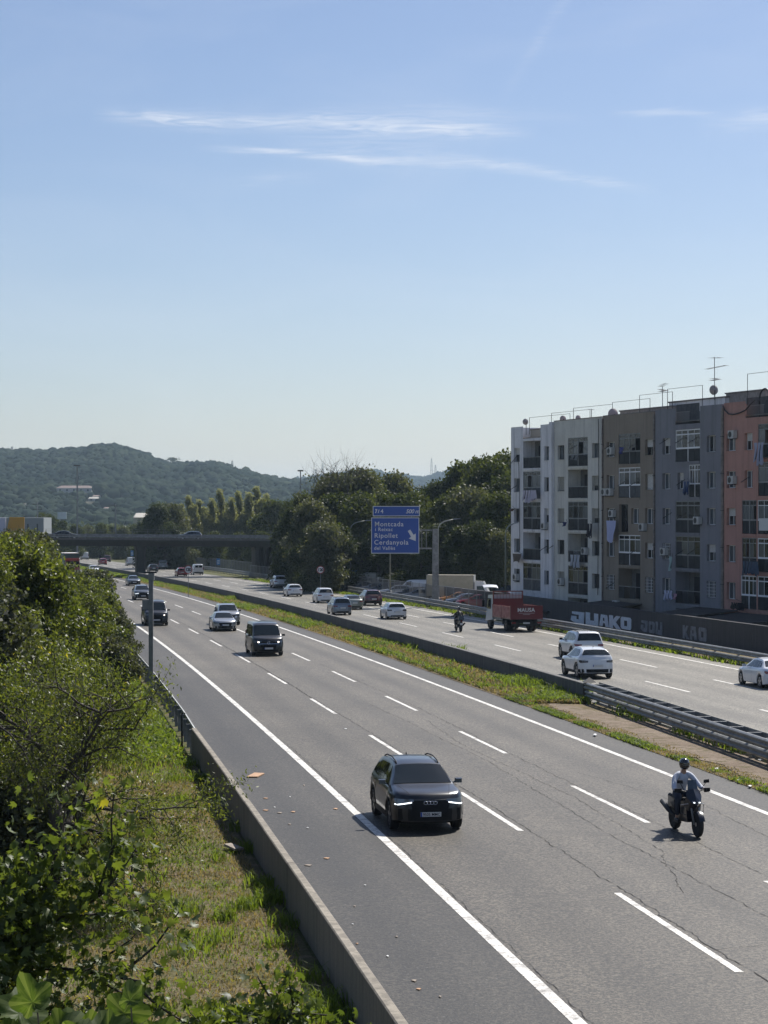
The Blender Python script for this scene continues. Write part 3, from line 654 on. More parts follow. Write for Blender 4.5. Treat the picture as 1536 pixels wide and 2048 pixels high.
def lights(c, mb, y0, y1, z0, z1, rear, sgn, wrap=.25, z0b=None, z1b=None, off=.014):
    yo = c.sec(c.L if rear else 0)[4][0]
    a = y1 * yo; b = y0 * yo; z0b = z0 if z0b is None else z0b; z1b = z1 if z1b is None else z1b
    c.face(mb, [(sgn * b, z0b), (sgn * a, z0), (sgn * a, z1), (sgn * b, z1b)], rear, off)
    if wrap:
        u0 = c.L if rear else 0.0; u1 = c.L - wrap if rear else wrap
        zz = z0 + (z1 - z0) * .5
        c.side(mb, [(u0, z0), (u1, zz), (u1, z1 + .005), (u0, z1)], sgn, .012)
TYPES = {
 'suv': Car(L=4.48, W=1.85, H=1.62, Rw=.36, af=.90, ar=3.57, beltm=1.04, wr=.60, cladding=True, rails=True,
    top=[(0, .80), (.04, .90), (.12, .955), (.35, 1.0), (1.12, 1.10), (1.88, 1.54), (2.3, 1.60), (2.9, 1.62), (3.6, 1.59), (3.98, 1.53), (4.36, 1.13), (4.44, 1.06), (4.48, .95)], belt=[(0, .78), (.3, .93), (1.1, 1.0), (4.1, 1.10), (4.48, .98)]),
 'crossover': Car(L=4.42, W=1.84, H=1.60, Rw=.36, af=.90, ar=3.57, beltm=1.03, wr=.56, cladding=True, kr=.32,
    top=[(0, .80), (.04, .90), (.12, .96), (.35, 1.0), (1.15, 1.09), (1.95, 1.53), (2.5, 1.60), (3.2, 1.57), (3.80, 1.48), (4.20, 1.20), (4.33, 1.10), (4.42, .95)], belt=[(0, .78), (.3, .92), (1.1, .98), (3.4, 1.08), (4.1, 1.12), (4.42, .98)]),
 'boxsuv': Car(L=4.43, W=1.81, H=1.68, Rw=.355, af=.88, ar=3.48, beltm=1.05, wr=.64, cladding=True, rails=True, kr=.16,
    top=[(0, .82), (.04, .92), (.12, .97), (.35, 1.02), (1.05, 1.12), (1.75, 1.60), (2.3, 1.67), (3.8, 1.66), (4.08, 1.60), (4.34, 1.12), (4.40, 1.05), (4.43, .95)], belt=[(0, .80), (.3, .95), (1.0, 1.02), (4.1, 1.08), (4.43, .98)]),
 'hatch': Car(L=4.06, W=1.75, H=1.44, Rw=.315, zb=.19, af=.80, ar=3.37, beltm=.93, wr=.57,
    top=[(0, .70), (.04, .79), (.12, .83), (.35, .87), (1.0, .97), (1.75, 1.37), (2.3, 1.44), (3.3, 1.41), (3.62, 1.35), (3.94, 1.02), (4.02, .94), (4.06, .85)], belt=[(0, .68), (.3, .81), (1.0, .88), (3.8, .98), (4.06, .88)]),
 'sedan': Car(L=4.55, W=1.76, H=1.42, Rw=.315, zb=.18, af=.78, ar=3.50, beltm=.91, wr=.55, style='sedan',
    top=[(0, .66), (.04, .74), (.12, .78), (.40, .83), (1.15, .95), (1.85, 1.35), (2.4, 1.42), (3.1, 1.38), (3.35, 1.32), (3.92, 1.02), (4.35, 1.0), (4.50, .96), (4.55, .86)], belt=[(0, .64), (.3, .77), (1.1, .87), (3.8, .95), (4.55, .88)]),
 'mpv': Car(L=4.05, W=1.74, H=1.60, Rw=.31, zb=.19, af=.78, ar=3.32, beltm=.98, wr=.60, kr=.18,
    top=[(0, .72), (.04, .84), (.12, .90), (.75, 1.05), (1.55, 1.53), (2.1, 1.60), (3.4, 1.57), (3.78, 1.50), (3.96, 1.05), (4.02, .96), (4.05, .88)], belt=[(0, .70), (.3, .86), (.9, .95), (3.8, 1.0), (4.05, .92)]),
 'van': Car(L=4.95, W=1.90, H=1.97, Rw=.34, zb=.22, af=.91, ar=3.95, beltm=1.14, wr=.76, kf=.34, kr=.07, wr0=.97, style='van', lr=[(0, .02), (.5, 0), (1.9, .10)],
    top=[(0, .86), (.04, .98), (.15, 1.06), (.72, 1.20), (1.42, 1.84), (1.75, 1.94), (2.4, 1.97), (4.6, 1.96), (4.88, 1.91), (4.95, 1.84)], belt=[(0, .84), (.3, 1.02), (.9, 1.12), (4.8, 1.16), (4.95, 1.14)]),
 'smallvan': Car(L=4.40, W=1.81, H=1.84, Rw=.32, zb=.20, af=.86, ar=3.60, beltm=1.12, wr=.70, kf=.34, kr=.07, wr0=.97, style='van', lr=[(0, .02), (.5, 0), (1.9, .10)],
    top=[(0, .76), (.04, .88), (.15, .98), (.85, 1.14), (1.55, 1.70), (1.9, 1.80), (2.5, 1.84), (4.1, 1.83), (4.34, 1.78), (4.40, 1.70)], belt=[(0, .74), (.3, .95), (.9, 1.05), (4.3, 1.12), (4.40, 1.10)]),
}
BODY = {}; WHEEL = {}; PM = {}
def wheel_meshes(Rw, tw, dark):
    key = (Rw, tw, dark)
    if key in WHEEL: return WHEEL[key]
    h = tw / 2; mb = MB(); r = Rw; ri = Rw * .66
    mb.lathe([(ri, -h * .8), (r * .93, -h), (r, -h * .6), (r, h * .6), (r * .93, h), (ri, h * .8)], 28); ty = mb.mesh('tyre', RUBBER, True, 35)
    mb = MB(); mb.lathe([(ri, h * .55), (ri, h * .86), (ri * .93, h * .90), (ri * .90, h * .55)], 28)
    mb.lathe([(ri * .22, h * .5), (ri * .22, h * .92), (.01, h * .96)], 12)
    for k in range(5):
        m = Matrix.Rotation(2 * math.pi * k / 5, 4, 'X'); mb.box(h * .62, h * .88, -.035, .035, ri * .15, ri * .93, m)
        m2 = Matrix.Rotation(2 * math.pi * k / 5 + .22, 4, 'X'); mb.box(h * .60, h * .84, -.018, .018, ri * .15, ri * .93, m2)
    rm = mb.mesh('rim', ALLOYD if dark else ALLOY, False)
    mb = MB(); mb.lathe([(ri * .92, h * .30), (ri * .92, h * .34), (.01, h * .36)], 20); bk = mb.mesh('brake_disc', UNDER, False)
    WHEEL[key] = (ty, rm, bk); return WHEEL[key]
def add_part(parent, name, me, **k): return link(name, me, parent, **k)
def car(kind, paint_m, loc, heading, label, cat='car', group=None, rx=0.0, dark_rim=False, lit=None, name=None, plate=None, tail=LAMPR, detail=True, windowless=False, rear='std', cleartop=None):
    c = TYPES[kind]; root = empty(name or {'van': 'passenger_van', 'smallvan': 'small_van'}.get(kind, 'car'), loc, heading, label, cat, group, rx)
    def part(nm, fn, m, smooth=True, sharp=None):
        key = (kind, nm, fn.__code__.co_firstlineno, fn.__defaults__ and str(fn.__defaults__), m.name, rear, windowless)
        if key not in PM:
            mb = MB(); fn(mb); PM[key] = mb.mesh(nm, m, smooth, sharp)
        return link(nm, PM[key], root)
    if kind not in BODY: BODY[kind] = c.body()
    bk = (kind, paint_m.name)
    if bk not in BODY: BODY[bk] = BODY[kind].copy(); BODY[bk].materials.clear(); BODY[bk].materials.append(paint_m)
    link('body', BODY[bk], root)
    T = c.top; van = c.style == 'van'
    uc = T[4][0] + .03 if not van and kind != 'mpv' else T[3][0] + .03
    ur = T[5][0] - .02 if not van and kind != 'mpv' else T[4][0] - .02
    part('windscreen', lambda mb: c.topp(mb, uc, ur, .95, .92), GLASS)
    zb = c.beltm; H = c.H
    def sw(q, sg): return lambda mb, q=q, sg=sg: c.side(mb, q, sg)
    if c.style == 'sedan': wins = [[(uc + .30, zb + .03), (2.32, zb + .05), (2.32, H - .12), (ur + .15, H - .15)], [(2.38, zb + .05), (3.22, zb + .07), (3.16, H - .15), (2.38, H - .12)], [(3.27, zb + .07), (3.62, zb + .10), (3.36, H - .22), (3.22, H - .16)]]
    elif van:
        wins = [[(uc + .34, zb + .05), (1.98, zb + .06), (1.98, H - .20), (ur + .12, H - .24)]]
        if not windowless: wins += [[(2.06, zb + .06), (c.L * .64, zb + .06), (c.L * .64, H - .18), (2.06, H - .18)], [(c.L * .66, zb + .06), (c.L - .35, zb + .06), (c.L - .38, H - .20), (c.L * .66, H - .18)]]
    else:
        L = c.L; e = T[-4][0]
        wins = [[(uc + .30, zb + .02), (L * .52, zb + .05), (L * .52, H - .13), (ur + .15, H - .16)], [(L * .53, zb + .05), (L * .76, zb + .08), (L * .76, H - .15), (L * .53, H - .13)], [(L * .77, zb + .08), (e - .02, zb + .14), (e - .17, H - .26), (L * .77, H - .17)]]
    for q in wins:
        for sg in (-1, 1): part('side_window', sw(q, sg), GLASS)
    # rear glass
    if c.style == 'sedan': part('rear_window', lambda mb: c.topp(mb, 3.38, 3.88, .88, .90), GLASS)
    elif van:
        yo = c.sec(c.L)[4][0]
        if not windowless or rear == 'glazed':
            for sg in (-1, 1): part('rear_window', (lambda mb, sg=sg: c.face(mb, [(sg * .04, zb + .12), (sg * yo * .72, zb + .12), (sg * yo * .68, H - .25), (sg * .04, H - .25)], True)), GLASS)
    else: part('rear_window', lambda mb: c.topp(mb, T[-4][0] + .02, T[-3][0] - .01, .86, .98), GLASS)
    # lamps
    zl = c.top[1][1]
    for sg in (-1, 1):
        part('headlight', (lambda mb, sg=sg: lights(c, mb, .50, .99, zl - .175, zl - .055, False, sg, .30, zl - .115, zl - .06)), LAMPW)
        if lit == 'on': part('lamp_bulb', (lambda mb, sg=sg: c.face(mb, [(sg * .56, zl - .165), (sg * .64, zl - .165), (sg * .64, zl - .095), (sg * .56, zl - .095)], False, .022, 3)), LAMPON)
        if lit == 'drl': part('running_light', (lambda mb, sg=sg: lights(c, mb, .56, .97, zl - .215, zl - .185, False, sg, .12, zl - .15, zl - .12, .018)), DRL)
        yt = c.sec(c.L)[4][0]; zt = c.top[-1][1]
        if van: part('tail_light', (lambda mb, sg=sg: c.face(mb, [(sg * yt * .84, zb - .25), (sg * yt * .99, zb - .25), (sg * yt * .97, zb + .22), (sg * yt * .84, zb + .22)], True, .014)), tail)
        else: part('tail_light', (lambda mb, sg=sg: lights(c, mb, .58, .99, zt - .14, zt + .00, True, sg, .30, zt - .11, zt - .02)), tail)
    # bumpers, grille, plates
    yf = c.sec(0)[4][0]
    part('grille', lambda mb: c.face(mb, [(-.42, .40), (.42, .40), (.50, zl - .09), (-.50, zl - .09)], False, .012), BLACKP)
    zt_ = .60 if kind == 'suv' else .40
    part('front_bumper_trim', lambda mb: c.face(mb, [(-yf * .95, c.zb + .07), (yf * .95, c.zb + .07), (yf * .95, zt_), (-yf * .95, zt_)], False, .010), BLACKP)
    if c.cladding or van:
        part('rear_bumper_trim', lambda mb: (c.face(mb, [(-yf * .97, c.zb + .08), (yf * .97, c.zb + .08), (yf * .97, .50), (-yf * .97, .50)], True, .010), c.side(mb, [(c.L, .30), (c.L - .42, .34), (c.L - .42, .48), (c.L, .50)], 1, .008), c.side(mb, [(c.L, .30), (c.L - .42, .34), (c.L - .42, .48), (c.L, .50)], -1, .008)), BLACKP)
    else: part('rear_bumper_trim', lambda mb: c.face(mb, [(-yf * .75, c.zb + .08), (yf * .75, c.zb + .08), (yf * .70, .36), (-yf * .70, .36)], True, .010), BLACKP)
    for rr, z0 in ((False, .42), (True, .60 if not (c.cladding) else .62)):
        yy = (c.pt(c.L, 0, z0 + .06)[1] - .035) if rr else (c.pt(0, 0, z0 + .06)[1] + .025)
        p = link('number_plate', PLM, root, (0, yy, z0), (0, 0, math.pi if not rr else 0))
        link('plate_band', PBM, p)
        if plate and not rr: link('plate_characters', plate, p)
    # mirrors
    um = uc + .42
    for sg in (-1, 1):
        def mir(mb, sg=sg):
            y = c.side_y(um, zb + .02); p = Vector(c.pt(um, sg * y, zb + .02)); q = p + Vector((sg * .16, .03, .06))
            mb.tube([p, q], .02, 6); mb.hexa([tuple(q + Vector(v)) for v in ((-.09, -.05, -.065), (.09, -.05, -.065), (.08, .05, -.05), (-.08, .07, -.05), (-.09, -.05, .065), (.09, -.04, .065), (.07, .04, .05), (-.08, .06, .05))])
        part('mirror', mir, BLACKP if (van or detail is False) else (paint_m if not c.cladding or paint_m is P_BLACK else BLACKP), False)
    # seams, handles, sills
    if detail:
        def seams(mb):
            for sg in (-1, 1):
                ds = [uc + .28, c.L * .525, c.L * .755] if not van else [uc + .30, 2.02, c.L * .65]
                for d in ds: c.side(mb, [(d, c.zb + .12), (d + .012, c.zb + .12), (d + .012, zb), (d, zb)], sg, .004, 3)
        part('door_seam', seams, UNDER)
        def hnd(mb):
            for sg in (-1, 1):
                for d in ([c.L * .475, c.L * .70] if not van else [1.85, 2.2]):
                    c.side(mb, [(d - .10, zb - .16), (d + .07, zb - .155), (d + .07, zb - .125), (d - .10, zb - .13)], sg, .025, 2)
        part('door_handle', hnd, paint_m if paint_m is not P_WHITE else P_WHITE)
        def bon(mb):
            for sg in (-1, 1):
                rows = []
                for i in range(9):
                    u = .14 + (uc - .1 - .14) * i / 8; y = sg * (.50 + .16 * i / 8); h = c.sec(u)[9:]; z = float(np.interp(abs(y), [p[0] for p in h][::-1], [p[1] for p in h][::-1])) + .004
                    rows.append([c.pt(u, y, z), c.pt(u, y + .010, z)])
                mb.grid(rows)
        part('bonnet_seam', bon, UNDER)
    if c.cladding:
        def clad(mb):
            for sg in (-1, 1):
                for a in (c.af, c.ar):
                    rows = []
                    for t in np.linspace(.05, math.pi - .05, 17):
                        r = []
                        for rho in (c.Rw + .050, c.Rw + .055, c.Rw + .115):
                            u = a + rho * math.cos(t); z = c.Rw + rho * math.sin(t) * (1 if t else 1)
                            if z < c.zb + .05: z = c.zb + .05
                            r.append(c.pt(u, sg * (c.side_y(u, max(z, c.zb + .2)) + .014), z))
                        rows.append(r)
                    mb.grid(rows)
                c.side(mb, [(c.af + c.Rw + .05, c.zb + .02), (c.ar - c.Rw - .05, c.zb + .02), (c.ar - c.Rw - .05, c.zb + .16), (c.af + c.Rw + .05, c.zb + .16)], sg, .016, 4)
        part('arch_cladding', clad, BLACKP)
    if c.rails:
        for sg in (-1, 1):
            def rl(mb, sg=sg):
                pts = [(sg * (c.wr - .06), c.L / 2 - u, smooth_tab(c.top, u) - dz) for u, dz in ((ur + .10, .05), (ur + .22, -.015), (2.7, -.03), (3.5, -.02), (T[-4][0] - .12, .0), (T[-4][0], .05))]
                mb.tube(pts, .018, 6)
            part('roof_rail', rl, BLACKP if paint_m is not P_SILVER else ALLOY)
    def ub(mb):
        mb.box(-c.W * .37, c.W * .37, -c.L / 2 + .35, c.L / 2 - .35, c.zb - .03, c.Rw + .35)
    part('underbody', ub, UNDER, False)
    def ant(mb): mb.add([(-.02, -c.L / 2 + (c.L - T[-4][0]) + .28, H - .03), (.02, -c.L / 2 + (c.L - T[-4][0]) + .28, H - .03), (0, -c.L / 2 + (c.L - T[-4][0]) + .42, H - .03), (0, -c.L / 2 + (c.L - T[-4][0]) + .26, H + .045)], [(0, 1, 2), (0, 1, 3), (1, 2, 3), (2, 0, 3)])
    if not van: part('roof_antenna', ant, BLACKP, False)
    ty, rm, bk2 = wheel_meshes(c.Rw, c.tw, dark_rim)
    for sg in (-1, 1):
        for a in (c.af, c.ar):
            wo = link('wheel', ty, root, (sg * (c.W / 2 - .125), c.L / 2 - a, c.Rw)); 
            if sg < 0: wo.rotation_euler = (0, 0, math.pi)
            link('rim', rm, wo); link('brake_disc', bk2, wo)
    return root
mbp = MB(); mbp.box(-.26, .26, -.012, .0, 0, .11); PLM = mbp.mesh('number_plate', PLATEW)
mbp = MB(); mbp.box(-.259, -.222, -.0155, -.0125, .001, .109); PBM = mbp.mesh('plate_band', PLATEB)
ptx = text_mesh('9505 MMC', .098, INK, .001, .0015, 'CENTER', spacing=.98); ptx.transform(Matrix.Translation((.018, -.015, .022)) @ Matrix.Rotation(R(90), 4, 'X'))

def drive(kind, px_, py_, toward, *a, near_axle=True, yaw=0.0, **k):
    """put the axle nearest the camera over photo pixel (px_, py_) and line the vehicle up with the road"""
    X, Y, Z = px(px_, py_); t = Vector((cd(Y), 1)).normalized(); c = TYPES.get(kind)
    if toward: d = -t; sh = c.L / 2 - c.af; cx, cy = X - d.x * sh, Y - d.y * sh
    else: d = t; sh = c.L / 2 - (c.L - c.ar); cx, cy = X + d.x * sh, Y + d.y * sh
    hd = math.atan2(-d.x, d.y) + yaw
    return car(kind, *a[:1], (cx, cy, zr(cy)), hd, *a[1:], rx=(SL if toward else -SL), **k)

def D(kind, x, y, tw, paint_m, label, **k): return drive(kind, x, y, tw, paint_m, label, **k)
G_IN = 'vehicles driving towards the camera'; G_OUT = 'vehicles driving away on the far carriageway'
lead = D('suv', 849, 1657, True, P_BLACK, 'shiny black SUV with white running lights and roof rails, nearest car on the road', lit='drl', dark_rim=True, plate=ptx, group=G_IN, name='suv')
# four linked rings on the grille of the lead car
rg = MB(); c_ = TYPES['suv']
for i in range(4):
    cx = -.12 + .08 * i; zc = .755; yy = c_.pt(0, 0, zc)[1] + .02
    rg.tube([(cx + .048 * math.cos(t), yy, zc + .042 * math.sin(t)) for t in np.linspace(0, 2 * math.pi, 17)], .007, 5, cap=False)
rg.build('ring_emblem', CHROME, lead, True)
vw = D('van', 534, 1311, True, P_BLACK, 'black passenger van with lit headlights in the middle lane', lit='on', group=G_IN, cat='van')
rg = MB(); c_ = TYPES['van']; zc = .80; yy = c_.pt(0, 0, zc)[1] + .025
rg.tube([(.085 * math.cos(t), yy, zc + .085 * math.sin(t)) for t in np.linspace(0, 2 * math.pi, 21)], .009, 5, cap=False)
rg.tube([(-.035, yy, zc + .075), (0, yy, zc + .012), (.035, yy, zc + .075)], .008, 5); rg.tube([(-.07, yy, zc + .035), (-.032, yy, zc - .068), (0, yy, zc + .0), (.032, yy, zc - .068), (.07, yy, zc + .035)], .008, 5)
rg.build('round_emblem', CHROME, vw, True)
gb = MB(); c_.face(gb, [(-.62, .735), (.62, .735), (.62, .755), (-.62, .755)], False, .02); gb.build('chrome_strip', CHROME, vw)
D('sedan', 449, 1262, True, P_SILVER, 'silver older saloon car driving just ahead of the grey SUV', group=G_IN)
D('boxsuv', 457, 1250, True, P_SILVER, 'silver SUV with black lower bumper half hidden behind the silver saloon', group=G_IN, name='suv')
D('van', 312, 1251, True, P_NIGHT, 'dark grey panel van with lit headlights seen behind the thin grey pole', lit='on', group=G_IN, cat='van', windowless=True)
D('suv', 285, 1200, True, P_GREY, 'dark SUV with pale shining bonnet right behind the dark grey van', group=G_IN, name='suv', lit='drl')
D('sedan', 268, 1171.5, True, P_GREY, 'dark grey saloon close to the central bridge pier', group=G_IN)
D('hatch', 212, 1182, True, P_WHITE, 'white car partly hidden by roadside bushes, the nearest of those in the left lane', group=G_IN)
D('sedan', 208, 1163, True, P_SILVER, 'silver car under the bridge shadow behind the white car in the left lane', group=G_IN)
D('hatch', 188, 1147, True, P_WHITE, 'small white car beyond the bridge, only its bonnet clear of the bushes', group=G_IN)
D('boxsuv', 560, 1176, False, P_WHITE, 'white SUV with black rear bumper, furthest of the three white cars before the bridge shade', group=G_OUT, name='suv')
D('hatch', 589, 1193, False, P_WHITE, 'small white hatchback in the middle of the three white cars below the speed sign', group=G_OUT)
D('mpv', 650, 1206, False, P_WHITE, 'rounded white people carrier just left of the silver one', group=G_OUT)
D('mpv', 683, 1230, False, P_BLUEGREY, 'silver blue people carrier driving beside the median wall', group=G_OUT)
D('sedan', 706, 1219, False, P_SAGE, 'pale green grey saloon squeezed between silver people carrier and dark red SUV', group=G_OUT)
D('suv', 745, 1211, False, P_MAROON, 'dark red SUV below the blue motorway sign', group=G_OUT, name='suv')
D('hatch', 792, 1238.5, False, P_WHITE, 'white sporty hatchback with black roof left of the scooter rider', group=G_OUT, tail=LAMPRD)
D('boxsuv', 1172, 1319, False, P_WHITE, 'white SUV with roof rails and red oval tail lamps behind the white crossover', group=G_OUT, name='suv')
D('crossover', 1187, 1356, False, P_WHITE, 'white crossover with dark slim tail lamps next to the end of the median wall', group=G_OUT, name='crossover', tail=LAMPRD)
D('sedan', 1553, 1376, False, P_WHITE, 'white saloon cut off by the right edge of the photo', group=G_OUT)
D('hatch', 206, 1129.5, False, P_RED, 'red hatchback far beyond the bridge', group=G_OUT)
D('boxsuv', 214, 1124, False, P_MAROON, 'dark maroon car ahead of the far red hatchback', group=G_OUT, name='suv')
D('smallvan', 262, 1131.5, False, P_WHITE, 'white delivery van just left of the central bridge pier', group=G_OUT, cat='van', windowless=True)
D('hatch', 307, 1143.5, False, P_NIGHT, 'dark hatchback just right of the central bridge pier', group=G_OUT)
D('smallvan', 325, 1139, False, P_GREY, 'dark grey van in front of the dark hatchback under the bridge', group=G_OUT, cat='van', rear='glazed')
D('hatch', 364, 1152.5, False, P_RED, 'red hatchback behind the round speed limit sign in the median', group=G_OUT)
D('smallvan', 396, 1149.5, False, P_WHITE, 'white van with twin rear windows beside the red hatchback', group=G_OUT, cat='van', windowless=True, rear='glazed')
D('van', 170, 1119, False, P_WHITE, 'white van furthest left beyond the bridge', group=G_OUT, cat='van', windowless=True)
# cars crossing the bridge
th9 = R(9)
car('sedan', P_NIGHT, on_bridge(-12.2), th9 - math.pi / 2, 'dark blue saloon crossing the bridge, left of the pier', group='cars crossing the bridge')
car('hatch', P_GREY, on_bridge(8.2, 6.2), th9 + math.pi / 2, 'grey hatchback crossing the bridge, right of the pier', group='cars crossing the bridge')

# ---- red dropside lorry
def wheels_for(root, lst, Rw, tw, dark=True, name='wheel'):
    ty, rm, bk = wheel_meshes(Rw, tw, dark)
    for x, y in lst:
        wo = link(name, ty, root, (x, y, Rw))
        if x < 0: wo.rotation_euler = (0, 0, math.pi)
        link('rim', rm, wo)
def heading(Y, toward): 
    t = Vector((cd(Y), 1)).normalized(); d = -t if toward else t
    return d, math.atan2(-d.x, d.y)
PINK = mat('weathered_red_board', (.50, .24, .19), .8, var=.45, vscale=3.5, col2=(.32, .10, .08)); CABW = mat('cab_blue_white', (.42, .48, .52), .4, coat=.8)
LETW = mat('lettering_white', (.62, .60, .58), .6)
def red_lorry():
    X, Y, Z = px(1037, 1262); d, hd = heading(Y, False); cx, cy = X + d.x * 1.55, Y + d.y * 1.55
    r = empty('dropside_lorry', (cx, cy, zr(cy)), hd + R(4), 'red dropside lorry with white lettering on its tailgate beside the scooter rider', 'lorry', G_OUT, -SL)
    MB().box(-.45, .45, -3.1, 3.3, .62, .88).build('chassis', UNDER, r)
    MB().box(-1.22, 1.22, -3.15, 1.35, .95, 1.06).build('bed_floor', P_TRUCK, r)
    t = MB(); t.box(-1.24, 1.24, -3.22, -3.16, .93, 1.93); t.box(-1.24, 1.24, -3.26, -3.22, 1.86, 1.95); t.box(-1.24, 1.24, -3.25, -3.22, .93, 1.0)
    t = t.build('tailgate', P_TRUCK, r)
    tm = text_mesh('MAUSA', .40, LETW, .003, .012, 'CENTER', spacing=1.05); tm.transform(Matrix.Translation((-.05, -3.235, 1.50)) @ Matrix.Rotation(R(90), 4, 'X')); link('lettering', tm, t)
    s = MB(); s.box(-.62, .60, -3.238, -3.23, 1.38, 1.40); s.box(-.30, .25, -3.238, -3.23, 1.28, 1.30); link('small_lettering', s.mesh('small_lettering', LETW), t)
    for sg in (-1, 1):
        for a, b in ((-3.14, -.92), (-.88, 1.32)):
            MB().box(sg * 1.20 if sg > 0 else -1.25, sg * 1.25 if sg > 0 else -1.20, a, b, 1.02, 1.90).build('side_board', PINK, r)
        for y in (-3.15, -.90, 1.34): MB().box(sg * 1.225 - .04, sg * 1.225 + .04, y - .035, y + .035, .9, 1.95).build('stake', P_TRUCK, r)
    h = MB(); h.box(-1.2, 1.2, 1.38, 1.44, .95, 2.35); h.box(-1.2, -1.12, 1.38, 1.46, 2.25, 2.85); h.box(1.12, 1.2, 1.38, 1.46, 2.25, 2.85); h.box(-1.2, 1.2, 1.38, 1.46, 2.85, 2.93)
    h.build('headboard', P_TRUCK, r)
    nb = MB()
    for i in range(9): nb.box(-1.12 + .25 * i, -1.10 + .25 * i, 1.40, 1.42, 2.25, 2.85)
    for i in range(3): nb.box(-1.12, 1.12, 1.405, 1.425, 2.38 + .16 * i, 2.395 + .16 * i)
    nb.build('headboard_mesh', P_TRUCK, r)
    cb = MB(); cb.hexa([(-1.2, 1.55, .75), (1.2, 1.55, .75), (1.18, 3.45, .6), (-1.18, 3.45, .6), (-1.15, 1.55, 2.65), (1.15, 1.55, 2.65), (1.08, 3.0, 2.6), (-1.08, 3.0, 2.6)]); cb.build('cab', CABW, r)
    for sg in (-1, 1):
        MB().hexa([(sg * 1.19, 2.0, 1.55), (sg * 1.215, 2.0, 1.55), (sg * 1.205, 3.05, 1.55), (sg * 1.18, 3.05, 1.55), (sg * 1.16, 2.0, 2.35), (sg * 1.185, 2.0, 2.35), (sg * 1.165, 2.85, 2.35), (sg * 1.14, 2.85, 2.35)]).build('side_window', GLASS, r)
        m = MB(); m.tube([(sg * 1.2, 3.1, 2.3), (sg * 1.42, 3.15, 2.3), (sg * 1.42, 3.15, 1.7)], .02, 5); m.box(sg * 1.42 - .10, sg * 1.42 + .10, 3.12, 3.18, 1.7, 2.2); m.build('mirror', BLACKP, r)
        b = MB()
        for z in (.58, .78): b.box(sg * 1.15 - .02, sg * 1.15 + .02, -.9, 1.3, z, z + .11)
        b.build('underrun_bar', GALV, r)
        MB().box(sg * 1.0 - .16, sg * 1.0 + .16, -3.2, -3.12, .62, .74).build('tail_light', LAMPR, r)
        a = MB(); a.grid([[(sg * (.78 + q), -1.6 + .58 * math.cos(t), .48 + .58 * math.sin(t)) for q in (0, .44)] for t in np.linspace(0, math.pi, 9)]); a.build('mudguard', BLACKP, r)
    MB().box(-1.1, 1.1, -3.14, -3.05, .45, .58).build('bumper_bar', UNDER, r); link('number_plate', PLM, r, (0, -3.16, .60))
    wheels_for(r, [(sg * 1.02, y) for sg in (-1, 1) for y in (-1.6, 2.55)] + [(-.74, -1.6), (.74, -1.6)], .47, .27)
red_lorry()
TEAL = mat('teal_tarpaulin', (.035, .12, .12), .55, var=.25, vscale=1.2); CABR = paint('cab_red', (.42, .035, .02))
def teal_lorry():
    X, Y, Z = px(145, 1152); d, hd = heading(Y, True); cx, cy = X - d.x * 5, Y - d.y * 5
    r = empty('articulated_lorry', (cx, cy, zr(cy)), hd, 'lorry with red cab and teal tarpaulin body showing above the bushes', 'lorry', G_IN, SL)
    MB().box(-1.27, 1.27, -7, 3.0, 1.1, 3.75).build('cargo_body', TEAL, r); MB().box(-1.29, 1.29, -7, 3.02, 3.75, 3.80).build('roof_edge', LETW, r)
    c = MB(); c.hexa([(-1.2, 3.4, .5), (1.2, 3.4, .5), (1.2, 5.4, .5), (-1.2, 5.4, .5), (-1.2, 3.4, 2.95), (1.2, 3.4, 2.95), (1.15, 5.1, 2.85), (-1.15, 5.1, 2.85)]); c.build('cab', CABR, r)
    MB().hexa([(-1.1, 5.32, 1.5), (1.1, 5.32, 1.5), (1.1, 5.36, 1.5), (-1.1, 5.36, 1.5), (-1.05, 5.16, 2.45), (1.05, 5.16, 2.45), (1.05, 5.20, 2.45), (-1.05, 5.20, 2.45)]).build('windscreen', GLASS, r)
    MB().box(-.5, .5, -7, 5, .6, 1.0).build('chassis', UNDER, r)
    for sg in (-1, 1): MB().box(sg * .95 - .2, sg * .95 + .2, 5.4, 5.44, .8, 1.0).build('headlight', LAMPW, r)
    wheels_for(r, [(sg * 1.02, y) for sg in (-1, 1) for y in (-5.6, -4.4, 3.0, 4.6)], .5, .3)
teal_lorry()

# ------------------------------------------------------------------ two-wheelers and their riders
def skin_mesh(name, chains, m, levels=1):
    """chains: list of lists of (x,y,z,r); the first vertex of the first chain is the root; equal points are welded"""
    V = []; Rr = []; Ed = []; idx = {}
    for ch in chains:
        prev = None
        for x, y, z, r in ch:
            k = (round(x, 4), round(y, 4), round(z, 4))
            if k not in idx: idx[k] = len(V); V.append((x, y, z)); Rr.append(r)
            i = idx[k]
            if prev is not None and prev != i: Ed.append((prev, i))
            prev = i
    me = bpy.data.meshes.new(name); me.from_pydata(V, Ed, []); me.update(); o = bpy.data.objects.new(name, me); COL.objects.link(o)
    mo = o.modifiers.new('skin', 'SKIN'); mo.use_smooth_shade = True
    if not me.skin_vertices: 
        bm = bmesh.new(); bm.from_mesh(me); bm.verts.layers.skin.verify(); bm.to_mesh(me); bm.free()
    sv = me.skin_vertices[0].data
    for i, r in enumerate(Rr): sv[i].radius = (r, r); sv[i].use_root = (i == 0)
    o.modifiers.new('sub', 'SUBSURF').levels = levels
    dg = bpy.context.evaluated_depsgraph_get(); res = bpy.data.meshes.new_from_object(o.evaluated_get(dg)); res.materials.clear(); res.materials.append(m); res.name = name
    for p in res.polygons: p.use_smooth = True
    bpy.data.objects.remove(o); return res
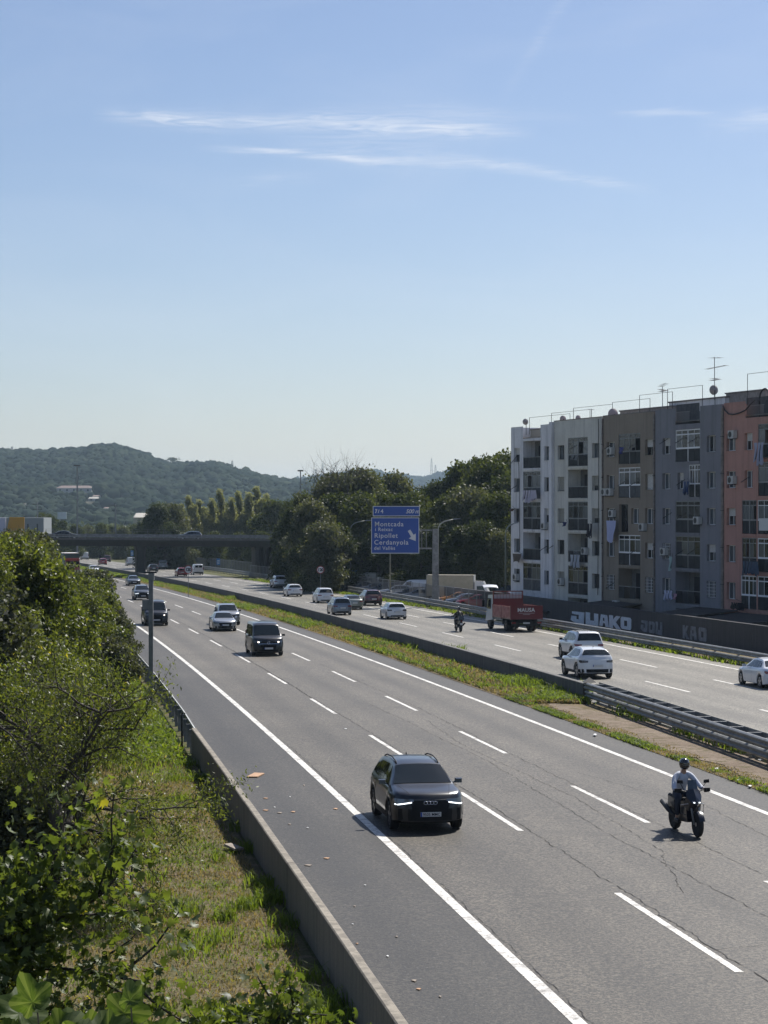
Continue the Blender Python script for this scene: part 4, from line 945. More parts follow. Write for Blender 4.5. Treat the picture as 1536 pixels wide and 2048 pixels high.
SKIN = mat('skin', (.42, .26, .18), .55); SHIRT = mat('white_shirt', (.50, .53, .60), .85, bump=.5, bscale=14); TROU = mat('dark_trousers', (.022, .026, .04), .85); GLOVE = mat('black_glove', (.012, .012, .012), .6)
JACK = mat('black_jacket', (.012, .012, .014), .7, bump=.4, bscale=14); SHOE = mat('black_shoe', (.012, .012, .012), .5); HELM = paint('helmet_black', (.012, .012, .014), 0, .15); VIS = mat('visor', (.02, .022, .025), .04, coat=1)
NAVY = mat('dark_fairing', (.008, .010, .017), .3, coat=.7)
def rider(loc, rz, label, shirt, group, rx=0.0, long_coat=False):
    r = empty('person', loc, rz, label, 'person', group, rx)
    A = {}
    for sg in (-1, 1):
        A[sg] = [(0, -.20, 1.42, .10), (sg * .10, -.19, 1.43, .085), (sg * .205, -.17, 1.40, .068), (sg * .30, -.02, 1.24, .050), (sg * .36, .12, 1.13, .045), (sg * .37, .28, 1.115, .036), (sg * .37, .36, 1.12, .030)]
    Lg = {sg: [(0, -.42, .93, .15), (sg * .10, -.38, .90, .125), (sg * .17, -.12, .90, .098), (sg * .24, .10, .86, .072), (sg * .245, .07, .68, .062), (sg * .235, .0, .44, .048), (sg * .235, -.03, .38, .042), (sg * .24, .05, .345, .040), (sg * .245, .16, .335, .034)] for sg in (-1, 1)}
    T = [(0, -.42, .93, .15), (0, -.39, 1.08, .145), (0, -.31, 1.25, .155), (0, -.20, 1.42, .10), (0, -.155, 1.50, .058), (0, -.13, 1.57, .065), (0, -.10, 1.67, .095), (0, -.10, 1.74, .07)]
    body = link('body', skin_mesh('body', [T] + [A[-1], A[1], Lg[-1], Lg[1]], SKIN), r)
    e = .016; sh = lambda ch, n: [(x, y, z, q + e) for x, y, z, q in ch[:n]]
    link('jacket' if shirt is JACK else 'shirt', skin_mesh('shirt', [sh(T, 4)] + [sh(A[-1], 6), sh(A[1], 6)], shirt), body)
    link('trousers', skin_mesh('trousers', [sh(T, 2)] + [sh(Lg[-1], 6), sh(Lg[1], 6)], TROU), body)
    for sg in (-1, 1):
        s_ = MB(); f = Lg[sg][-3:]; s_.tube([(sg * .235, -.10, .345), (sg * .24, -.03, .345), (sg * .245, .08, .335), (sg * .25, .19, .325)], [.045, .055, .052, .032], 10); s_.box(sg * .242 - .05, sg * .242 + .05, -.12, .20, .285, .305); s_.build('shoe', SHOE, body, True, 40)
        g = MB(); g.tube([(sg * .37, .30, 1.115), (sg * .37, .37, 1.12), (sg * .37, .41, 1.12)], [.036, .042, .038], 8)
        for k, (ln, rr) in enumerate(((.9, .0105), (1.0, .011), (.95, .0108), (.8, .0095))):
            x = sg * (.335 + .021 * k); g.tube([(x, .40, 1.135)] + [(x, .43 + .034 * math.sin(t) * ln, 1.112 + .034 * math.cos(t) * ln) for t in (0.2, .9, 1.7, 2.5, 3.2)], rr, 6)
        g.tube([(sg * .335, .385, 1.11), (sg * .322, .405, 1.085), (sg * .325, .432, 1.078)], .012, 6); g.build('glove', GLOVE, body, True)
    # helmet with visor
    h = MB(); rows = []
    for i in range(11):
        t = math.pi * i / 10; rr = .138 * math.sin(t)**.8 if 0 < i < 10 else .01; z = .15 * math.cos(t)
        rows.append([(rr * .94 * math.cos(a), rr * 1.1 * math.sin(a) + (.02 if z < 0 else 0), z) for a in np.linspace(0, 2 * math.pi, 21)])
    rows = rows[:-2]; h.grid(rows)
    for i in range(len(h.v)): x, y, z = h.v[i]; h.v[i] = (x, y - .10, z + 1.70)
    ho = h.build('helmet', HELM, body, True)
    v = MB(); v.grid([[(.137 * math.sin(a), .153 * math.cos(a) * k - .10, 1.70 + z) for a in np.linspace(-1.15, 1.15, 11)] for z, k in ((-.045, .985), (.0, 1.0), (.045, .965))]); v.build('visor', VIS, ho, True)
    f = MB()                              # face details behind the visor: nose, lips, ears
    f.tube([(0, .0, 1.70), (0, .018, 1.665), (0, .0, 1.655)], [.008, .013, .01], 6); f.tube([(-.022, -.005, 1.635), (0, .002, 1.633), (.022, -.005, 1.635)], .006, 5); f.build('face', SKIN, body, True)
    return r
def motorbike(loc, rz, label, group, rx=0.0, big=True, name='motorcycle'):
    r = empty(name, loc, rz, label, 'motorcycle', group, rx); Rf = .315
    for y, w_ in ((.80, .12), (-.76, .16)):
        t = MB(); h = w_ / 2; t.lathe([(.19, -h * .7), (.255, -h), (.30, -h * .75), (.318, 0), (.30, h * .75), (.255, h), (.19, h * .7)], 28); wo = link('wheel', t.mesh('tyre', RUBBER, True), r, (0, y, .318))
        m = MB(); m.lathe([(.19, -h * .5), (.205, -h * .72), (.205, h * .72), (.19, h * .5), (.178, 0)], 24); m.lathe([(.05, -.05), (.05, .05)], 10)
        for k in range(10): m.box(-.014, .014, -.012, .012, .04, .19, Matrix.Rotation(2 * math.pi * k / 10, 4, 'X'))
        link('rim', m.mesh('rim', ALLOY if y > 0 else ALLOYD, True, 35), wo)
    f = MB()
    for sg in (-1, 1): f.tube([(sg * .095, .80, .318), (sg * .095, .62, .72), (sg * .09, .52, .98)], [.028, .026, .022], 8)
    f.build('fork', GALVD, r, True)
    fd = MB(); fd.grid([[(x, .80 + .35 * math.cos(t), .318 + .35 * math.sin(t) - abs(x) * .25) for x in (-.07, 0, .07)] for t in np.linspace(.35, 2.5, 10)]); fd.build('front_fender', NAVY, r, True)
    # front fairing: faceted beak
    p = [(0, .78, .78), (.13, .70, .84), (.20, .55, .98), (.17, .46, 1.12), (0, .52, 1.16), (0, .66, 1.00), (.22, .42, .74), (.17, .55, .62), (0, .66, .66)]
    q = [(-x, y, z) for x, y, z in p]
    fm = MB(); fc = [(0, 1, 5), (1, 2, 5), (5, 2, 3, 4), (1, 6, 2), (0, 8, 7, 1), (1, 7, 6)]
    fm.add(p, fc); fm.add(q, [x[::-1] for x in fc]); fm.build('fairing', NAVY, r)
    bd = MB(); bd.hexa([(-.17, -.15, .30), (.17, -.15, .30), (.16, .52, .34), (-.16, .52, .34), (-.17, -.2, .62), (.17, -.2, .62), (.19, .50, .72), (-.19, .50, .72)]); bd.hexa([(-.13, -.4, .48), (.13, -.4, .48), (.13, .2, .55), (-.13, .2, .55), (-.15, -.45, .74), (.15, -.45, .74), (.12, .3, .84), (-.12, .3, .84)])
    bd.hexa([(-.12, -.95, .62), (.12, -.95, .62), (.15, -.4, .55), (-.15, -.4, .55), (-.09, -1.02, .86), (.09, -1.02, .86), (.16, -.4, .80), (-.16, -.4, .80)]); bd.build('frame_body', NAVY if big else P_NIGHT, r)
    MB().hexa([(-.15, -.88, .84), (.15, -.88, .84), (.13, .02, .82), (-.13, .02, .82), (-.11, -.88, .90), (.11, -.88, .90), (.10, .0, .87), (-.10, .0, .87)]).build('seat', BLACKP, r)
    MB().hexa([(-.10, -.76, .30), (-.03, -.76, .30), (-.03, -.1, .30), (-.10, -.1, .30), (-.10, -.76, .38), (-.03, -.76, .38), (-.03, -.1, .42), (-.10, -.1, .42)]).build('swingarm', GALVD, r)
    e = MB(); e.tube([(.16, -.25, .38), (.19, -.5, .44), (.23, -.62, .52), (.25, -1.02, .68)], [.035, .05, .062, .062], 10); e.build('exhaust', METD, r, True)
    w_ = MB(); w_.grid([[(x, .50 - .10 * t - .6 * x * x, 1.10 + .26 * t) for x in np.linspace(-.14 + .03 * t, .14 - .03 * t, 5)] for t in (0, .5, 1)]); w_.build('windscreen', GLASSL, r, True)
    hb = MB(); hb.tube([(-.43, .40, 1.115), (-.30, .42, 1.118), (-.12, .44, 1.06), (.12, .44, 1.06), (.30, .42, 1.118), (.43, .40, 1.115)], .016, 8); hb.build('handlebar', METD, r, True)
    for sg in (-1, 1):
        g = MB(); g.hexa([(sg * .30, .46, 1.06), (sg * .47, .42, 1.07), (sg * .47, .46, 1.07), (sg * .30, .51, 1.06), (sg * .30, .47, 1.17), (sg * .46, .43, 1.16), (sg * .46, .46, 1.16), (sg * .30, .51, 1.17)]); g.build('hand_guard', BLACKP, r)
        m = MB(); m.tube([(sg * .22, .45, 1.12), (sg * .33, .50, 1.30)], .008, 5); m.hexa([(sg * .27, .50, 1.29), (sg * .42, .49, 1.30), (sg * .42, .52, 1.30), (sg * .27, .53, 1.29), (sg * .28, .49, 1.37), (sg * .41, .48, 1.38), (sg * .41, .51, 1.38), (sg * .28, .52, 1.37)]); m.build('mirror', BLACKP, r)
        l = MB(); l.hexa([(sg * .03, .762, .80), (sg * .11, .725, .825), (sg * .11, .70, .87), (sg * .03, .73, .86), (sg * .03, .768, .815), (sg * .115, .735, .84), (sg * .11, .712, .88), (sg * .03, .74, .875)]); l.build('headlight', LAMPW, r); MB().box(sg * .07 - .018, sg * .07 + .018, .752, .772, .832, .856).build('lamp_bulb', DRL, r)
        c = MB(); c.tube([(sg * .16, .48, .50), (sg * .29, .42, .56), (sg * .30, .44, .76), (sg * .17, .58, .80), (0, .69, .74)], .013, 6)
        if big: c.build('crash_bar', ALLOY, r, True)
    t = MB(); t.box(-.05, .05, -1.06, -1.02, .80, .85); t.build('tail_light', LAMPR, r); link('number_plate', MB().box(-.10, .10, -1.03, -1.02, .52, .67).mesh('number_plate', PLATEW), r)
    if not big: MB().hexa([(-.2, -1.05, .92), (.2, -1.05, .92), (.2, -.72, .92), (-.2, -.72, .92), (-.17, -1.02, 1.2), (.17, -1.02, 1.2), (.17, -.76, 1.18), (-.17, -.76, 1.18)]).build('top_box', P_NIGHT, r)
    return r
X, Y, Z = px(1372, 1666); d, hd = heading(Y, True); hd += R(4)
motorbike((X, Y, Z), hd, 'dark adventure motorcycle with silver crash bars ridden by the person in white', G_IN, SL)
rider((X, Y, Z), hd, 'motorcyclist in white shirt, dark trousers and black helmet', SHIRT, 'motorcycle riders', SL)
X, Y, Z = px(917, 1263); d, hd = heading(Y, False)
motorbike((X, Y, Z), hd, 'dark scooter seen from behind next to the red lorry', G_OUT, -SL, False, 'scooter')
rider((X, Y, Z), hd, 'scooter rider all in black seen from behind', JACK, 'motorcycle riders', -SL)

# ------------------------------------------------------------------ apartment row
FO = Vector((11.9, 198.0)); FD = Vector((14.9, -39.9)).normalized()
def fs(xp):                               # metres along the facade line where the ray of column xp meets it
    k = (xp - 768) / F; return (k * FO.y - FO.x) / (FD.x - k * FD.y)
def fsd(xp, dp):                          # the same on a plane dp metres behind the facade
    k = (xp - 768) / F; ox, oy = FO.x + .937 * dp, FO.y + .35 * dp; return (k * oy - ox) / (FD.x - k * FD.y)
def onr(xp, yp, dp):
    s_ = fsd(xp, dp); P = FO + FD * s_; X, Y = P.x + .937 * dp, P.y + .35 * dp; return Vector((X, Y, CH + (1019 - yp) / F * Y))
def fz(xp, yp):
    Y = FO.y + FD.y * fs(xp); return CH + (1019 - yp) / F * Y
FRZ = math.atan2(FD.y, FD.x)
ROWZ = [12.55 - 2.79 * i for i in range(6)]
WFR = mat('window_frame_white', (.80, .80, .80), .5); WFD = mat('window_frame_dark', (.05, .048, .045), .5, .4); WFG = mat('window_frame_grey', (.22, .225, .23), .45, .4)
PANE = mat('window_pane', (.010, .013, .017), .05, spec=.35); PANEL = mat('window_pane_pale', (.070, .085, .10), .10, spec=.5); SHUT = mat('roller_shutter', (.55, .54, .51), .7, var=.12, vscale=8); SHUTB = mat('roller_shutter_beige', (.30, .29, .25), .7, var=.15, vscale=8)
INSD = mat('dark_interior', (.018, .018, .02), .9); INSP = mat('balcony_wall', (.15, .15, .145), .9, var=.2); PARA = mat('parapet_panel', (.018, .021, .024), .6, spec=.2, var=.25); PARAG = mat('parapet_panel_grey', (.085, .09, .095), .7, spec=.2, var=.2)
def wall_paint(name, c, dirt):
    m = bpy.data.materials.new(name); m.use_nodes = True; t = m.node_tree; b = t.nodes['Principled BSDF']; g = N(t, 'ShaderNodeNewGeometry').outputs['Position']
    cc_ = mixc(t, ramp(t, noi(t, g, .35, 6, .7), .38, .62), tuple(v * .86 for v in c), c)
    mp = N(t, 'ShaderNodeMapping'); mp.inputs['Scale'].default_value = (1.6, 1.6, .10); t.links.new(g, mp.inputs[0])
    cc_ = mixc(t, M(t, 'MULTIPLY', ramp(t, noi(t, mp.outputs[0], 1.0, 7, .75), .50, .74), dirt), cc_, tuple(v * .38 for v in c))
    cc_ = mixc(t, M(t, 'MULTIPLY', ramp(t, noi(t, g, 2.4, 6, .8, .6), .60, .66), dirt * .7), cc_, tuple(v * .6 for v in c))
    t.links.new(cc_, b.inputs['Base Color']); b.inputs['Roughness'].default_value = .9
    bp = N(t, 'ShaderNodeBump', i_Strength=.25, i_Distance=.02); t.links.new(noi(t, g, 14, 4, .8), bp.inputs['Height']); t.links.new(bp.outputs[0], b.inputs['Normal']); return m
WA = wall_paint('wall_white', (.78, .77, .78), .9); WB = wall_paint('wall_pale_grey', (.68, .66, .59), .6); WC = wall_paint('wall_brown', (.29, .24, .185), .6); WDm = wall_paint('wall_slate', (.235, .235, .255), .5); WE = wall_paint('wall_salmon', (.50, .27, .215), .65)
TERR = mat('roof_tile_floor', (.16, .15, .14), .85, var=.3); COPE = mat('coping', (.19, .17, .16), .8, var=.3)
rngb = random.Random(21)
def facade_block(label, x0p, x1p, wallm, openings, ztop, depth=11.0, z0=-3.0, dents=(), proud=0.0):
    s0, s1 = fs(x0p), fs(x1p); P = FO + FD * s0
    root = empty('apartment_block', (P.x - .938 * proud, P.y - .347 * proud, 0), FRZ, label, 'apartment block', 'row of apartment blocks'); W = s1 - s0
    ops = []
    for o in openings: ops.append(dict(o, a=fs(o['x0']) - s0, b=fs(o['x1']) - s0))
    xs = sorted(set([0, W] + [v for o in ops for v in (o['a'], o['b'])] + [v for d in dents for v in (fs(d[0]) - s0, fs(d[1]) - s0)])); zs = sorted(set([z0, ztop] + [v for o in ops for v in (o['za'], o['zb'])] + [d[2] for d in dents]))
    mb = MB()
    for i in range(len(xs) - 1):
        for k in range(len(zs) - 1):
            xm, zm = (xs[i] + xs[i+1]) / 2, (zs[k] + zs[k+1]) / 2
            if any(o['a'] < xm < o['b'] and o['za'] < zm < o['zb'] for o in ops): continue
            if any(fs(d[0]) - s0 < xm < fs(d[1]) - s0 and zm > d[2] for d in dents): continue
            mb.add([(xs[i], 0, zs[k]), (xs[i+1], 0, zs[k]), (xs[i+1], 0, zs[k+1]), (xs[i], 0, zs[k+1])], [(0, 1, 2, 3)])
    for o in ops:
        a, b, c, d, q = o['a'], o['b'], o['za'], o['zb'], o['d']
        mb.add([(a, 0, c), (b, 0, c), (b, 0, d), (a, 0, d), (a, q, c), (b, q, c), (b, q, d), (a, q, d)], [(0, 1, 5, 4), (1, 2, 6, 5), (2, 3, 7, 6), (3, 0, 4, 7)])
    mb.add([(0, 0, z0), (0, 0, ztop), (0, depth, ztop), (0, depth, z0), (W, 0, z0), (W, 0, ztop), (W, depth, ztop), (W, depth, z0)], [(0, 1, 2, 3), (4, 7, 6, 5), (3, 2, 6, 7)])
    mb.build('wall', wallm, root)
    MB().box(.02, W - .02, .3, depth - .1, ztop - 1.1, ztop - 1.0).build('roof', TERR, root)
    MB().box(-.02, W * 1.0, -.04, .22, ztop, ztop + .06).build('coping', COPE, root) if not dents else None
    for o in ops:
        a, b, c, d, q = o['a'], o['b'], o['za'], o['zb'], o['d']; w_ = b - a; h = d - c; t = o['t']; fr = o.get('fr', WFR)
        if o['k'] == 'win':
            yq = q - .03; f = MB(); e = .05
            if t == 'grille': e = .04
            f.box(a, a + e, yq - .05, yq, c, d); f.box(b - e, b, yq - .05, yq, c, d); f.box(a + e, b - e, yq - .05, yq, c, c + e); f.box(a + e, b - e, yq - .05, yq, d - e, d); f.box(a + w_ / 2 - .025, a + w_ / 2 + .025, yq - .055, yq, c + e, d - e)
            fo = f.build('window', fr, root)
            MB().box(a + e, b - e, yq - .02, yq, c + e, d - e).build('pane', PANEL if t == 'pale' else PANE, fo)
            MB().box(a - .04, b + .04, -.05, yq - .06, c - .05, c + .0).build('sill', wallm, fo)
            if t in ('half', 'shut', 'most'):
                k = {'half': .5, 'shut': 1.0, 'most': .72}[t]; s_ = MB(); n = int(h * k / .12)
                for i in range(n): s_.box(a + e, b - e, yq - .085 + .008 * (i % 2), yq - .06, d - .12 * (i + 1) + .005, d - .12 * i)
                s_.build('roller_shutter', o.get('sm', SHUT), fo)
            if t == 'grille':
                g = MB()
                for i in range(1, 6): g.box(a + w_ * i / 6 - .01, a + w_ * i / 6 + .01, .0, .02, c, d)
                for i in range(1, 5): g.box(a, b, .002, .018, c + h * i / 5 - .01, c + h * i / 5 + .01)
                g.build('grille', WFR, fo)
            if t == 'open':
                MB().box(b - .5, b - .46, yq - .62, yq - .06, c + .06, d - .06).build('open_sash', WFR, fo)
        else:
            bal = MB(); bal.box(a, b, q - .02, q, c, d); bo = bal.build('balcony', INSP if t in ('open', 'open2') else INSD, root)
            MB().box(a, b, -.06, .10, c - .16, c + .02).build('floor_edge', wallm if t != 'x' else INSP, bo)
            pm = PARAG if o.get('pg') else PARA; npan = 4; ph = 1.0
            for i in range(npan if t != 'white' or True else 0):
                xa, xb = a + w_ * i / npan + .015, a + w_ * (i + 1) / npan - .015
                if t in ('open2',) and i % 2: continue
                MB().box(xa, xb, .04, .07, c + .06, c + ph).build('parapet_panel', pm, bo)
            MB().box(a, b, .02, .09, c + ph, c + ph + .05).build('handrail', fr, bo)
            if t in ('enc', 'white', 'tall', 'enc2'):
                f = MB(); e = .055 if t != 'white' else .085; z1 = c + ph + .05; zt = d - .42
                f.box(a, a + e, .03, .10, z1, d); f.box(b - e, b, .03, .10, z1, d); f.box(a + e, b - e, .03, .10, d - e, d); f.box(a + e, b - e, .03, .10, zt, zt + e); f.box(a + e, b - e, .03, .10, z1, z1 + e)
                f.box(a + w_ / 2 - .05, a + w_ / 2 + .05, .028, .102, c, d)
                for k in (.25, .75): f.box(a + w_ * k - .022, a + w_ * k + .022, .04, .09, z1 + e, d - e)
                fo = f.build('glazing_frame', fr, bo)
                skip = rngb.randrange(4) if t != 'white' else -1
                for i in range(4):
                    xa, xb = a + w_ * i / 4 + .02, a + w_ * (i + 1) / 4 - .02
                    if i != skip: MB().box(xa, xb, .055, .065, z1, zt).build('pane', PANEL if rngb.random() < .5 else PANE, fo)
                    MB().box(xa, xb, .055, .065, zt + e, d - e).build('pane', PANE, fo)
            if t in ('open', 'open2'):
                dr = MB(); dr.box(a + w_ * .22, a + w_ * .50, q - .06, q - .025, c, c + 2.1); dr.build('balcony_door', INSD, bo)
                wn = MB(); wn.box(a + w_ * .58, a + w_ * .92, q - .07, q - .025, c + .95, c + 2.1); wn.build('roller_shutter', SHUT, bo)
    return root
def W_(x0, x1, r, t='pale', fr=None, d=.32, up=0.0, h=1.27, **k): return dict(k='win', x0=x0, x1=x1, za=ROWZ[r] - .64 + up, zb=ROWZ[r] - .64 + up + h, d=d, t=t, fr=fr or WFR, **k)
def B_(x0, x1, r, t='enc', d=None, fr=None, **k): return dict(k='bal', x0=x0, x1=x1, za=ROWZ[r] - 1.30, zb=ROWZ[r] + 1.22, d=d or (1.25 if t in ('open', 'open2') else .9), t=t, fr=fr or WFG, **k)
oa = []
for r, (t1, tb, t2) in enumerate((('half', 'open', 'pale'), ('pale', 'enc', 'dark'), ('dark', 'enc2', 'half'), ('pale', 'open', 'dark'), ('dark', 'enc', 'pale'))):
    oa += [W_(1028, 1039.5, r, t1, WFG), B_(1046, 1081, r, tb, pg=(r in (1, 4))), W_(1088.5, 1100.5, r, t2, WFG)]
facade_block('white peeling apartment block at the left end of the row, roof terrace behind a railing', 1022, 1104, WA, oa, 15.15, dents=((1046, 1081, 14.0),))
ob = []
for r, (t1, tb, t2) in enumerate((('pale', 'enc', 'pale'), ('shut', 'open', 'most'), ('shut', 'enc', 'most'), ('dark', 'open2', 'dark'), ('half', 'enc', 'dark'))):
    ob += [W_(1115, 1128.5, r, t1, WFD, sm=SHUTB), B_(1136, 1175.5, r, tb), W_(1184, 1198.5, r, t2, WFG, sm=SHUTB)]
ob.append(dict(k='bal', x0=1136, x1=1175.5, za=-2.6, zb=-.2, d=1.2, t='open', fr=WFG))
facade_block('pale grey green apartment block, second from the left', 1108, 1205, WB, ob, 15.35)
oc = []
for r, (t1, tb, t2) in enumerate((('pale', 'enc', 'half'), ('pale', 'white', 'shut'), ('pale', None, 'pale'), ('pale', 'white', 'half'), ('grille', 'open2', 'grille'))):
    oc += [W_(1213.5, 1229, r, t1, WFR), W_(1290, 1306, r, t2, WFR if r else WFD)]
    if tb: oc.append(B_(1237, 1280.5, r, tb, fr=WFR if tb == 'white' else WFG, pg=(r == 1)))
    else: oc += [W_(1238, 1256, r, 'dark', WFD, up=-.7, h=2.3), W_(1262, 1277.5, r, 'pale')]
facade_block('brown apartment block in the middle of the row', 1207, 1308, WC, oc, 15.4)
od = []
for r, (t1, tb, t2) in enumerate((('half', 'white', 'dark'), ('pale', None, 'pale'), ('pale', 'white', 'pale'), ('grille', 'enc', 'half'), ('pale', 'open2', 'grille'))):
    od += [W_(1325, 1340.5, r, t1), W_(1413.5, 1431, r, t2)]
    if tb: od.append(B_(1351, 1400, r, tb, fr=WFR if tb == 'white' and r == 0 else WFG))
    else: od += [W_(1355, 1367, r, 'half'), B_(1378, 1400, r, 'enc', fr=WFR)]
od.append(dict(k='bal', x0=1351, x1=1400, za=-2.6, zb=-.3, d=1.2, t='open2', fr=WFG))
facade_block('slate blue apartment block between the brown and salmon ones', 1310.5, 1444, WDm, od, 15.5, dents=((1351, 1400, 14.2),))
oe = []
for r, (t1, tb) in enumerate((('pale', 0), ('pale', 0), ('half', 1), ('pale', 1), ('pale', 2))):
    oe += [W_(1453, 1471, r, t1)]
    if tb == 0: oe += [W_(1489, 1505, r, 'half' if r == 0 else 'pale'), B_(1516, 1566, r, 'enc')]
    elif tb == 1: oe += [B_(1484, 1513, r, 'enc'), B_(1515, 1566, r, 'enc' if r == 2 else 'white', fr=WFR)]
    else: oe += [B_(1482, 1513, r, 'white', fr=WFR), B_(1515, 1566, r, 'white', fr=WFR)]
facade_block('salmon pink apartment block at the right edge', 1448, 1600, WE, oe, 15.55, dents=((1491, 1552, 14.3),))
def onf(xp, yp, out=0.0):                 # point on the facade plane under a photo pixel
    s = fs(xp); P = FO + FD * s; return Vector((P.x - .937 * out, P.y - .350 * out, fz(xp, yp)))
# downpipes and piers between the blocks
PIPE = mat('drain_pipe', (.20, .17, .15), .7, var=.3)
for xp, wdt, m_, lb in ((1105.8, .55, WA, 'white pier between the white and pale grey blocks'), (1206, .10, PIPE, 'rusty drain pipe between the pale grey and brown blocks'), (1309.3, .13, PIPE, 'brown drain pipe between the brown and slate blocks'), (1446, .28, PIPE, 'drain pipes in the joint between the slate and salmon blocks')):
    P = onf(xp, 1000, .02); r = empty('drain_pipe', (P.x, P.y, 0), FRZ, lb, 'drain pipe')
    MB().box(-wdt / 2, wdt / 2, -.10 if wdt < .5 else -.25, .12, -3, 15.2 if wdt < .5 else 15.3).build('pipe', m_, r)
    if wdt < .5:
        for z in np.arange(-1, 15, 2.8): MB().box(-wdt / 2 - .03, wdt / 2 + .03, -.13, .0, z, z + .06).build('bracket', WFD, r)
# roof structures
BRK = mat('rooftop_brick', (.28, .25, .235), .9, var=.25); 
for x0, x1, z0, z1, dp, m_, lb in ((1240, 1345, 14.4, 16.05, 4.0, BRK, 'grey roughcast stair house on the brown block roof'), (1338, 1450, 14.4, 16.45, 4.6, WA, 'pale pink white stair house on the slate block roof'), (1452, 1530, 14.4, 16.75, 5.0, BRK, 'grey stair house on the salmon block roof'), (1052, 1080, 13.9, 14.9, 2.0, SHUTB, 'beige low parapet on the white block roof')):
    a = FO + FD * (fsd(x0, dp)); L = fsd(x1, dp) - fsd(x0, dp); r = empty('stair_house', (a.x + .937 * dp, a.y + .35 * dp, 0), FRZ, lb, 'roof structure')
    MB().box(0, L, 0, 3, z0, z1).build('wall', m_, r); MB().box(-.08, L + .08, -.08, 3.08, z1 + .003, z1 + .12).build('coping', COPE, r)
def corr(x0, x1, z0, z1, dp, lb):
    a = FO + FD * fsd(x0, dp); L = fsd(x1, dp) - fsd(x0, dp); r = empty('corrugated_screen', (a.x + .937 * dp, a.y + .35 * dp, 0), FRZ, lb, 'screen'); mb = MB(); n = int(L / .07)
    mb.grid([[(L * i / n, .04 * math.sin(i * 1.57), z) for i in range(n + 1)] for z in (z0, z1)]); mb.build('sheet', PARAG, r, True)
    g = MB(); 
    for i in range(int(L / .12)): g.box(.12 * i, .12 * i + .015, -.9, -.88, z0 - .3, z0 + .7)
    g.box(0, L, -.905, -.875, z0 + .7, z0 + .73); g.box(0, L, -.905, -.875, z0 - .3, z0 - .27); g.build('railing', WFG, r)
corr(1353, 1400, 14.5, 15.9, 1.2, 'grey corrugated screen and railing on the slate block terrace'); corr(1493, 1550, 14.5, 15.9, 1.2, 'grey corrugated screen and railing on the salmon block terrace')
def rframe(x0, x1, zt, dp, lb):
    a = FO + FD * fsd(x0, dp); L = fsd(x1, dp) - fsd(x0, dp); r = empty('clothes_line_frame', (a.x + .937 * dp, a.y + .35 * dp, 0), FRZ, lb, 'roof frame', 'metal clothes line frames on the roofs')
    n = max(2, int(L / 4.5) + 1)
    for i in range(n): MB().tube([(L * i / (n - 1), 0, 14.4), (L * i / (n - 1), 0, zt)], .024, 5).build('post', WFD, r)
    m = MB(); m.tube([(0, 0, zt), (L, 0, zt)], .017, 5); m.build('top_bar', WFD, r)
for i, (x0, x1, zt, dp) in enumerate(((1059, 1140, 15.95, .5), (1103, 1180, 16.15, .5), (1147, 1225, 16.4, .5), (1225, 1300, 16.55, .5), (1279, 1345, 16.9, .5), (1335, 1405, 17.15, .5), (1495, 1560, 17.6, .4))):
    rframe(x0, x1, zt, dp, ['thin dark clothes line frame above the white block', 'thin dark frame over the joint of white and pale grey blocks', 'thin dark frame above the pale grey block', 'thin dark frame over the left half of the brown block', 'thin dark frame over the right half of the brown block', 'thin dark frame above the slate block', 'thin dark frame above the salmon block'][i])
# satellite dishes
DISH = mat('dish_grey', (.33, .30, .28), .6, var=.15); DISHP = mat('dish_pink', (.42, .33, .32), .6)
def dish(xp, yp, dia, m_, lb, pole=1.2, out=-.5):
    P = onr(xp, yp, -out); r = empty('satellite_dish', P, R(200), lb, 'satellite dish', 'satellite dishes on the roofs')
    mb = MB(); rows = [[(rr * dia / 2 * math.cos(a), .12 - .22 * rr * rr * dia, rr * dia / 2 * math.sin(a)) for a in np.linspace(0, 2 * math.pi, 21)] for rr in (.02, .35, .7, 1)]
    mb.grid(rows); mb.build('reflector', m_, r, True); MB().tube([(0, .15, 0), (0, .15, -pole)], .03, 6).build('mast', WFD, r)
    MB().tube([(0, -.0, -dia * .45), (0, -.45, -.1)], .015, 5).build('feed_arm', WFD, r)
dish(1051, 843.5, .58, DISH, 'round grey satellite dish at the left end of the roofline'); dish(1428, 780, .78, DISH, 'grey satellite dish on the tall antenna mast', 2.0, -3)
dish(1126, 838, .62, DISHP, 'pale pink dish peeping over the pale grey roof'); dish(1227, 828, .95, DISHP, 'pinkish dish at the left edge of the brown roof'); dish(1156, 836, .5, DISHP, 'small pinkish dish low behind the pale grey roof')
# antennas
def antenna(xp, y0, y1, out, els, lb):
    P = onr(xp, y1, -out); Pt = onr(xp, y0, -out); h = Pt.z - P.z; r = empty('tv_antenna', P, FRZ, lb, 'antenna', 'television antennas'); MB().tube([(0, 0, 0), (0, 0, h)], .03, 5).build('mast', GALVD, r)
    for f, L, n, sl in els:
        m = MB(); z = h * f; m.tube([(-L * .4, 0, z), (L * .6, 0, z + sl)], .018, 4)
        for i in range(n): x = -L * .4 + L * i / max(1, n - 1); m.tube([(x, -.28, z + sl * i / n), (x, .28, z + sl * i / n)], .011, 4)
        m.build('boom', GALVD, r)
antenna(1429, 714, 800, -3, ((.99, 1.5, 3, -.1), (.74, 3.0, 9, .12), (.50, .7, 3, 0), (.46, 1.1, 6, .05)), 'tall television antenna with several booms')
antenna(1325, 772, 815, -2, ((.98, .9, 6, .25), (.86, 1.0, 6, -.2), (.74, .8, 5, .1)), 'short bushy television antenna above the brown block'); antenna(1183, 818, 836, -.3, ((.98, .25, 2, -.05),), 'small hooked vent pipe on the pale grey roof')
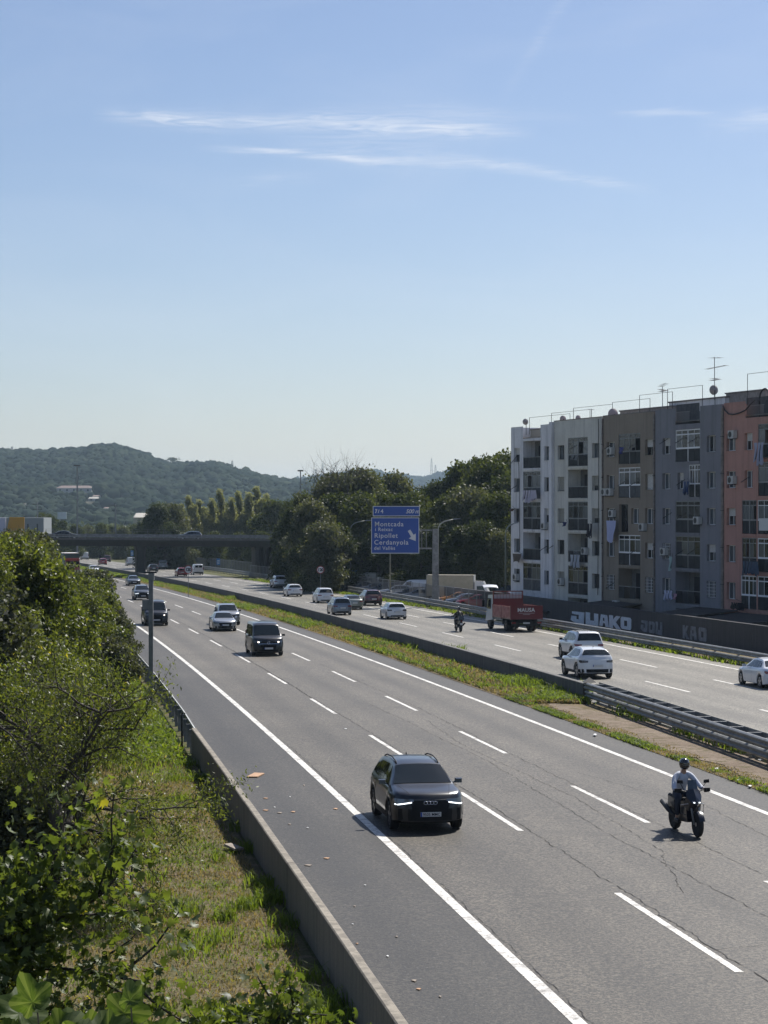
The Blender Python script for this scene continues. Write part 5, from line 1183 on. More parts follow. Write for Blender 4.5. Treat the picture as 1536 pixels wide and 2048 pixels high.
# curved pipe on the salmon roof, hanging cables
r = empty('curved_pipe', onr(1519, 815, .4), FRZ, 'large dark curved pipe on the salmon block roof', 'pipe'); MB().tube([(0, 0, -.9), (0, 0, .6)] + [(.75 - .75 * math.cos(t), 0, .6 + .75 * math.sin(t)) for t in np.linspace(.3, 2.6, 9)], .06, 8).build('pipe', METD, r, True)
def cable(pts, rad, lb, nm='cable'):
    P = [onf(x, y, .12) for x, y in pts]; r = empty(nm, P[0], 0, lb, 'cable'); Q = []
    for i in range(len(P) - 1): Q += [P[i].lerp(P[i+1], t) for t in (0, .33, .66)]
    Q.append(P[-1]); MB().tube([q - P[0] for q in Q], rad, 5).build('strand', METD, r)
cable([(1449, 812), (1452, 820), (1460, 828), (1470, 829), (1482, 826), (1494, 820), (1504, 808), (1514, 799), (1536, 802)], .055, 'thick sagging bundle of cables on the salmon block')
cable([(1023, 928), (1030, 920), (1036, 912), (1040, 930), (1041, 1000), (1042, 1100)], .03, 'loose cable running down the white block')
cable([(1103, 846), (1103, 900), (1102, 1000), (1101, 1100), (1101, 1190)], .04, 'long vertical cable on the joint pier'); cable([(1199, 838), (1200, 950), (1199, 1060), (1198, 1190)], .035, 'vertical cable at the right edge of the pale grey block')
# air conditioners
ACW = mat('air_conditioner_case', (.46, .46, .44), .5, var=.1)
def acu(xp, yp, lb, w_=.85, out=.02):
    P = onf(xp, yp, out); r = empty('air_conditioner', P, FRZ, lb, 'air conditioner', 'air conditioner units on the facades'); h = .6
    MB().box(-w_ / 2, w_ / 2, -.36, -.04, -h / 2, h / 2).build('case', ACW, r)
    f = MB(); f.tube([(-w_ * .12, -.362, 0), (-w_ * .12, -.375, 0)], .23, 16); f.build('fan_grille', METD, r)
    s_ = MB(); s_.box(-w_ / 2 - .365 + .36, -w_ / 2 - .002, -.33, -.08, -.2, .2); s_.build('side_vent', METD, r)
    b = MB(); b.box(-w_ * .35, -w_ * .31, -.36, .0, -h / 2 - .06, -h / 2); b.box(w_ * .31, w_ * .35, -.36, .0, -h / 2 - .06, -h / 2); b.build('bracket', METD, r)
for a in ((1226, 902, 'unit on the top floor of the brown block'), (1214, 984, 'left one of the pair of units on the brown block'), (1224, 984, 'right one of the pair of units on the brown block'), (1290, 1054, 'unit under the third floor window of the brown block'), (1229, 1027, 'unit behind the hanging blue sheet'),
          (1400, 1041, 'white unit beside the balcony of the slate block'), (1333, 1103, 'unit in front of the slate block window'), (1470, 869, 'unit on the top floor of the salmon block'), (1469, 960, 'unit below, second floor of the salmon block'), (1093, 1052, 'unit on the right window of the white block'),
          (1174, 1102, 'unit at the balcony edge of the pale grey block'), (1126, 1163, 'unit on the lowest left window of the pale grey block'), (1036, 1154, 'unit on the lowest window of the white block'), (1237, 1208, 'unit standing low at the foot of the brown block')):
    acu(a[0], a[1], 'air conditioner ' + a[2])
# laundry
def cloth(xp, yp, wpx, hpx, c, lb, n=1, pole=True, seed=1):
    P = onf(xp, yp, .55); sx = (fs(xp + wpx) - fs(xp)); h = hpx / F * P.y; r = empty('laundry', P, FRZ, lb, 'laundry'); rg = random.Random(seed); m_ = mat('cloth_%d_%d_%d' % tuple(int(v * 100) for v in c), c, .9)
    MB().tube([(-.3, .5, .25), (sx + .3, -.15, .0)], .018, 5).build('clothes_pole', METD, r) if pole else None
    for k in range(n):
        a = sx * k / n; b = sx * (k + .88) / n; hh = h * rg.uniform(.72, 1) if n > 1 else h; rows = []
        for i in range(8):
            t = i / 7; rows.append([(a + (b - a) * q * (1 - .18 * t * rg.uniform(.6, 1)) + .04 * math.sin(t * 5 + k), .09 * math.sin(q * 9 + t * 2 + k) * (t + .2), -hh * t * (1 - .12 * math.sin(q * 7 + seed))) for q in np.linspace(0, 1, 9)])
        MB().grid(rows).build('garment', m_, r, True)
cloth(1224, 1041, 22, 40, (.42, .45, .66), 'large pale blue sheet hanging on the brown block'); cloth(1056, 981, 28, 24, (.50, .47, .56), 'row of white and violet washing on the white block', 5, seed=3)
cloth(1152, 1109, 20, 30, (.44, .46, .50), 'grey and white towels on the pale grey block', 3, seed=4); cloth(1185, 1047, 12, 28, (.02, .02, .03), 'black clothes hanging under a window of the pale grey block', 2, seed=5)
cloth(1340, 1180, 18, 22, (.50, .52, .66), 'white underwear drying on the slate block', 3, seed=6); cloth(1359, 1187, 8, 10, (.52, .30, .38), 'small pink garment next to the white underwear', 1, seed=7)
cloth(1350, 1113, 7, 26, (.35, .48, .46), 'pale green towel on the slate block', 1, seed=8); cloth(1521, 886, 20, 42, (.33, .36, .48), 'long blue grey curtain cloth on the top floor of the salmon block', 3, seed=9)
cloth(1498, 1122, 32, 30, (.06, .09, .14), 'dark jeans and shirts on the salmon block', 5, seed=10); cloth(1475, 1204, 26, 14, (.015, .015, .02), 'black washing under the white windows of the salmon block', 6, seed=11)
cloth(1379, 963, 12, 30, (.04, .07, .16), 'dark blue trousers on the slate block balcony', 2, seed=12); cloth(1250, 895, 10, 12, (.04, .05, .22), 'small dark blue garment on the top balcony of the brown block', 1, seed=13)
cloth(1153, 911, 16, 10, (.16, .17, .18), 'grey cloths over the top balcony rail of the pale grey block', 2, seed=14); cloth(1136, 1044, 10, 8, (.03, .04, .12), 'navy cloth at the left of a pale grey block balcony', 1, seed=15)
cloth(1028, 1017, 13, 6, (.07, .05, .04), 'small brown awning over a window of the white block', 1, seed=16); cloth(1036, 1107, 20, 17, (.09, .07, .055), 'brown folded awning on the white block', 1, seed=17)
# bare clothes poles
for xp, yp in ((1336, 886), (1368, 884), (1394, 884), (1225, 896), (1270, 897), (1252, 970), (1272, 972), (1370, 968), (1343, 1034), (1370, 1036), (1392, 1106), (1108, 1098), (1094, 1100), (1035, 978), (1368, 1108), (1228, 1174), (1272, 1108), (1154, 898), (1500, 962)):
    P = onf(xp, yp, .0); r = empty('clothes_pole', P, FRZ, 'thin dark clothes pole sticking out of the apartment facade', 'clothes pole', 'clothes poles sticking out of the facades'); MB().tube([(0, 0, .35), (.25, -.9, -.1)], .028, 5).build('rod', METD, r)
# banner on the salmon block
P = onf(1521, 1046, .12); r = empty('banner', P, FRZ, 'white banner with dark lettering on a salmon block balcony', 'banner'); MB().box(0, 1.9, -.02, 0, -.55, .35).build('cloth', PLATEW, r)
# ------------------------------------------------------------------ wall with graffiti, sheds
GW = conc_mat('graffiti_wall_render', (.075, .072, .075)); GRW = mat('graffiti_white_blue', (.66, .72, .76), .8, var=.15, vscale=4); GRP = mat('graffiti_violet', (.10, .09, .28), .8); GRG = mat('graffiti_faded_grey', (.17, .18, .20), .85, var=.3, vscale=3)
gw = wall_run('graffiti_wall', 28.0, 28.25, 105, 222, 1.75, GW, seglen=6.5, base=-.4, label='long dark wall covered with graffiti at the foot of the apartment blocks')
def letter(ch):
    L = {'J': [[(.35, 0), (.95, 0), (1, 1.0), (.62, 1.0), (.6, .35), (.42, .35), (.42, .6), (.05, .6), (0, .2)], [(.35, .75), (.62, .75), (.62, 1.0), (.1, 1.0), (.1, .8)]],
         'U': [[(0, 0), (1, 0), (1, 1), (.68, 1), (.68, .38), (.34, .38), (.34, 1), (0, 1)]],
         'A': [[(0, 0), (.34, 0), (.38, .28), (.62, .28), (.66, 0), (1, 0), (.82, 1), (.18, 1)]],
         'K': [[(0, 0), (.34, 0), (.34, .30), (.66, 0), (1.05, 0), (.6, .5), (1.0, 1), (.64, 1), (.34, .68), (.34, 1), (0, 1)]],
         'O': [[(.1, 0), (.9, 0), (1, .15), (1, .85), (.9, 1), (.1, 1), (0, .85), (0, .15)]]}
    return L[ch]
def at_wall(xp, o=28.0):
    lo, hi = 60.0, 400.0
    for _ in range(50):
        m_ = (lo + hi) / 2
        if rd(m_, o).x / m_ * F + 768 > xp: lo = m_
        else: hi = m_
    return lo
def glet(chs, spans, m_, hole=None):
    for ch, (xa, xb, ta, tb, ba, bb) in zip(chs, spans):
        Y0, Y1 = at_wall(xa), at_wall(xb); L0 = gw.location
        def pt_(u, v, dy=0.03):
            Y = Y0 + (Y1 - Y0) * u; P = rd(Y, 28.0 - dy); yp = (ba + (bb - ba) * u) + ((ta + (tb - ta) * u) - (ba + (bb - ba) * u)) * v
            return (P.x - L0.x, P.y - L0.y, CH + (1019 - yp) / F * Y - L0.z)
        for poly in letter(ch):
            vs = [pt_(u, v) for u, v in poly]; bk = [pt_(u, v, .0) for u, v in poly]; n = len(vs)
            MB().add(vs + bk, [tuple(range(n))[::-1]] + [(i, (i+1) % n, n+(i+1) % n, n+i) for i in range(n)]).build('graffiti_letter', m_, gw)
        if hole and ch in 'AO':
            q = {'A': [(.42, .48), (.58, .48), (.56, .74), (.44, .74)], 'O': [(.36, .28), (.64, .28), (.64, .72), (.36, .72)]}[ch]
            MB().add([pt_(u, v, .045) for u, v in q], [(3, 2, 1, 0)]).build('graffiti_counter', hole, gw)
glet('JUAKO', [(1142, 1169, 1222, 1225, 1244, 1249), (1172, 1197, 1224, 1228, 1249, 1252), (1199, 1218, 1228, 1231, 1251, 1255), (1219, 1241, 1230, 1233, 1255, 1259), (1242, 1263, 1233, 1236, 1257, 1261)], GRW, GW)
glet('JOUKAO', [(1282, 1296, 1240, 1242, 1262, 1265), (1298, 1310, 1242, 1244, 1265, 1267), (1312, 1325, 1243, 1245, 1268, 1271), (1366, 1378, 1250, 1252, 1276, 1279), (1380, 1394, 1252, 1254, 1279, 1281), (1398, 1414, 1254, 1257, 1281, 1284)], GRG, GW)
SHED = mat('shed_roof', (.040, .035, .032), .85, var=.4); SHEDW = mat('shed_wall', (.07, .06, .055), .9, var=.3)
for x0, x1, zt, lb in ((1108, 1190, -.75, 'low dark shed against the pale grey block'), (1210, 1284, -.25, 'brown shed roof under the brown block'), (1290, 1352, -1.0, 'dark lean-to below the slate block'), (1400, 1475, -.1, 'dark shed roof at the joint of slate and salmon blocks'), (1478, 1590, -.25, 'dark corrugated shed below the salmon block')):
    a = FO + FD * fs(x0); L = fs(x1) - fs(x0); r = empty('shed', (a.x, a.y, 0), FRZ, lb, 'shed'); dp = 4.2
    MB().box(0, L, -dp, -.15, -2.8, zt - .35).build('wall', SHEDW, r)
    MB().hexa([(-.1, -dp - .3, zt - .45), (L + .1, -dp - .3, zt - .45), (L + .1, -.05, zt), (-.1, -.05, zt), (-.1, -dp - .3, zt - .38), (L + .1, -dp - .3, zt - .38), (L + .1, -.05, zt + .07), (-.1, -.05, zt + .07)]).build('roof', SHED, r)

# ------------------------------------------------------------------ signs, lamps, masts
SIGNB = mat('sign_blue', (.006, .062, .33), .38, coat=.2); SIGNW = mat('sign_white', (.62, .64, .66), .5); SIGNR = mat('sign_red', (.26, .03, .035), .5); SIGNBK = mat('sign_back', (.25, .26, .26), .6)
def motorway_sign():
    Y = 210.0; k = Y / F; P = Vector(pz(871, 1190, Y)); P.z = zr(Y); r = empty('motorway_sign', P, 0, 'large blue motorway direction sign on a cantilever post', 'motorway sign')
    X = lambda x: (x - 768) * k - P.x; Z = lambda y: CH + (1019 - y) * k - P.z
    m = MB(); m.hexa([(X(864), .0, -.3), (X(878), .0, -.3), (X(878), .6, -.3), (X(864), .6, -.3), (X(865.5), .05, Z(1058)), (X(876.5), .05, Z(1058)), (X(876.5), .55, Z(1058)), (X(865.5), .55, Z(1058))]); m.build('post', GALVD, r)
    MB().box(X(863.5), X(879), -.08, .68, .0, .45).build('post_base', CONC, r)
    for y in (1060.5, 1097):
        MB().box(X(741), X(864), .12, .30, Z(y) - .07, Z(y) + .07).build('arm', GALVD, r)
    for x in (843, 852): MB().box(X(x), X(x + 1.4), .16, .26, Z(1096), Z(1061)).build('arm_brace', GALVD, r)
    def panel(nm, x0, x1, y0, y1):
        p = MB(); p.box(X(x0), X(x1), .0, .05, Z(y1), Z(y0)); po = p.build(nm, SIGNW, r)
        MB().box(X(x0) + .07, X(x1) - .07, -.012, -.002, Z(y1) + .07, Z(y0) - .07).build('blue_field', SIGNB, po); return po
    a = panel('exit_panel', 745.5, 839.5, 1012, 1032.5); b = panel('direction_panel', 742.5, 838.5, 1035, 1107)
    def tx(s, x, y, size, par, shear=0.0, off=.007, sp=1.12):
        me = text_mesh(s, size * k * 1.38, SIGNW, .003, off, 'LEFT', shear, sp); me.transform(Matrix.Translation((X(x), -.018, Z(y))) @ Matrix.Rotation(R(90), 4, 'X')); link('lettering', me, par)
    tx('4', 761, 1026.5, 8.5, a, .0); tx('500 m', 811.5, 1026.5, 8.3, a, .25, .006, .92)
    tx('Montcada', 749, 1052.5, 9.6, b); tx('i Reixac', 750, 1062, 7.2, b, 0, .006, 1.12); tx('Ripollet', 748.5, 1075.5, 9.6, b); tx('Cerdanyola', 748, 1089, 9.6, b); tx('del Vallès', 748, 1099.5, 7.2, b, 0, .006, 1.10)
    ar = MB(); pts = [(815.5, 1062), (820.5, 1059), (827, 1069.5), (831.5, 1067), (831.5, 1082), (817.5, 1077), (822, 1073.5)]
    ar.add([(X(x), -.018, Z(y)) for x, y in pts] + [(X(x), -.0125, Z(y)) for x, y in pts], [tuple(range(7)), tuple(range(7, 14))[::-1]] + [(i, 7 + i, 7 + (i+1) % 7, (i+1) % 7) for i in range(7)]); ar.build('arrow', SIGNW, b)
    e = MB()                              # exit symbol: road forking
    for q in ([(750, 1026), (753, 1019), (755, 1019), (752, 1026)], [(755.5, 1026), (757.5, 1019), (759, 1019), (757, 1026)], [(751.5, 1021), (750, 1018), (754, 1018), (754.5, 1020.5)]):
        e.add([(X(x), -.017, Z(y)) for x, y in q], [(0, 1, 2, 3)])
    e.build('exit_symbol', SIGNW, a)
    for x in (760, 822):
        MB().box(X(x), X(x + 1.5), .055, .12, Z(1106), Z(1013)).build('stiffener', GALVD, r)
motorway_sign()
def lamp(xp, ybase, ytop, Y, arm, lb, lean=0):
    k = Y / F; P = Vector((((xp - 768) * k), Y, zr(Y))); h = CH + (1019 - ytop) * k - P.z; r = empty('street_lamp', P, 0, lb, 'street lamp', 'tall street lamps behind the guard rail')
    MB().tube([(0, 0, -.3), (0, 0, .9)], .13, 10).build('pole_base', GALVD, r, True)
    pts = [(0, 0, .9), (0, 0, h - 1.1)] + [(arm * (1 - math.cos(t)) * .55, 0, h - 1.1 + .95 * math.sin(t)) for t in np.linspace(.35, 1.45, 5)] + [(arm * .8, 0, h - .02)]
    MB().tube(pts, [.085] + [.06] * (len(pts) - 2) + [.035], 8).build('pole', mat('lamp_pole', (.30, .32, .28), .5, .3), r, True)
    L = MB(); L.hexa([(arm * .78, -.12, h - .06), (arm * 1.12, -.10, h + .0), (arm * 1.12, .10, h + .0), (arm * .78, .12, h - .06), (arm * .78, -.08, h + .06), (arm * 1.12, -.05, h + .07), (arm * 1.12, .05, h + .07), (arm * .78, .08, h + .06)]); L.build('lamp_head', GALV, r)
lamp(701, 0, 1041, 265, 2.3, 'street lamp left of the big sign, half lost in the trees'); lamp(780.5, 0, 1050, 236, 2.2, 'street lamp whose pole shows below the big sign'); lamp(876, 0, 1038, 213, 2.0, 'street lamp with long curved arm right beside the sign post'); lamp(1011, 0, 1046, 186, 1.0, 'pale green street lamp against the left edge of the apartment row')
def round_sign(xc, yc, dia_px, Y, lb, post_y):
    k = Y / F; P = Vector(((xc - 768) * k, Y, zr(Y))); zc = CH + (1019 - yc) * k - P.z; rr = dia_px * k / 2; r = empty('speed_limit_sign', P, 0, lb, 'road sign')
    MB().tube([(0, .04, -.3), (0, .04, zc + rr * .5)], .035, 8).build('post', GALVD, r)
    def disc(nm, ra, y, m): d = MB(); d.tube([(0, y, zc), (0, y + .012, zc)], ra, 28); return d.build(nm, m, r)
    disc('red_disc', rr, 0, SIGNR); disc('white_field', rr * .80, -.014, SIGNW)
    me = text_mesh('120', rr * 1.05, INK, .003, .022, 'CENTER', 0, .88); me.transform(Matrix.Translation((0, -.024, zc - rr * .36)) @ Matrix.Rotation(R(90), 4, 'X')); link('numerals', me, r)
round_sign(376.5, 1139, 17, 241, 'round speed limit sign 120 on the grassy median near the bridge', 1180); round_sign(641, 1139.5, 15.5, 250, 'round speed limit sign 120 in front of the dark trees on the right', 1170)
def chevron(xc, y0, y1, wpx, Y, lb):
    k = Y / F; P = Vector(((xc - 768) * k, Y, zr(Y))); r = empty('exit_marker_sign', P, 0, lb, 'road sign', 'blue countdown panels'); Z = lambda y: CH + (1019 - y) * k - P.z; w_ = wpx * k
    MB().tube([(0, .05, -.2), (0, .05, Z(y1))], .04, 6).build('post', GALVD, r); b = MB(); b.box(-w_ / 2, w_ / 2, 0, .03, Z(y1), Z(y0)); b = b.build('panel', mat('countdown_blue', (.03, .17, .42), .45), r); h = Z(y0) - Z(y1)
    for i in range(3):
        z = Z(y1) + h * (.12 + .22 * i); MB().add([(-w_ * .38, -.006, z), (w_ * .38, -.006, z + h * .12), (w_ * .38, -.006, z + h * .21), (-w_ * .38, -.006, z + h * .09)], [(0, 1, 2, 3)]).build('stripe', SIGNW, b)
chevron(709, 1140, 1161, 9.5, 262, 'blue panel with white slanted stripes by the lamp post'); chevron(436.5, 1117, 1130, 7, 395, 'blue striped panel seen under the bridge, right part'); chevron(264, 1101, 1112, 5.5, 520, 'blue striped panel far under the bridge, left of the pier')
# thin grey pole with a box on top, and a short pipe, on the near verge
P = Vector(px(302, 1424)); P.z -= .1; r = empty('camera_pole', P, 0, 'thin grey pole with a small box on top, standing in grass by the rail', 'pole'); h = 5.85
MB().box(-.09, .09, -.09, .09, -.2, h).build('pole', GALVD, r); MB().box(-.22, .24, -.10, .14, h, h + .07).build('top_bracket', METD, r); MB().box(-.10, .13, -.12, .12, h - .28, h - .01).build('sensor_head', GALV, r)
MB().box(-.36, -.10, -.04, .12, h - 1.50, h - 1.10).build('cabinet', mat('cabinet_grey', (.22, .22, .22), .6), r)
P = Vector(px(364, 1505)); r = empty('marker_post', P, 0, 'short dark steel pipe in the verge near the start of the concrete wall', 'post'); MB().tube([(0, 0, -.2), (0, 0, 1.30), (.05, 0, 1.36), (.10, 0, 1.30)], .032, 8).build('pipe', METD, r, True)
def mast(xp, y0, y1, Y, rad, lb, kind='mast'):
    k = Y / F; zg = ground_z((xp - 768) * k, Y); P = Vector(((xp - 768) * k, Y, zg)); h = CH + (1019 - y0) * k - zg; r = empty(kind, P, 0, lb, 'mast')
    m = MB()
    if kind == 'lattice_tower':
        for a in (0, 1, 2, 3):
            c = math.pi / 4 + a * math.pi / 2; m.tube([(rad * 4 * math.cos(c), rad * 4 * math.sin(c), 0), (rad * math.cos(c), rad * math.sin(c), h)], rad * .35, 4)
        n = 8
        for i in range(n):
            z = h * i / n; q = rad * 4 * (1 - i / n) + rad * i / n; m.box(-q * .7, q * .7, -rad * .2, rad * .2, z, z + rad * .5)
            m.tube([(-q * .7, 0, z), (q * .65, 0, z + h / n)], rad * .22, 4)
    else: m.tube([(0, 0, 0), (0, 0, h)], [rad, rad * .6], 8)
    m.build('shaft', GALVD if kind != 'lattice_tower' else METD, r)
    if kind == 'power_pole':
        for z in (h - .6, h - 1.9): MB().box(-1.2, 1.2, -.1, .1, z, z + .16).build('cross_arm', METD, r)
    if kind == 'mast': MB().box(-rad * 3, rad * 3, -.3, .3, h - .25, h).build('lamp_crown', METD, r)
mast(154.5, 930, 1060, 470, .24, 'tall thin lighting mast left of centre behind the bridge'); mast(601, 940, 985, 380, .17, 'tall thin lighting mast above the trees right of the bridge')
mast(75, 1004, 1066, 520, .26, 'power pole beside the grey building at the left', 'power_pole'); mast(231, 1008, 1064, 560, .30, 'power pole with cross arms above the bridge', 'power_pole')
for xp, y0, lb in ((24, 893, 'lattice tower on the ridge at the far left'), (464.5, 921, 'lattice tower on the middle of the ridge'), (631.5, 938, 'lattice tower where the ridge meets the trees')): mast(xp, y0, 0, 2380, .7, lb, 'lattice_tower')
for xp, y0, lb in ((645.5, 926, 'far pale lattice tower left of the bare treetops'), (863, 916, 'tallest far lattice tower behind the tree tops'), (871, 930, 'small far lattice tower right of the tallest one')): mast(xp, y0, 0, 4550, 1.0, lb, 'lattice_tower')

# ------------------------------------------------------------------ fence and parked vehicles behind the guard rail
def mesh_fence(y0, y1, o, h, lb):
    r = empty('mesh_fence', rd(y0, o), 0, lb, 'fence'); L0 = r.location.copy(); n = int((y1 - y0) / 3.2)
    pm = MB().box(-.035, .035, -.035, .035, -.2, h).mesh('fence_post', WFG)
    mb = MB()
    for i in range(n + 1):
        Y = y0 + (y1 - y0) * i / n; link('post', pm, r, rd(Y, o) - L0)
        if i < n:
            Y2 = y0 + (y1 - y0) * (i + 1) / n; a = rd(Y, o) - L0; b = rd(Y2, o) - L0
            for z in (.08, h - .05): mb.tube([a + Vector((0, 0, z)), b + Vector((0, 0, z))], .02, 4, False)
            for q in range(1, 20): p = a.lerp(b, q / 20); mb.tube([p + Vector((0, 0, .08)), p + Vector((0, 0, h - .05))], .010, 3, False)
    w_ = mb.build('wire_mesh', WFG, r); w_['kind'] = 'stuff'
mesh_fence(196, 345, 26.3, 2.0, 'tall grey mesh fence between the guard rail and the yard')
mesh_fence(360, 520, 29.5, 2.2, 'mesh fence along the motorway seen under the bridge')
def park(kind, xp, yp, Y, yaw, pm, lb, cat='car', **k):
    kk = Y / F; return car(kind, pm, ((xp - 768) * kk, Y, zr(Y)), R(yaw), lb, cat, 'vehicles parked in the yard', detail=False, **k)
park('sedan', 725, 0, 258, 80, P_NIGHT, 'dark saloon parked left of the white van behind the fence'); park('hatch', 748, 0, 252, 95, P_GREY, 'grey hatchback parked beside the small white box van'); park('mpv', 775, 0, 246, 70, P_NIGHT, 'dark people carrier parked under the big sign')
park('hatch', 792, 0, 240, 100, P_SILVER, 'silver hatchback parked left of the white van'); park('van', 832, 0, 243, 88, P_WHITE, 'white van parked side-on behind the sign post', 'van', windowless=True); park('sedan', 842, 0, 226, 80, P_GREY, 'grey saloon parked in front of the white van'); park('hatch', 822, 0, 231, 95, P_NIGHT, 'black hatchback parked in front of the white van')
park('hatch', 917, 0, 213, 85, P_ORANGE, 'orange car parked in front of the cream box truck'); park('hatch', 931, 0, 208, 100, P_BLUEGREY, 'silver blue car parked right of the orange one'); park('sedan', 958, 0, 205, 85, P_RED, 'red saloon parked by the fence behind the red lorry'); park('hatch', 990, 0, 216, 75, P_MAROON, 'dark red car with its white tailgate raised'); park('mpv', 1003, 0, 236, 60, P_NIGHT, 'dark car parked near the corner of the white block')
CREAM = mat('cream_box', (.42, .38, .28), .6, var=.12, vscale=1.5)
def box_truck(xp, Y, L, h, m_, lb, rz, zb=.75):
    k = Y / F; r = empty('box_truck', ((xp - 768) * k, Y, zr(Y)), rz, lb, 'box truck', 'vehicles parked in the yard')
    MB().box(-L / 2, L / 2, -1.1, 1.1, zb, h).build('cargo_box', m_, r); e = MB()
    for x in (-L / 2, L / 2): e.box(x - .03, x + .03, -1.13, 1.13, zb, h + .02)
    e.box(-L / 2, L / 2, -1.13, -1.10, h - .05, h + .03); e.build('edge_profile', GALV, r)
    c = MB(); c.hexa([(L / 2 + .1, -1, .45), (L / 2 + 1.9, -1, .45), (L / 2 + 1.9, 1, .45), (L / 2 + .1, 1, .45), (L / 2 + .1, -.95, h * .80), (L / 2 + 1.0, -.9, h * .78), (L / 2 + 1.0, .9, h * .78), (L / 2 + .1, .95, h * .80)]); c.build('cab', P_WHITE, r)
    MB().hexa([(L / 2 + .35, -1.0, 1.25), (L / 2 + 1.25, -.99, 1.25), (L / 2 + 1.25, -.96, 1.25), (L / 2 + .35, -.96, 1.25), (L / 2 + .35, -.97, 1.8), (L / 2 + .95, -.96, 1.8), (L / 2 + .95, -.90, 1.8), (L / 2 + .35, -.90, 1.8)]).build('side_window', GLASS, r)
    for x in (-L / 2 + 1, L / 2 + .9):
        for y in (-.9, .9): MB().lathe([(.36, -.12), (.38, 0), (.36, .12), (.2, .13)], 18, Matrix.Translation((x, y, .38)) @ Matrix.Rotation(R(90), 4, 'Z')).build('wheel', RUBBER, r)
box_truck(902, 222, 4.9, 2.9, CREAM, 'cream box truck parked side-on right of the sign post', R(-8)); box_truck(730, 262, 3.0, 2.35, SHUT, 'small white box van with ribbed side parked behind the fence', R(-6))
# boot lid and hillside yard clutter
P = Vector(pz(982, 1174, 217)); r = empty('raised_tailgate', P, R(12), 'white raised tailgate sticking up above the parked dark red car', 'tailgate'); MB().grid([[(x, t * 1.0, .25 * math.sin(t * 1.9) - .10 * x * x) for x in np.linspace(-.75, .75, 7)] for t in (0, .3, .6, .9)] + [[(x, 0, -.06 - .10 * x * x) for x in np.linspace(-.75, .75, 7)]]).build('panel', P_WHITE, r, True)
# white and yellow trailer and grey building beyond the bridge, left
YEL = mat('yellow_panel', (.52, .27, .02), .5); TRW = mat('trailer_white', (.50, .50, .58), .5)
r = empty('cargo_trailer', on_bridge(-27, 5.8), th9, 'white cargo trailer with a yellow end behind the bridge railing', 'trailer')
MB().box(-12, 5.3, -1.2, 1.2, .55, 3.35).build('white_side', TRW, r); MB().hexa([(5.31, -1.22, .55), (8.2, -1.22, .55), (8.2, 1.2, .55), (5.31, 1.2, .55), (5.9, -1.22, 3.45), (8.3, -1.22, 3.45), (8.3, 1.2, 3.45), (5.9, 1.2, 3.45)]).build('yellow_end', YEL, r)
for x in (-8, -6.8, 4): MB().lathe([(.42, -.13), (.45, 0), (.42, .13), (.2, .14)], 18, Matrix.Translation((x, -1, .45)) @ Matrix.Rotation(R(90), 4, 'Z')).build('wheel', RUBBER, r)
SLAT = mat('grey_cladding', (.24, .26, .27), .6)
Yb = 500; k = Yb / F; r = empty('grey_warehouse', ((71 - 768) * k, Yb, zr(Yb)), 0, 'grey slatted building end left of the dark saloon on the bridge', 'warehouse'); zt = CH + (1019 - 1035) * k - zr(Yb)
MB().box(-26, 1.9, .1, 12, -1, zt - .05).build('wall', SLAT, r)
for i in range(11): MB().box(-26, 1.92, 0, .12, zt - .55 * (i + 1) + .04, zt - .55 * i - .04).build('cladding_board', SLAT, r)
for x in (-1.9, .3): MB().box(x, x + .25, -.06, .0, 0, zt - 1.5).build('door_frame', METD, r)

# ------------------------------------------------------------------ buildings on the hills
def hit(xp, yp, y0=700.0, y1=4600.0):
    Y = y0
    while Y < y1:
        X = (xp - 768) / F * Y; z = CH + (1019 - yp) / F * Y
        if z <= ground_z(X, Y): return X, Y, ground_z(X, Y)
        Y += 12
    return X, Y, z
HW = mat('house_white', (.36, .36, .35), .8); HR = mat('house_roof', (.19, .14, .12), .85); HRG = mat('house_roof_pale', (.36, .34, .30), .8)
HH = []
def hill_house(xc, yb, wpx, hpx, lb, roof=HR, wallm=HW, depth=10, Y=None):
    X, Yh, z = hit(xc, yb) if Y is None else ((xc - 768) / F * Y, Y, CH + (1019 - yb) / F * Y)
    k = Yh / F; w_ = wpx * k; h = hpx * k; z = CH + (1019 - yb) * k; HH.append((X, Yh, w_)); r = empty('hill_house', (X, Yh, z), R(random.Random(int(xc)).uniform(-14, 14)), lb, 'house', 'houses scattered over the hill')
    MB().box(-w_ / 2, w_ / 2, 0, depth, -6, h * .68).build('wall', wallm, r)
    MB().add([(-w_ * .53, -.6, h * .66), (w_ * .53, -.6, h * .66), (w_ * .53, depth + .6, h * .66), (-w_ * .53, depth + .6, h * .66), (-w_ * .40, depth / 2, h), (w_ * .40, depth / 2, h)], [(0, 1, 5, 4), (2, 3, 4, 5), (3, 0, 4), (1, 2, 5), (3, 2, 1, 0)]).build('roof', roof, r)
    n = max(2, int(w_ / 4.5))
    for i in range(n): x = -w_ / 2 + w_ * (i + .5) / n; MB().box(x - .6, x + .6, -.08, -.01, h * .25, h * .5).build('window', INSD, r)
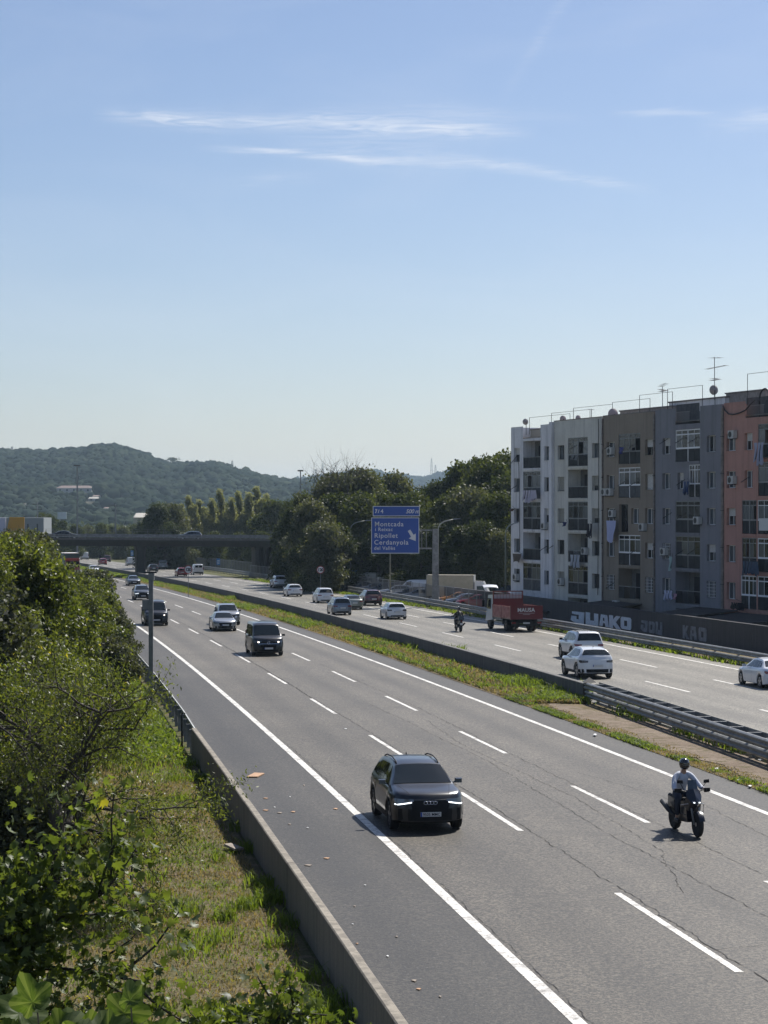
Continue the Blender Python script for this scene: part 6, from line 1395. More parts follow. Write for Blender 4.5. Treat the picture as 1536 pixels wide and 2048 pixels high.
for a in ((148, 986, 70, 15, 'long white house high on the hill at the left', HR), (193, 998, 16, 8, 'small house just right below the long white one', HR), (188, 1003, 22, 9, 'cream villa below the long white house', HRG), (243, 1003, 14, 6, 'small reddish roofed house left of the poplars', HR), (338, 953, 14, 5, 'white house near the top of the hill below the umbrella pine', HRG),
          (446, 951, 7, 5, 'little white house on the upper right slope', HW), (485, 957, 6, 6, 'white speck of a house further right on the slope', HW), (325, 996, 8, 6, 'small pale house in the forest right of centre hill', HRG), (18, 1012, 12, 4, 'pale roof in the trees at the far left', HRG), (57, 1011, 12, 5, 'pale house near the left power pole', HRG), (176, 1015, 8, 5, 'white house lower on the slope', HW),
          (253, 1050, 26, 10, 'grey pink flats behind the right power pole', HR), (217, 1022, 16, 8, 'brown roofed house in the middle of the slope', HR)):
    hill_house(*a)
hill_house(292, 1052, 46, 26, 'cream industrial building with a pale flat roof behind the bridge', HRG, mat('cream_wall', (.40, .36, .28), .8), 25, Y=760)
X, Yh = (122 - 768) / F * 640, 640; r = empty('billboard', (X, Yh, zr(640)), 0, 'pale billboard standing above the bushes left of the lighting mast', 'billboard'); kk = 640 / F
MB().box(-7 * kk, 11 * kk, 0, .3, CH + (1019 - 1038) * kk - zr(640), CH + (1019 - 1024) * kk - zr(640)).build('board', mat('billboard_face', (.45, .52, .56), .6), r); MB().box(-2 * kk, -1.5 * kk, .32, .6, 0, CH + (1019 - 1026) * kk - zr(640)).build('post', METD, r)

# ------------------------------------------------------------------ forest on the hills
def ico(sub):
    bm = bmesh.new(); bmesh.ops.create_icosphere(bm, subdivisions=sub, radius=1); V = np.array([v.co[:] for v in bm.verts]); Fs = np.array([[v.index for v in f.verts] for f in bm.faces]); bm.free(); return V, Fs
def blobs(name, pts, sizes, m_, seed, label, sub=2, flat=.8):
    rng = np.random.default_rng(seed); V0, F0 = ico(sub); n = len(pts); m = len(V0); ph = rng.uniform(0, 6.28, (n, 3))
    D = 1 + .20 * np.sin(V0[None, :, 0] * 4.1 + ph[:, 0:1]) * np.sin(V0[None, :, 1] * 4.3 + ph[:, 1:2]) + .18 * rng.normal(size=(n, m))
    V = V0[None] * D[:, :, None] * sizes[:, None, None]; V[:, :, 2] *= flat; V += pts[:, None, :]
    Fc = (F0[None] + (np.arange(n) * m)[:, None, None]).reshape(-1, 3); rn = np.clip(rng.normal(.40, .22, n) + .35 * np.sin(pts[:, 0] * .021 + 1.3) * np.sin(pts[:, 1] * .013) + .25 * np.sin(pts[:, 0] * .055) * np.sin(pts[:, 1] * .031 + 2), 0, 1)
    return tag(link(name, np_mesh(name, V.reshape(-1, 3), Fc, m_, np.repeat(rn, len(F0)) * .8 + .2 * rng.uniform(0, 1, n * len(F0)))), label, kind='stuff')
rng = np.random.default_rng(5); P = []; S = []
for i in range(15500):
    Y = 1150 + (2560 - 1150) * rng.uniform()**.75; xp = rng.uniform(-60, 1010 if rng.uniform() < .4 else 760); X = (xp - 768) / F * Y
    s = rng.uniform(1.8, 4.6) * (1.0 if rng.uniform() < .85 else 1.35)
    if any(abs(X - hx) < hw * .62 + 2 and hy - 42 < Y < hy + 14 for hx, hy, hw in HH): continue
    P.append((X, Y, ground_z(X, Y) + s * .55)); S.append(s)
HPTS = P
blobs('hill_forest', np.array(P), np.array(S), L_HILL, 6, 'dark green forest covering the hills behind the bridge')
P = []; S = []
for i in range(1500):
    Y = rng.uniform(3700, 4700); xp = rng.uniform(540, 1030); X = (xp - 768) / F * Y; s = rng.uniform(4, 9); P.append((X, Y, ground_z(X, Y) + s * .4)); S.append(s)
blobs('distant_forest', np.array(P), np.array(S), L_HILL, 8, 'bluish forest on the farthest ridge', 1)
# low land in front of the hill: leafy clumps
P = []; rr = []
for i in range(900):
    Y = rng.uniform(620, 1250); xp = rng.uniform(-60, 560) if rng.uniform() < .8 else rng.uniform(-60, 1040); X = (xp - 768) / F * Y
    if abs(X - cc(Y) - 8) < 30 and Y < 780: continue
    c = np.array([X, Y, ground_z(X, Y)]); h = rng.uniform(3.0, 6.8); nn = 150; d = rng.normal(size=(nn, 3)); d /= np.linalg.norm(d, axis=1)[:, None]; q = c + d * np.array([h * .55, h * .55, h * .5]) * rng.uniform(.6, 1.05, nn)[:, None] + np.array([0, 0, h * .5]); P.append(q); rr.append(np.full(nn, rng.uniform(0, .9)) * .7 + rng.uniform(0, .3, nn))
tag(link('lowland_trees', leaves('lowland_trees', np.concatenate(P), 1.15, 'quad', L_MID, rng, .2, .8, rnd=np.concatenate(rr))), 'mixed green trees filling the flat land below the hills', kind='stuff')
# umbrella pine on the ridge
X, Y, Z = (345 - 768) / F * 2390, 2390, 0; z = ground_z(X, Y); r = empty('umbrella_pine', (X, Y, z), 0, 'lone umbrella pine standing out on the ridge', 'tree'); MB().tube([(0, 0, 0), (.5, 0, 6), (0, 0, 10)], [.7, .5, .3], 6).build('trunk', BARK, r)
q = np.random.default_rng(3); d = q.normal(size=(420, 3)) * np.array([2.6, 2.6, .85]) + np.array([0, 0, 11.2]); link('crown', leaves('umbrella_crown', d, 1.5, 'quad', L_DARK, q), r)

# ------------------------------------------------------------------ trees and shrubs of the middle distance
TM = {}
TM['oak1'] = make_tree('oak1', 11, 10, 4.2, .2, 21000, .27, 'quad', L_MID, ncl=20, trunk_r=.25); TM['oak2'] = make_tree('oak2', 12, 10, 3.6, .3, 19000, .26, 'quad', L_DARK, ncl=18, trunk_r=.25)
TM['oak3'] = make_tree('oak3', 13, 10, 4.0, .2, 20000, .27, 'quad', L_OLIVE, ncl=20, trunk_r=.25); TM['pop1'] = make_tree('pop1', 14, 14, 2.5, .6, 17000, .26, 'quad', L_POP, BARKL, ncl=34, column=True, gap=.12); TM['pop2'] = make_tree('pop2', 15, 14, 2.7, .6, 17000, .26, 'quad', L_POP, BARKL, ncl=34, column=True, gap=.14)
TM['bush'] = make_tree('bush', 16, 3.2, 1.9, .0, 5200, .22, 'quad', L_MID, ncl=12, trunk_r=.08)
WH = {'oak1': 'round leafy tree with olive green crown', 'oak2': 'dark leaved evergreen tree', 'oak3': 'greyish green tree', 'pop1': 'slim poplar with pale shimmering leaves', 'pop2': 'broader poplar with pale leaves', 'bush': 'low roadside bush'}
WP = {'oak1': 'olive green tree', 'oak2': 'dark evergreen tree', 'oak3': 'greyish tree', 'pop1': 'slim pale poplar', 'pop2': 'broad pale poplar'}
WS = {'oak1': 'olive green tree', 'oak2': 'dark evergreen tree', 'oak3': 'greyish green tree'}
H0 = {'oak1': 10, 'oak2': 10, 'oak3': 10, 'pop1': 14, 'pop2': 14, 'bush': 3.2}
trs = random.Random(9)
SEEN = {}
ORD = ['first', 'second', 'third', 'fourth', 'fifth', 'sixth', 'seventh']
def tree_px(kind, xp, ytop, Y, lb, group=None, wide=1.0, base=None):
    SEEN[lb] = SEEN.get(lb, 0) + 1
    if SEEN[lb] > 1: lb = lb + ', ' + ORD[SEEN[lb] - 1] + ' from left'
    k = Y / F; X = (xp - 768) * k; z = zr(min(Y, 700)); h = CH + (1019 - ytop) * k - z; s = h / H0[kind]; nm = {'oak': 'tree', 'pop': 'poplar_tree', 'bus': 'bush'}[kind[:3]]
    t = place_tree(nm, TM[kind], (X, Y, z - .1), trs.uniform(0, 6.28), s * wide, lb, 'bush' if nm == 'bush' else 'tree', group, s); return t
def place_word(x):
    return ('far left' if x < 200 else 'left of the poplars' if x < 300 else 'among the poplars' if x < 530 else 'just right of the bridge end' if x < 640 else 'left of the big blue sign' if x < 745 else 'behind the big blue sign' if x < 842 else 'right of the big blue sign' if x < 930 else 'next to the apartment row')
GT = 'trees behind the guard rail'
k = 0
for xp, yt, Y, kd, wd in ((592, 1012, 285, 'oak2', .9), (612, 985, 300, 'oak1', .85), (628, 1000, 275, 'oak3', .9), (640, 985, 290, 'oak1', .9), (665, 985, 280, 'oak2', 1.0), (690, 955, 300, 'oak2', .9), (715, 985, 270, 'oak1', 1.0), (735, 950, 310, 'oak3', .8), (765, 985, 275, 'oak1', 1.0), (785, 948, 305, 'oak3', .8), (800, 985, 268, 'oak2', 1.0),
                          (835, 985, 280, 'oak1', 1.0), (862, 972, 300, 'oak2', .9), (885, 960, 290, 'oak2', .9), (905, 985, 255, 'oak1', 1.0), (925, 925, 290, 'oak1', .9), (945, 975, 250, 'oak3', 1.0), (962, 912, 285, 'oak2', .95), (985, 920, 262, 'oak1', .9), (1005, 905, 275, 'oak1', .9), (1000, 985, 245, 'oak1', .9), (1020, 950, 255, 'oak2', 1.0), (1035, 905, 290, 'oak2', 1.0),
                          (596, 1040, 285, 'oak2', .95), (622, 1050, 262, 'oak2', 1.0), (650, 1045, 258, 'oak3', 1.1), (680, 1050, 262, 'oak2', 1.2), (720, 1065, 272, 'oak1', 1.1), (757, 1055, 264, 'oak2', 1.1), (800, 1055, 258, 'oak2', 1.2), (845, 1050, 250, 'oak2', 1.2), (880, 1045, 246, 'oak2', 1.2), (925, 1050, 242, 'oak2', 1.1), (965, 1040, 240, 'oak2', 1.1), (1000, 1060, 238, 'oak3', 1.0),
                          (582, 1000, 336, 'oak2', .75), (640, 1020, 330, 'oak2', 1.1), (700, 1020, 330, 'oak2', 1.3), (820, 1020, 320, 'oak2', 1.3), (900, 1010, 320, 'oak2', 1.3), (980, 1000, 310, 'oak2', 1.3)):
    k += 1; row = 'front row' if yt > 1035 else ('back row' if Y > 305 else 'middle row')
    tree_px(kd, xp, yt, Y, '%s %s, %s' % (WS[kd], place_word(xp), row), GT, wd)
for xp, yt, Y, kd in ((318, 1006, 420, 'oak2'), (338, 1008, 425, 'oak3'), (300, 1030, 430, 'oak2'), (358, 1008, 430, 'pop2'), (374, 992, 440, 'pop1'), (386, 1010, 433, 'pop2'), (399, 1000, 445, 'pop1'), (411, 1014, 436, 'pop2'), (423, 998, 432, 'pop1'), (437, 980, 440, 'pop1'), (449, 1006, 447, 'pop2'), (462, 996, 436, 'pop1'), (474, 984, 440, 'pop1'), (487, 1004, 446, 'pop2'), (498, 986, 434, 'pop1'), (512, 974, 440, 'pop1'), (525, 996, 432, 'pop2'), (536, 988, 438, 'pop1'), (545, 1000, 410, 'oak1'),
                      (430, 1062, 415, 'oak1'), (370, 1066, 418, 'oak3'), (480, 1064, 412, 'oak1'), (325, 1050, 430, 'oak1'), (520, 1062, 400, 'oak1')):
    tree_px(kd, xp, yt, Y, '%s beyond the bridge, %s' % (WP[kd], 'left end of the row' if xp < 350 else 'low in front' if yt > 1035 else 'middle of the row' if xp < 470 else 'right end of the row'), 'trees beyond the bridge')
for xp, yt, Y, kd in ((100, 1030, 520, 'oak2'), (125, 1040, 540, 'oak2'), (85, 1026, 560, 'oak1'), (150, 1048, 560, 'oak1'), (175, 1052, 600, 'oak3'), (200, 1046, 580, 'oak1'), (222, 1050, 600, 'oak1'), (245, 1054, 560, 'oak3'), (268, 1048, 580, 'oak1'), (285, 1040, 540, 'oak2'), (20, 1050, 600, 'oak3'), (60, 1060, 480, 'oak1'), (205, 1078, 640, 'oak1'), (250, 1082, 620, 'oak2'), (300, 1075, 560, 'oak1'), (170, 1080, 660, 'oak3'), (130, 1078, 640, 'oak1')):
    tree_px(kd, xp, yt, Y, '%s beyond the bridge, %s' % (WP[kd], 'near the grey building' if xp < 110 else 'between mast and power pole' if xp < 235 else 'right of the power pole'), 'trees beyond the bridge')
# bare-topped tree above the crowns
def bare_tree(xp, ytop, Y, lb, seed):
    k = Y / F; z = zr(Y); h = CH + (1019 - ytop) * k - z; r = empty('bare_tree', ((xp - 768) * k, Y, z), 0, lb, 'tree'); rg = np.random.default_rng(seed); mb = MB(); tips = []
    for i in range(4): branches(rg, Vector((rg.normal() * .3, 0, h * .48)), Vector((rg.normal() * .5, rg.normal() * .3, 1)), h * .38, .09, 3, 4, .18, .14, .75, mb, tips, 6)
    mb.tube([(0, 0, -.3), (0, 0, h * .4)], [.3, .2], 8); mb.build('trunk', BARK, r)
    P = np.array([p[:] for p, d in tips]); P = P[rg.uniform(0, 1, len(P)) < .5]; P = np.repeat(P, 9, 0) + rg.normal(size=(len(P) * 9, 3)) * .28; P = P[(P[:, 2] < h * (.84 + .12 * rg.uniform(0, 1, len(P))))]; link('crown', leaves('thin_crown', P, .24, 'quad', L_OLIVE, rg), r)
bare_tree(694, 934, 286, 'tree with bare twiggy top rising left of the big sign', 4)
tree_px('oak3', 722, 938, 292, 'airy greyish tree rising behind the left part of the big blue sign', GT, .75); tree_px('oak3', 668, 948, 288, 'airy greyish tree with ragged top left of the big blue sign', GT, .7); tree_px('oak2', 752, 950, 300, 'narrow dark tree top just behind the big blue sign', GT, .6)

# ------------------------------------------------------------------ near vegetation on the left
NM = {}
NM['leafy1'] = make_tree('leafy1', 31, 6.6, 2.7, .1, 42000, .14, 'oval', L_NEAR, ncl=26, trunk_r=.12, gap=.27, shoots=320); NM['leafy2'] = make_tree('leafy2', 32, 6.6, 2.3, .1, 46000, .16, 'long', L_NEAR, ncl=24, trunk_r=.12, gap=.27, shoots=320)
NM['leafy3'] = make_tree('leafy3', 33, 6.6, 2.5, .1, 30000, .15, 'quad', L_OLIVE, ncl=24, trunk_r=.12, gap=.27, shoots=320); NM['shrub1'] = make_tree('shrub1', 34, 3.0, 1.5, .0, 13000, .13, 'quad', L_NEAR, ncl=14, trunk_r=.06, gap=.2, shoots=120); NM['shrub2'] = make_tree('shrub2', 35, 3.0, 1.7, .0, 13000, .12, 'quad', L_OLIVE, ncl=14, trunk_r=.06, gap=.2, shoots=120)
HN = {'leafy1': 6.6, 'leafy2': 6.6, 'leafy3': 6.6, 'shrub1': 3.0, 'shrub2': 3.0}
WN = {'leafy1': 'bushy tree with oval yellow green leaves', 'leafy2': 'bushy tree with narrow green leaves', 'leafy3': 'greyish green bushy tree', 'shrub1': 'fresh green shrub', 'shrub2': 'dark greyish shrub'}
k = 0
def near_tree(kind, xp, ytop, Y, where, wide=1.0, group='trees beside the hard shoulder'):
    kk = Y / F; z = zr(Y) - .1; h = CH + (1019 - ytop) * kk - z; s = h / HN[kind]
    place_tree('shrub' if 'shrub' in kind else 'tree', NM[kind], ((xp - 768) * kk, Y, z), trs.uniform(0, 6.28), s * wide, '%s %s' % (WN[kind], where), 'shrub' if 'shrub' in kind else 'tree', group, s)
for a in (('leafy1', 48, 1108, 78, 'standing nearest to the camera pole'), ('leafy2', -40, 1090, 74, 'cut by the left edge of the photo'), ('leafy1', 10, 1100, 88, 'behind the leftmost tree of the roadside strip'), ('leafy2', 122, 1185, 86, 'at the bright grass edge near the camera pole'),
          ('leafy2', 62, 1098, 100, 'a little behind the edge of the bright grass'), ('leafy3', 40, 1078, 112, 'rising highest below the left end of the bridge'), ('leafy1', 150, 1180, 104, 'left of the dark shrub by the rail'), ('leafy2', 118, 1142, 120, 'below the red lorry cab'), ('leafy3', 55, 1090, 135, 'just below the bridge girder'),
          ('leafy1', 165, 1160, 128, 'right of and below the red lorry cab'), ('leafy3', 20, 1072, 150, 'directly below the white trailer'), ('leafy1', 60, 1075, 165, 'below the yellow trailer end'), ('leafy2', 84, 1108, 170, 'in front of the teal lorry body'), ('leafy1', -30, 1075, 175, 'far back at the left picture edge'), ('leafy3', 140, 1144, 185, 'half covering the red lorry cab'),
          ('leafy1', 176, 1146, 205, 'beside the partly hidden white cars'), ('leafy2', 45, 1088, 215, 'behind the others below the bridge'), ('leafy1', 20, 1078, 235, 'in the last row at the left'), ('leafy3', 118, 1140, 245, 'in the last row in front of the lorry'), ('leafy2', 150, 1142, 262, 'last one before the bridge')):
    near_tree(*a)
for a in (('leafy2', 30, 1230, 62, 'behind the twiggy trees at the left'), ('leafy1', 95, 1290, 64, 'low, between twiggy trees and bright grass'), ('leafy3', -30, 1200, 58, 'cut by the left edge behind the twiggy trees'), ('shrub1', 20, 1440, 52, 'low at the left below the twiggy trees'), ('shrub2', 45, 1480, 50, 'low and dark under the drooping branches'),
          ('shrub2', 40, 1560, 42, 'just above the fig leaves')):
    near_tree(*a, wide=1.15, group='undergrowth at the left')
for a in (('shrub2', 243, 1290, 97, 'darkest one leaning over the rail'), ('shrub2', 222, 1275, 103, 'just behind the darkest one at the rail'), ('shrub1', 205, 1215, 112, 'at the rail, below the dark grey van'), ('shrub2', 232, 1235, 122, 'touching the rail behind the dark shrubs'), ('shrub1', 206, 1185, 135, 'below the nearest white car'),
          ('shrub2', 222, 1205, 145, 'whose shoots reach towards the edge line'), ('shrub1', 196, 1160, 158, 'just in front of the silver car'), ('shrub2', 190, 1142, 178, 'hiding part of the second silver car'), ('shrub1', 178, 1140, 200, 'last one along the rail'), ('shrub1', 190, 1330, 84, 'low in the bright grass'), ('shrub2', 110, 1400, 70, 'low at the foot of the nearest trees'), ('shrub1', 155, 1440, 72, 'small one where grass meets the trees')):
    near_tree(*a, group='shrubs along the guard rail')
def near_custom(name, loc, lb, cat, mbark, tips_fn, nl, size, tpl, lm, seed, droop=.6, gs=.12, group=None):
    rg = np.random.default_rng(seed); r = empty(name, loc, 0, lb, cat, group); mb = MB(); tips = []; tips_fn(rg, mb, tips); mb.build('trunk', mbark, r, True)
    P = np.array([p[:] for p, d in tips]); P = P[rg.integers(0, len(P), nl)] + rg.normal(size=(nl, 3)) * gs; rn = rg.uniform(0, .95, nl); rn[rg.uniform(0, 1, nl) < .012] = 1
    link('crown', leaves('crown', P, size, tpl, lm, rg, droop, .8, rnd=rn), r); return r
# drooping thin-leaved tree with many bare twigs
def fn(rg, mb, tips):
    mb.tube([(0, 0, -.4), (.1, 0, 1.4), (-.1, .1, 2.6)], [.17, .14, .12], 8)
    for i in range(9):
        a = rg.uniform(0, 6.28); branches(rg, (0, .05, 1.2 + .25 * i), (math.cos(a), math.sin(a), .9), rg.uniform(1.5, 2.3), .055, 3, 4, .20, .05, .85, mb, tips, 6, 1, .16)
    for y0, dz in ((0, -.35), (.3, -.05)):
        branches(rg, (.05, y0, 2.2 + dz), (1, .05, .0), 1.75, .05, 3, 4, .13, .0, .7, mb, tips, 7, 1, .20)
near_custom('bare_branched_tree', ((110 - 768) / F * 41, 41, zr(41)), 'dark twiggy tree with drooping bare branches and small leaves, left foreground', 'tree', BARK, fn, 26000, .085, 'long', L_NEAR, 51, .9, .12)
def fn(rg, mb, tips):
    mb.tube([(0, 0, -.4), (.05, 0, 1.0)], [.12, .10], 8)
    for i in range(7):
        a = rg.uniform(0, 6.28); branches(rg, (0, 0, .8 + .2 * i), (math.cos(a), math.sin(a), .9), rg.uniform(1.1, 1.7), .045, 3, 4, .22, .05, .85, mb, tips, 5, 1, .1)
near_custom('bare_branched_tree', ((10 - 768) / F * 50, 50, zr(50)), 'second twiggy tree at the left edge behind the fig leaves', 'tree', BARK, fn, 20000, .10, 'oval', L_NEAR, 52, .5, .2)
# fig trees in the foreground
def fig(rg, mb, tips, h, n, reach, extra=()):
    for q in range(3): mb.tube([(0, 0, -.3), (.15 * rg.normal(), .1 * rg.normal(), h * .35), (.3 * rg.normal(), .2 * rg.normal(), h * .55)], [.07, .055, .045], 7)
    for i in range(n):
        a = rg.uniform(0, 6.28); branches(rg, (0, 0, h * (.25 + .4 * i / n)), (math.cos(a), math.sin(a), .75), reach * rg.uniform(.8, 1.15), .030, 2, 5, .20, .10, .75, mb, tips, 5, 1)
    for st, d_, ln in extra: branches(rg, st, d_, ln, .034, 1, 5, .10, .04, .6, mb, tips, 7, 1)
near_custom('fig_tree', ((-80 - 768) / F * 21, 21, zr(21) - .3), 'fig tree with lobed leaves filling the lower left corner', 'tree', BARK, lambda rg, mb, tips: fig(rg, mb, tips, 5.0, 20, .88, (((.5, 0, 3.7), (1, .1, .22), 1.25), ((.6, .1, 3.5), (1, -.1, -.18), 1.25), ((.3, 0, 3.9), (1, 0, .5), .9))), 21000, .105, 'lobed', L_FIG, 53, .5, .16)
near_custom('fig_tree', ((110 - 768) / F * 19.5, 19.5, zr(19) - .3), 'lower part of the fig thicket in front, centre of the corner', 'tree', BARK, lambda rg, mb, tips: fig(rg, mb, tips, 3.35, 14, .85), 13000, .10, 'lobed', L_FIG, 54, .5, .12)
near_custom('fig_tree', ((470 - 768) / F * 21, 21, zr(21) - .3), 'small fig sapling with upright twigs right of the thicket', 'tree', BARK, lambda rg, mb, tips: fig(rg, mb, tips, 3.35, 13, .75, (((.1, 0, 2.6), (.8, .1, .8), .8), ((.15, 0, 2.3), (1, .1, .5), .95))), 7500, .105, 'lobed', L_FIG, 55, .5, .08)
# large soft leaves right below the camera
BIGL = leaf_mat('foliage_big_leaf', (.042, .075, .016), (.120, .160, .060), trans=.45, gloss=.3, rough=.6)
def big_leaf_mesh(seed):
    rg = np.random.default_rng(seed); pts = []; n = 61; out = []
    for i in range(n):
        t = i / (n - 1) * 2 * math.pi - math.pi; rr = .25 + .72 * max(0, math.cos(t))**6 + .50 * max(0, math.cos(t - 1.15))**8 + .50 * max(0, math.cos(t + 1.15))**8 + .25 * max(0, math.cos(t - 2.2))**6 + .25 * max(0, math.cos(t + 2.2))**6 + .025 * rg.normal()
        out.append((math.sin(t) * rr, .35 + math.cos(t) * rr))
    V = []; Fs = []; rings = 4
    for j in range(rings + 1):
        f = j / rings
        for x, y in out: X = x * f; Yy = .35 + (y - .35) * f if j else .35; V.append((X, Yy, .10 * math.sin(X * 7 + seed) * f - .30 * X * X - .16 * (Yy - .35)**2 + .10 * abs(math.sin(math.atan2(X, Yy - .1) * 2.6)) * f))
    for j in range(rings):
        for i in range(n - 1): Fs.append((j*n+i, j*n+i+1, (j+1)*n+i+1, (j+1)*n+i))
    ta = np.tile((np.arange(n - 1) + .5) / (n - 1) * 2 * math.pi - math.pi, rings); vn = np.min(np.abs(ta[:, None] - np.array([0, 1.15, -1.15, 2.2, -2.2])[None]), axis=1) < .07; rv = rg.uniform(0, .45, len(Fs)); rv[vn] = .94
    me = np_mesh('big_leaf', np.array(V), np.array(Fs), BIGL, rv, True); return me
BL = [big_leaf_mesh(i) for i in range(4)]
YB = 10.2; kk = YB / F; r = empty('broad_leaved_branch', ((150 - 768) * kk, YB, 4.4), 0, 'branch with large soft yellow green leaves closest to the camera, bottom left edge', 'branch'); L0 = r.location.copy(); rg = random.Random(8)
stem = MB(); stem.tube([(-.6, .1, -.4), (-.2, .05, -.05), (.3, 0, .10), (.6, .0, .12)], [.02, .016, .012, .008], 6)
for xp, yp, s, rot in ((32, 2010, .24, .4), (75, 1985, .20, -.5), (105, 2040, .20, .9), (60, 2060, .24, -.2), (150, 2035, .20, 1.4), (125, 2060, .2, .2), (175, 2050, .17, -.9), (205, 2055, .20, .1), (238, 2010, .22, .25), (222, 2050, .19, -.5), (270, 2052, .20, 1.2), (300, 2060, .18, .6), (320, 2040, .16, 1.7), (12, 2060, .2, 0), (262, 1975, .15, -.6), (350, 2065, .16, -.4)):
    P = Vector(pz(xp, yp + 20, YB + rg.uniform(-.25, .35))); lf = link('leaf', BL[rg.randrange(4)], r, P - L0 - Vector((0, 0, .05))); lf.rotation_euler = (R(rg.uniform(35, 80)), rot, rg.uniform(-.5, .5)); lf.scale = (s * .80, s * .80, s * .80)
    stem.tube([(P - L0) + Vector((0, 0, -.05)), (P - L0) + Vector((0, .1, -.25))], .004, 4, False)
stem.build('stem', BARKL, r)

# ------------------------------------------------------------------ grass, weeds, litter
def blades(name, P, hgt, wid, m_, seed, label, lean=.35, parent=None):
    rg = np.random.default_rng(seed); n = len(P); a = rg.uniform(0, 2 * math.pi, n); H = hgt * rg.uniform(.5, 1.25, n) if np.isscalar(hgt) else hgt; W = wid * rg.uniform(.7, 1.3, n)
    dx = np.stack([np.cos(a), np.sin(a), np.zeros(n)], 1); le = rg.normal(size=(n, 3)) * lean; le[:, 2] = 0; up = np.array([0, 0, 1.0])
    b0 = P - dx * W[:, None] / 2; b1 = P + dx * W[:, None] / 2; mid = P + (up + le * .5) * H[:, None] * .6; m0 = mid - dx * W[:, None] * .35; m1 = mid + dx * W[:, None] * .35; tp = P + (up * (1 - .25 * np.linalg.norm(le, axis=1)[:, None]) + le * 1.3) * H[:, None]
    V = np.stack([b0, b1, m1, m0, tp], 1).reshape(-1, 3); Fa = np.array([(0, 1, 2), (0, 2, 3), (3, 2, 4)]); Fc = (Fa[None] + (np.arange(n) * 5)[:, None, None]).reshape(-1, 3)
    rn = np.clip(rg.normal(.5, .25, n), 0, .94); o = link(name, np_mesh(name, V, Fc, m_, np.repeat(rn, 3)), parent); tag(o, label, kind='stuff'); return o
def scat(n, y0, y1, o0, o1, seed, dens=None, dz=0.0, near=1.5):
    rg = np.random.default_rng(seed); out = []; 
    while len(out) < n:
        Y = y0 + (y1 - y0) * rg.uniform()**near; o = rg.uniform(o0, o1)
        if dens is not None and rg.uniform() > dens(Y, o): continue
        p = rd(Y, o, dz); out.append((p.x, p.y, p.z))
    return np.array(out)
nz = lambda Y, o, s, k=0.0: mnoise.noise(Vector((Y * s, o * s, k)))
# near verge: lush by the pole, patchy and drier towards the camera
blades('verge_grass', scat(42000, 64, 112, -19, -10.75, 1, lambda Y, o: sstep(64, 76, Y + 2 * nz(Y, o, .4)), -.03, 1.0), .34, .045, L_GRASS, 2, 'lush bright green grass around the camera pole', .5)
blades('patchy_grass', scat(22000, 27, 72, -17, -10.8, 3, lambda Y, o: max(.02, min(1, .22 + 1.3 * nz(Y, o, .55, 2)) * (1 if o < -11.2 else .5)), -.03, .9), .085, .024, L_GRASS, 4, 'short patchy green grass between wall and trees', .7)
blades('dry_grass', scat(46000, 27, 74, -17, -10.7, 5, lambda Y, o: max(.08, min(1, .55 - 1.3 * nz(Y, o, .55, 2))), -.03, .9), .10, .022, L_DRY, 6, 'dry straw coloured grass patches between wall and trees', 1.0)
pts = []; rg = np.random.default_rng(17)
for xp, yp, rr, n in ((503, 1700, .30, 260), (540, 1800, .50, 520), (528, 1770, .4, 300), (492, 1815, .32, 300), (450, 1840, .30, 280), (365, 1830, .38, 260), (265, 1705, .55, 420), (245, 1698, .4, 260), (235, 1720, .3, 180), (575, 1850, .35, 240), (650, 2010, .45, 420), (665, 2035, .4, 300), (590, 2040, .5, 300), (420, 1880, .5, 300), (380, 1900, .6, 320), (395, 1560, .5, 320), (365, 1600, .5, 200), (350, 1560, .4, 200), (480, 1660, .3, 140), (300, 1760, .4, 200), (440, 1720, .25, 90), (620, 1960, .3, 140), (370, 1530, .6, 300), (315, 1800, .35, 180), (555, 1890, .3, 150)):
    X, Y, Z = px(xp, yp)
    q = rg.normal(size=(n, 2)) * rr * .5; pts.append(np.column_stack([X + q[:, 0], Y + q[:, 1] * 1.3, np.full(n, Z - .03)]))
blades('grass_tuft', np.concatenate(pts)[::2], .30, .026, L_GRASS, 18, 'taller green grass tufts scattered along the foot of the wall', .45)
wd = lambda Y, o: min(1, max(.02, .10 + 1.5 * mnoise.noise(Vector((Y * .055, o * .35, 5))) + .7 * mnoise.noise(Vector((Y * .4, o * .9, 6)))))
blades('median_grass', scat(25000, 92, 330, 5.2, 8.05, 7, wd, .015, 1.5), .30, .075, L_GRASS, 8, 'green grass and weeds on the median strip', .5)
blades('median_dry_grass', scat(34000, 92, 330, 5.15, 8.05, 9, lambda Y, o: 1.05 - wd(Y, o), .015, 1.5), .20, .06, L_DRY, 10, 'dry brown grass on the median strip', .9)
blades('path_edge_weeds', scat(9000, 38, 96, 5.0, 5.55, 11, lambda Y, o: max(0, min(1, .45 + 1.6 * nz(Y, o, .5, 7))) * (1 - sstep(5.35, 5.8, o)), .02, 1.0), .13, .045, L_GRASS, 12, 'low weeds between the inner shoulder and the dirt path', .7)
blades('path_dry_weeds', scat(7000, 38, 96, 5.0, 6.1, 13, lambda Y, o: max(.1, min(1, .3 - 1.2 * nz(Y, o, .5, 7))), .02, 1.0), .08, .03, L_DRY, 14, 'dry weeds beside the dirt path', 1.0)
blades('rail_weeds', scat(450, 60, 93, 7.5, 8.1, 15, lambda Y, o: max(0, nz(Y, o, .35, 9) * 2.2 + .05), .02, 1.0), .30, .05, L_GRASS, 16, 'weeds growing at the foot of the double guard rail', .5)
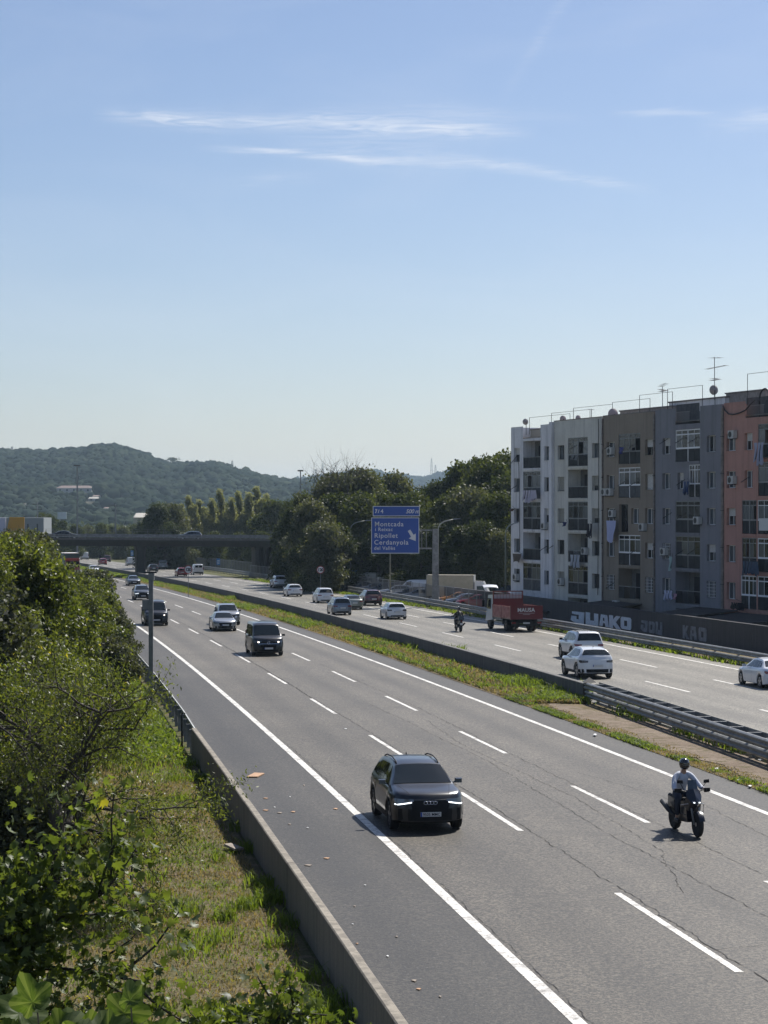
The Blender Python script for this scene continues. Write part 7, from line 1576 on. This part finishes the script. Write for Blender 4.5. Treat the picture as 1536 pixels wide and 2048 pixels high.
blades('roadside_weeds', scat(9000, 95, 330, 22.8, 24.8, 19, lambda Y, o: max(.05, min(1, .5 + 1.2 * nz(Y, o, .2, 3))), .01, 1.3), .28, .08, L_GRASS, 20, 'green weeds along the far guard rail', .5)
blades('far_verge_growth', scat(16000, 330, 640, 5.4, 8.0, 21, None, .0, 1.2), .34, .14, L_GRASS, 22, 'grass on the median beyond the bridge', .5)
q = [];
for xp, yp in ((465, 1200), (903, 1306), (1060, 1375), (1095, 1378), (1275, 1428), (1040, 1372), (1130, 1388), (1150, 1385), (845, 1300)):
    X, Y, Z = px(xp, yp); s = rg.normal(size=(240, 2)) * np.array([.4, .9]); q.append(np.column_stack([X + s[:, 0], Y + s[:, 1], np.full(240, Z)]))
blades('median_bush_weeds', np.concatenate(q), .55, .07, L_GRASS, 24, 'taller weed clumps along the barrier wall', .4)
# broad weed leaves in the bright grass
P = scat(9000, 68, 108, -18, -10.8, 25, None, .06, 1.0); P[:, 2] += np.random.default_rng(2).uniform(0, .3, len(P)); tag(link('broadleaf_weeds', leaves('broadleaf_weeds', P, .12, 'quad', L_GRASS, np.random.default_rng(26), -.4, .9)), 'broad leaved weeds mixed into the bright grass', kind='stuff')
# litter and boards
WOOD = mat('raw_wood', (.42, .25, .14), .75, var=.2, vscale=8); WOODG = mat('grey_wood', (.26, .22, .18), .85, var=.3, vscale=8)
def slab(pts, th, m_, nm, lb, cat, dz=.01, group=None):
    P = [Vector(px(x, y, dz)) for x, y in pts]; c = sum(P, Vector()) / len(P); mb = MB(); n = len(P); mb.add([p - c for p in P] + [p - c + Vector((0, 0, th)) for p in P], [tuple(range(n))[::-1], tuple(range(n, 2*n))] + [(i, (i+1) % n, n+(i+1) % n, n+i) for i in range(n)]); o = mb.build(nm, m_); o.location = c; tag(o, lb, cat, group); return o
slab([(493, 1555), (509, 1547), (529, 1548), (515, 1555)], .03, WOOD, 'wooden_board', 'square orange brown wooden board lying on the hard shoulder', 'board')
i = 0
for x, y, w_, h_, m_ in ((531, 1597, 10, 1.6, WOOD), (531, 1621, 12, 2, WOOD), (559, 1626, 11, 2, WOODG), (586, 1624, 10, 2, WOOD), (671, 1618, 10, 2.4, WOOD), (653, 1717, 13, 2.6, WOOD), (616, 1731, 16, 3, WOODG), (608, 1571, 4, 2.4, WOODG), (828, 1962, 12, 4, WOODG), (837, 1979, 11, 3, WOOD), (579, 1649, 7, 1.6, WOODG), (615, 1656, 5, 1.4, PLATEW), (580, 1594, 3, 1.4, PLATEW), (549, 1615, 4, 1.4, PLATEW), (730, 1771, 5, 1.4, PLATEW), (709, 1813, 5, 1.8, WOODG), (793, 1874, 6, 2, WOODG), (775, 1913, 5, 3, PLATEW), (705, 1849, 4, 1.6, PLATEW), (714, 1888, 6, 1.6, WOOD), (880, 1994, 6, 3, WOODG), (691, 1458, 6, 1.6, PLATEW)):
    slab([(x - w_ / 2, y), (x - w_ * .1, y - h_ / 2), (x + w_ / 2, y - h_ * .3), (x + w_ * .2, y + h_ / 2)], .012, m_, 'litter_scrap', 'small pale scrap of wood or paper on the hard shoulder', 'litter', .008, 'scraps littering the hard shoulder'); i += 1
slab([(448, 1692), (462, 1690), (488, 1700), (470, 1702)], .05, WOODG, 'broken_board', 'broken grey board lying in the grass next to the wall', 'board', .06)
for x, y in ((1063, 1406), (1110, 1395), (1120, 1398), (1500, 1573), (1520, 1520), (1478, 1561), (1190, 1470), (1434, 1538)):
    slab([(x - 4, y), (x, y - 2), (x + 4, y - .5), (x + 1, y + 1.5)], .02, PLATEW, 'litter_scrap', 'small white scrap lying on the dirt strip of the median', 'litter', .05, 'white scraps on the median dirt')

# ------------------------------------------------------------------ haze
hz = MB().box(-5200, 5200, -140, 8900, -12, 155).build('haze', None); hm = bpy.data.materials.new('haze_air'); hm.use_nodes = True; t = hm.node_tree; t.nodes.clear()
o_ = N(t, 'ShaderNodeOutputMaterial'); pv = N(t, 'ShaderNodeVolumePrincipled'); pv.inputs['Color'].default_value = (.62, .82, 1.0, 1); pv.inputs['Density'].default_value = .000080; pv.inputs['Anisotropy'].default_value = .3; t.links.new(pv.outputs[0], o_.inputs['Volume']); hz.data.materials.append(hm)
tag(hz, 'thin bluish haze over the whole landscape', kind='stuff')
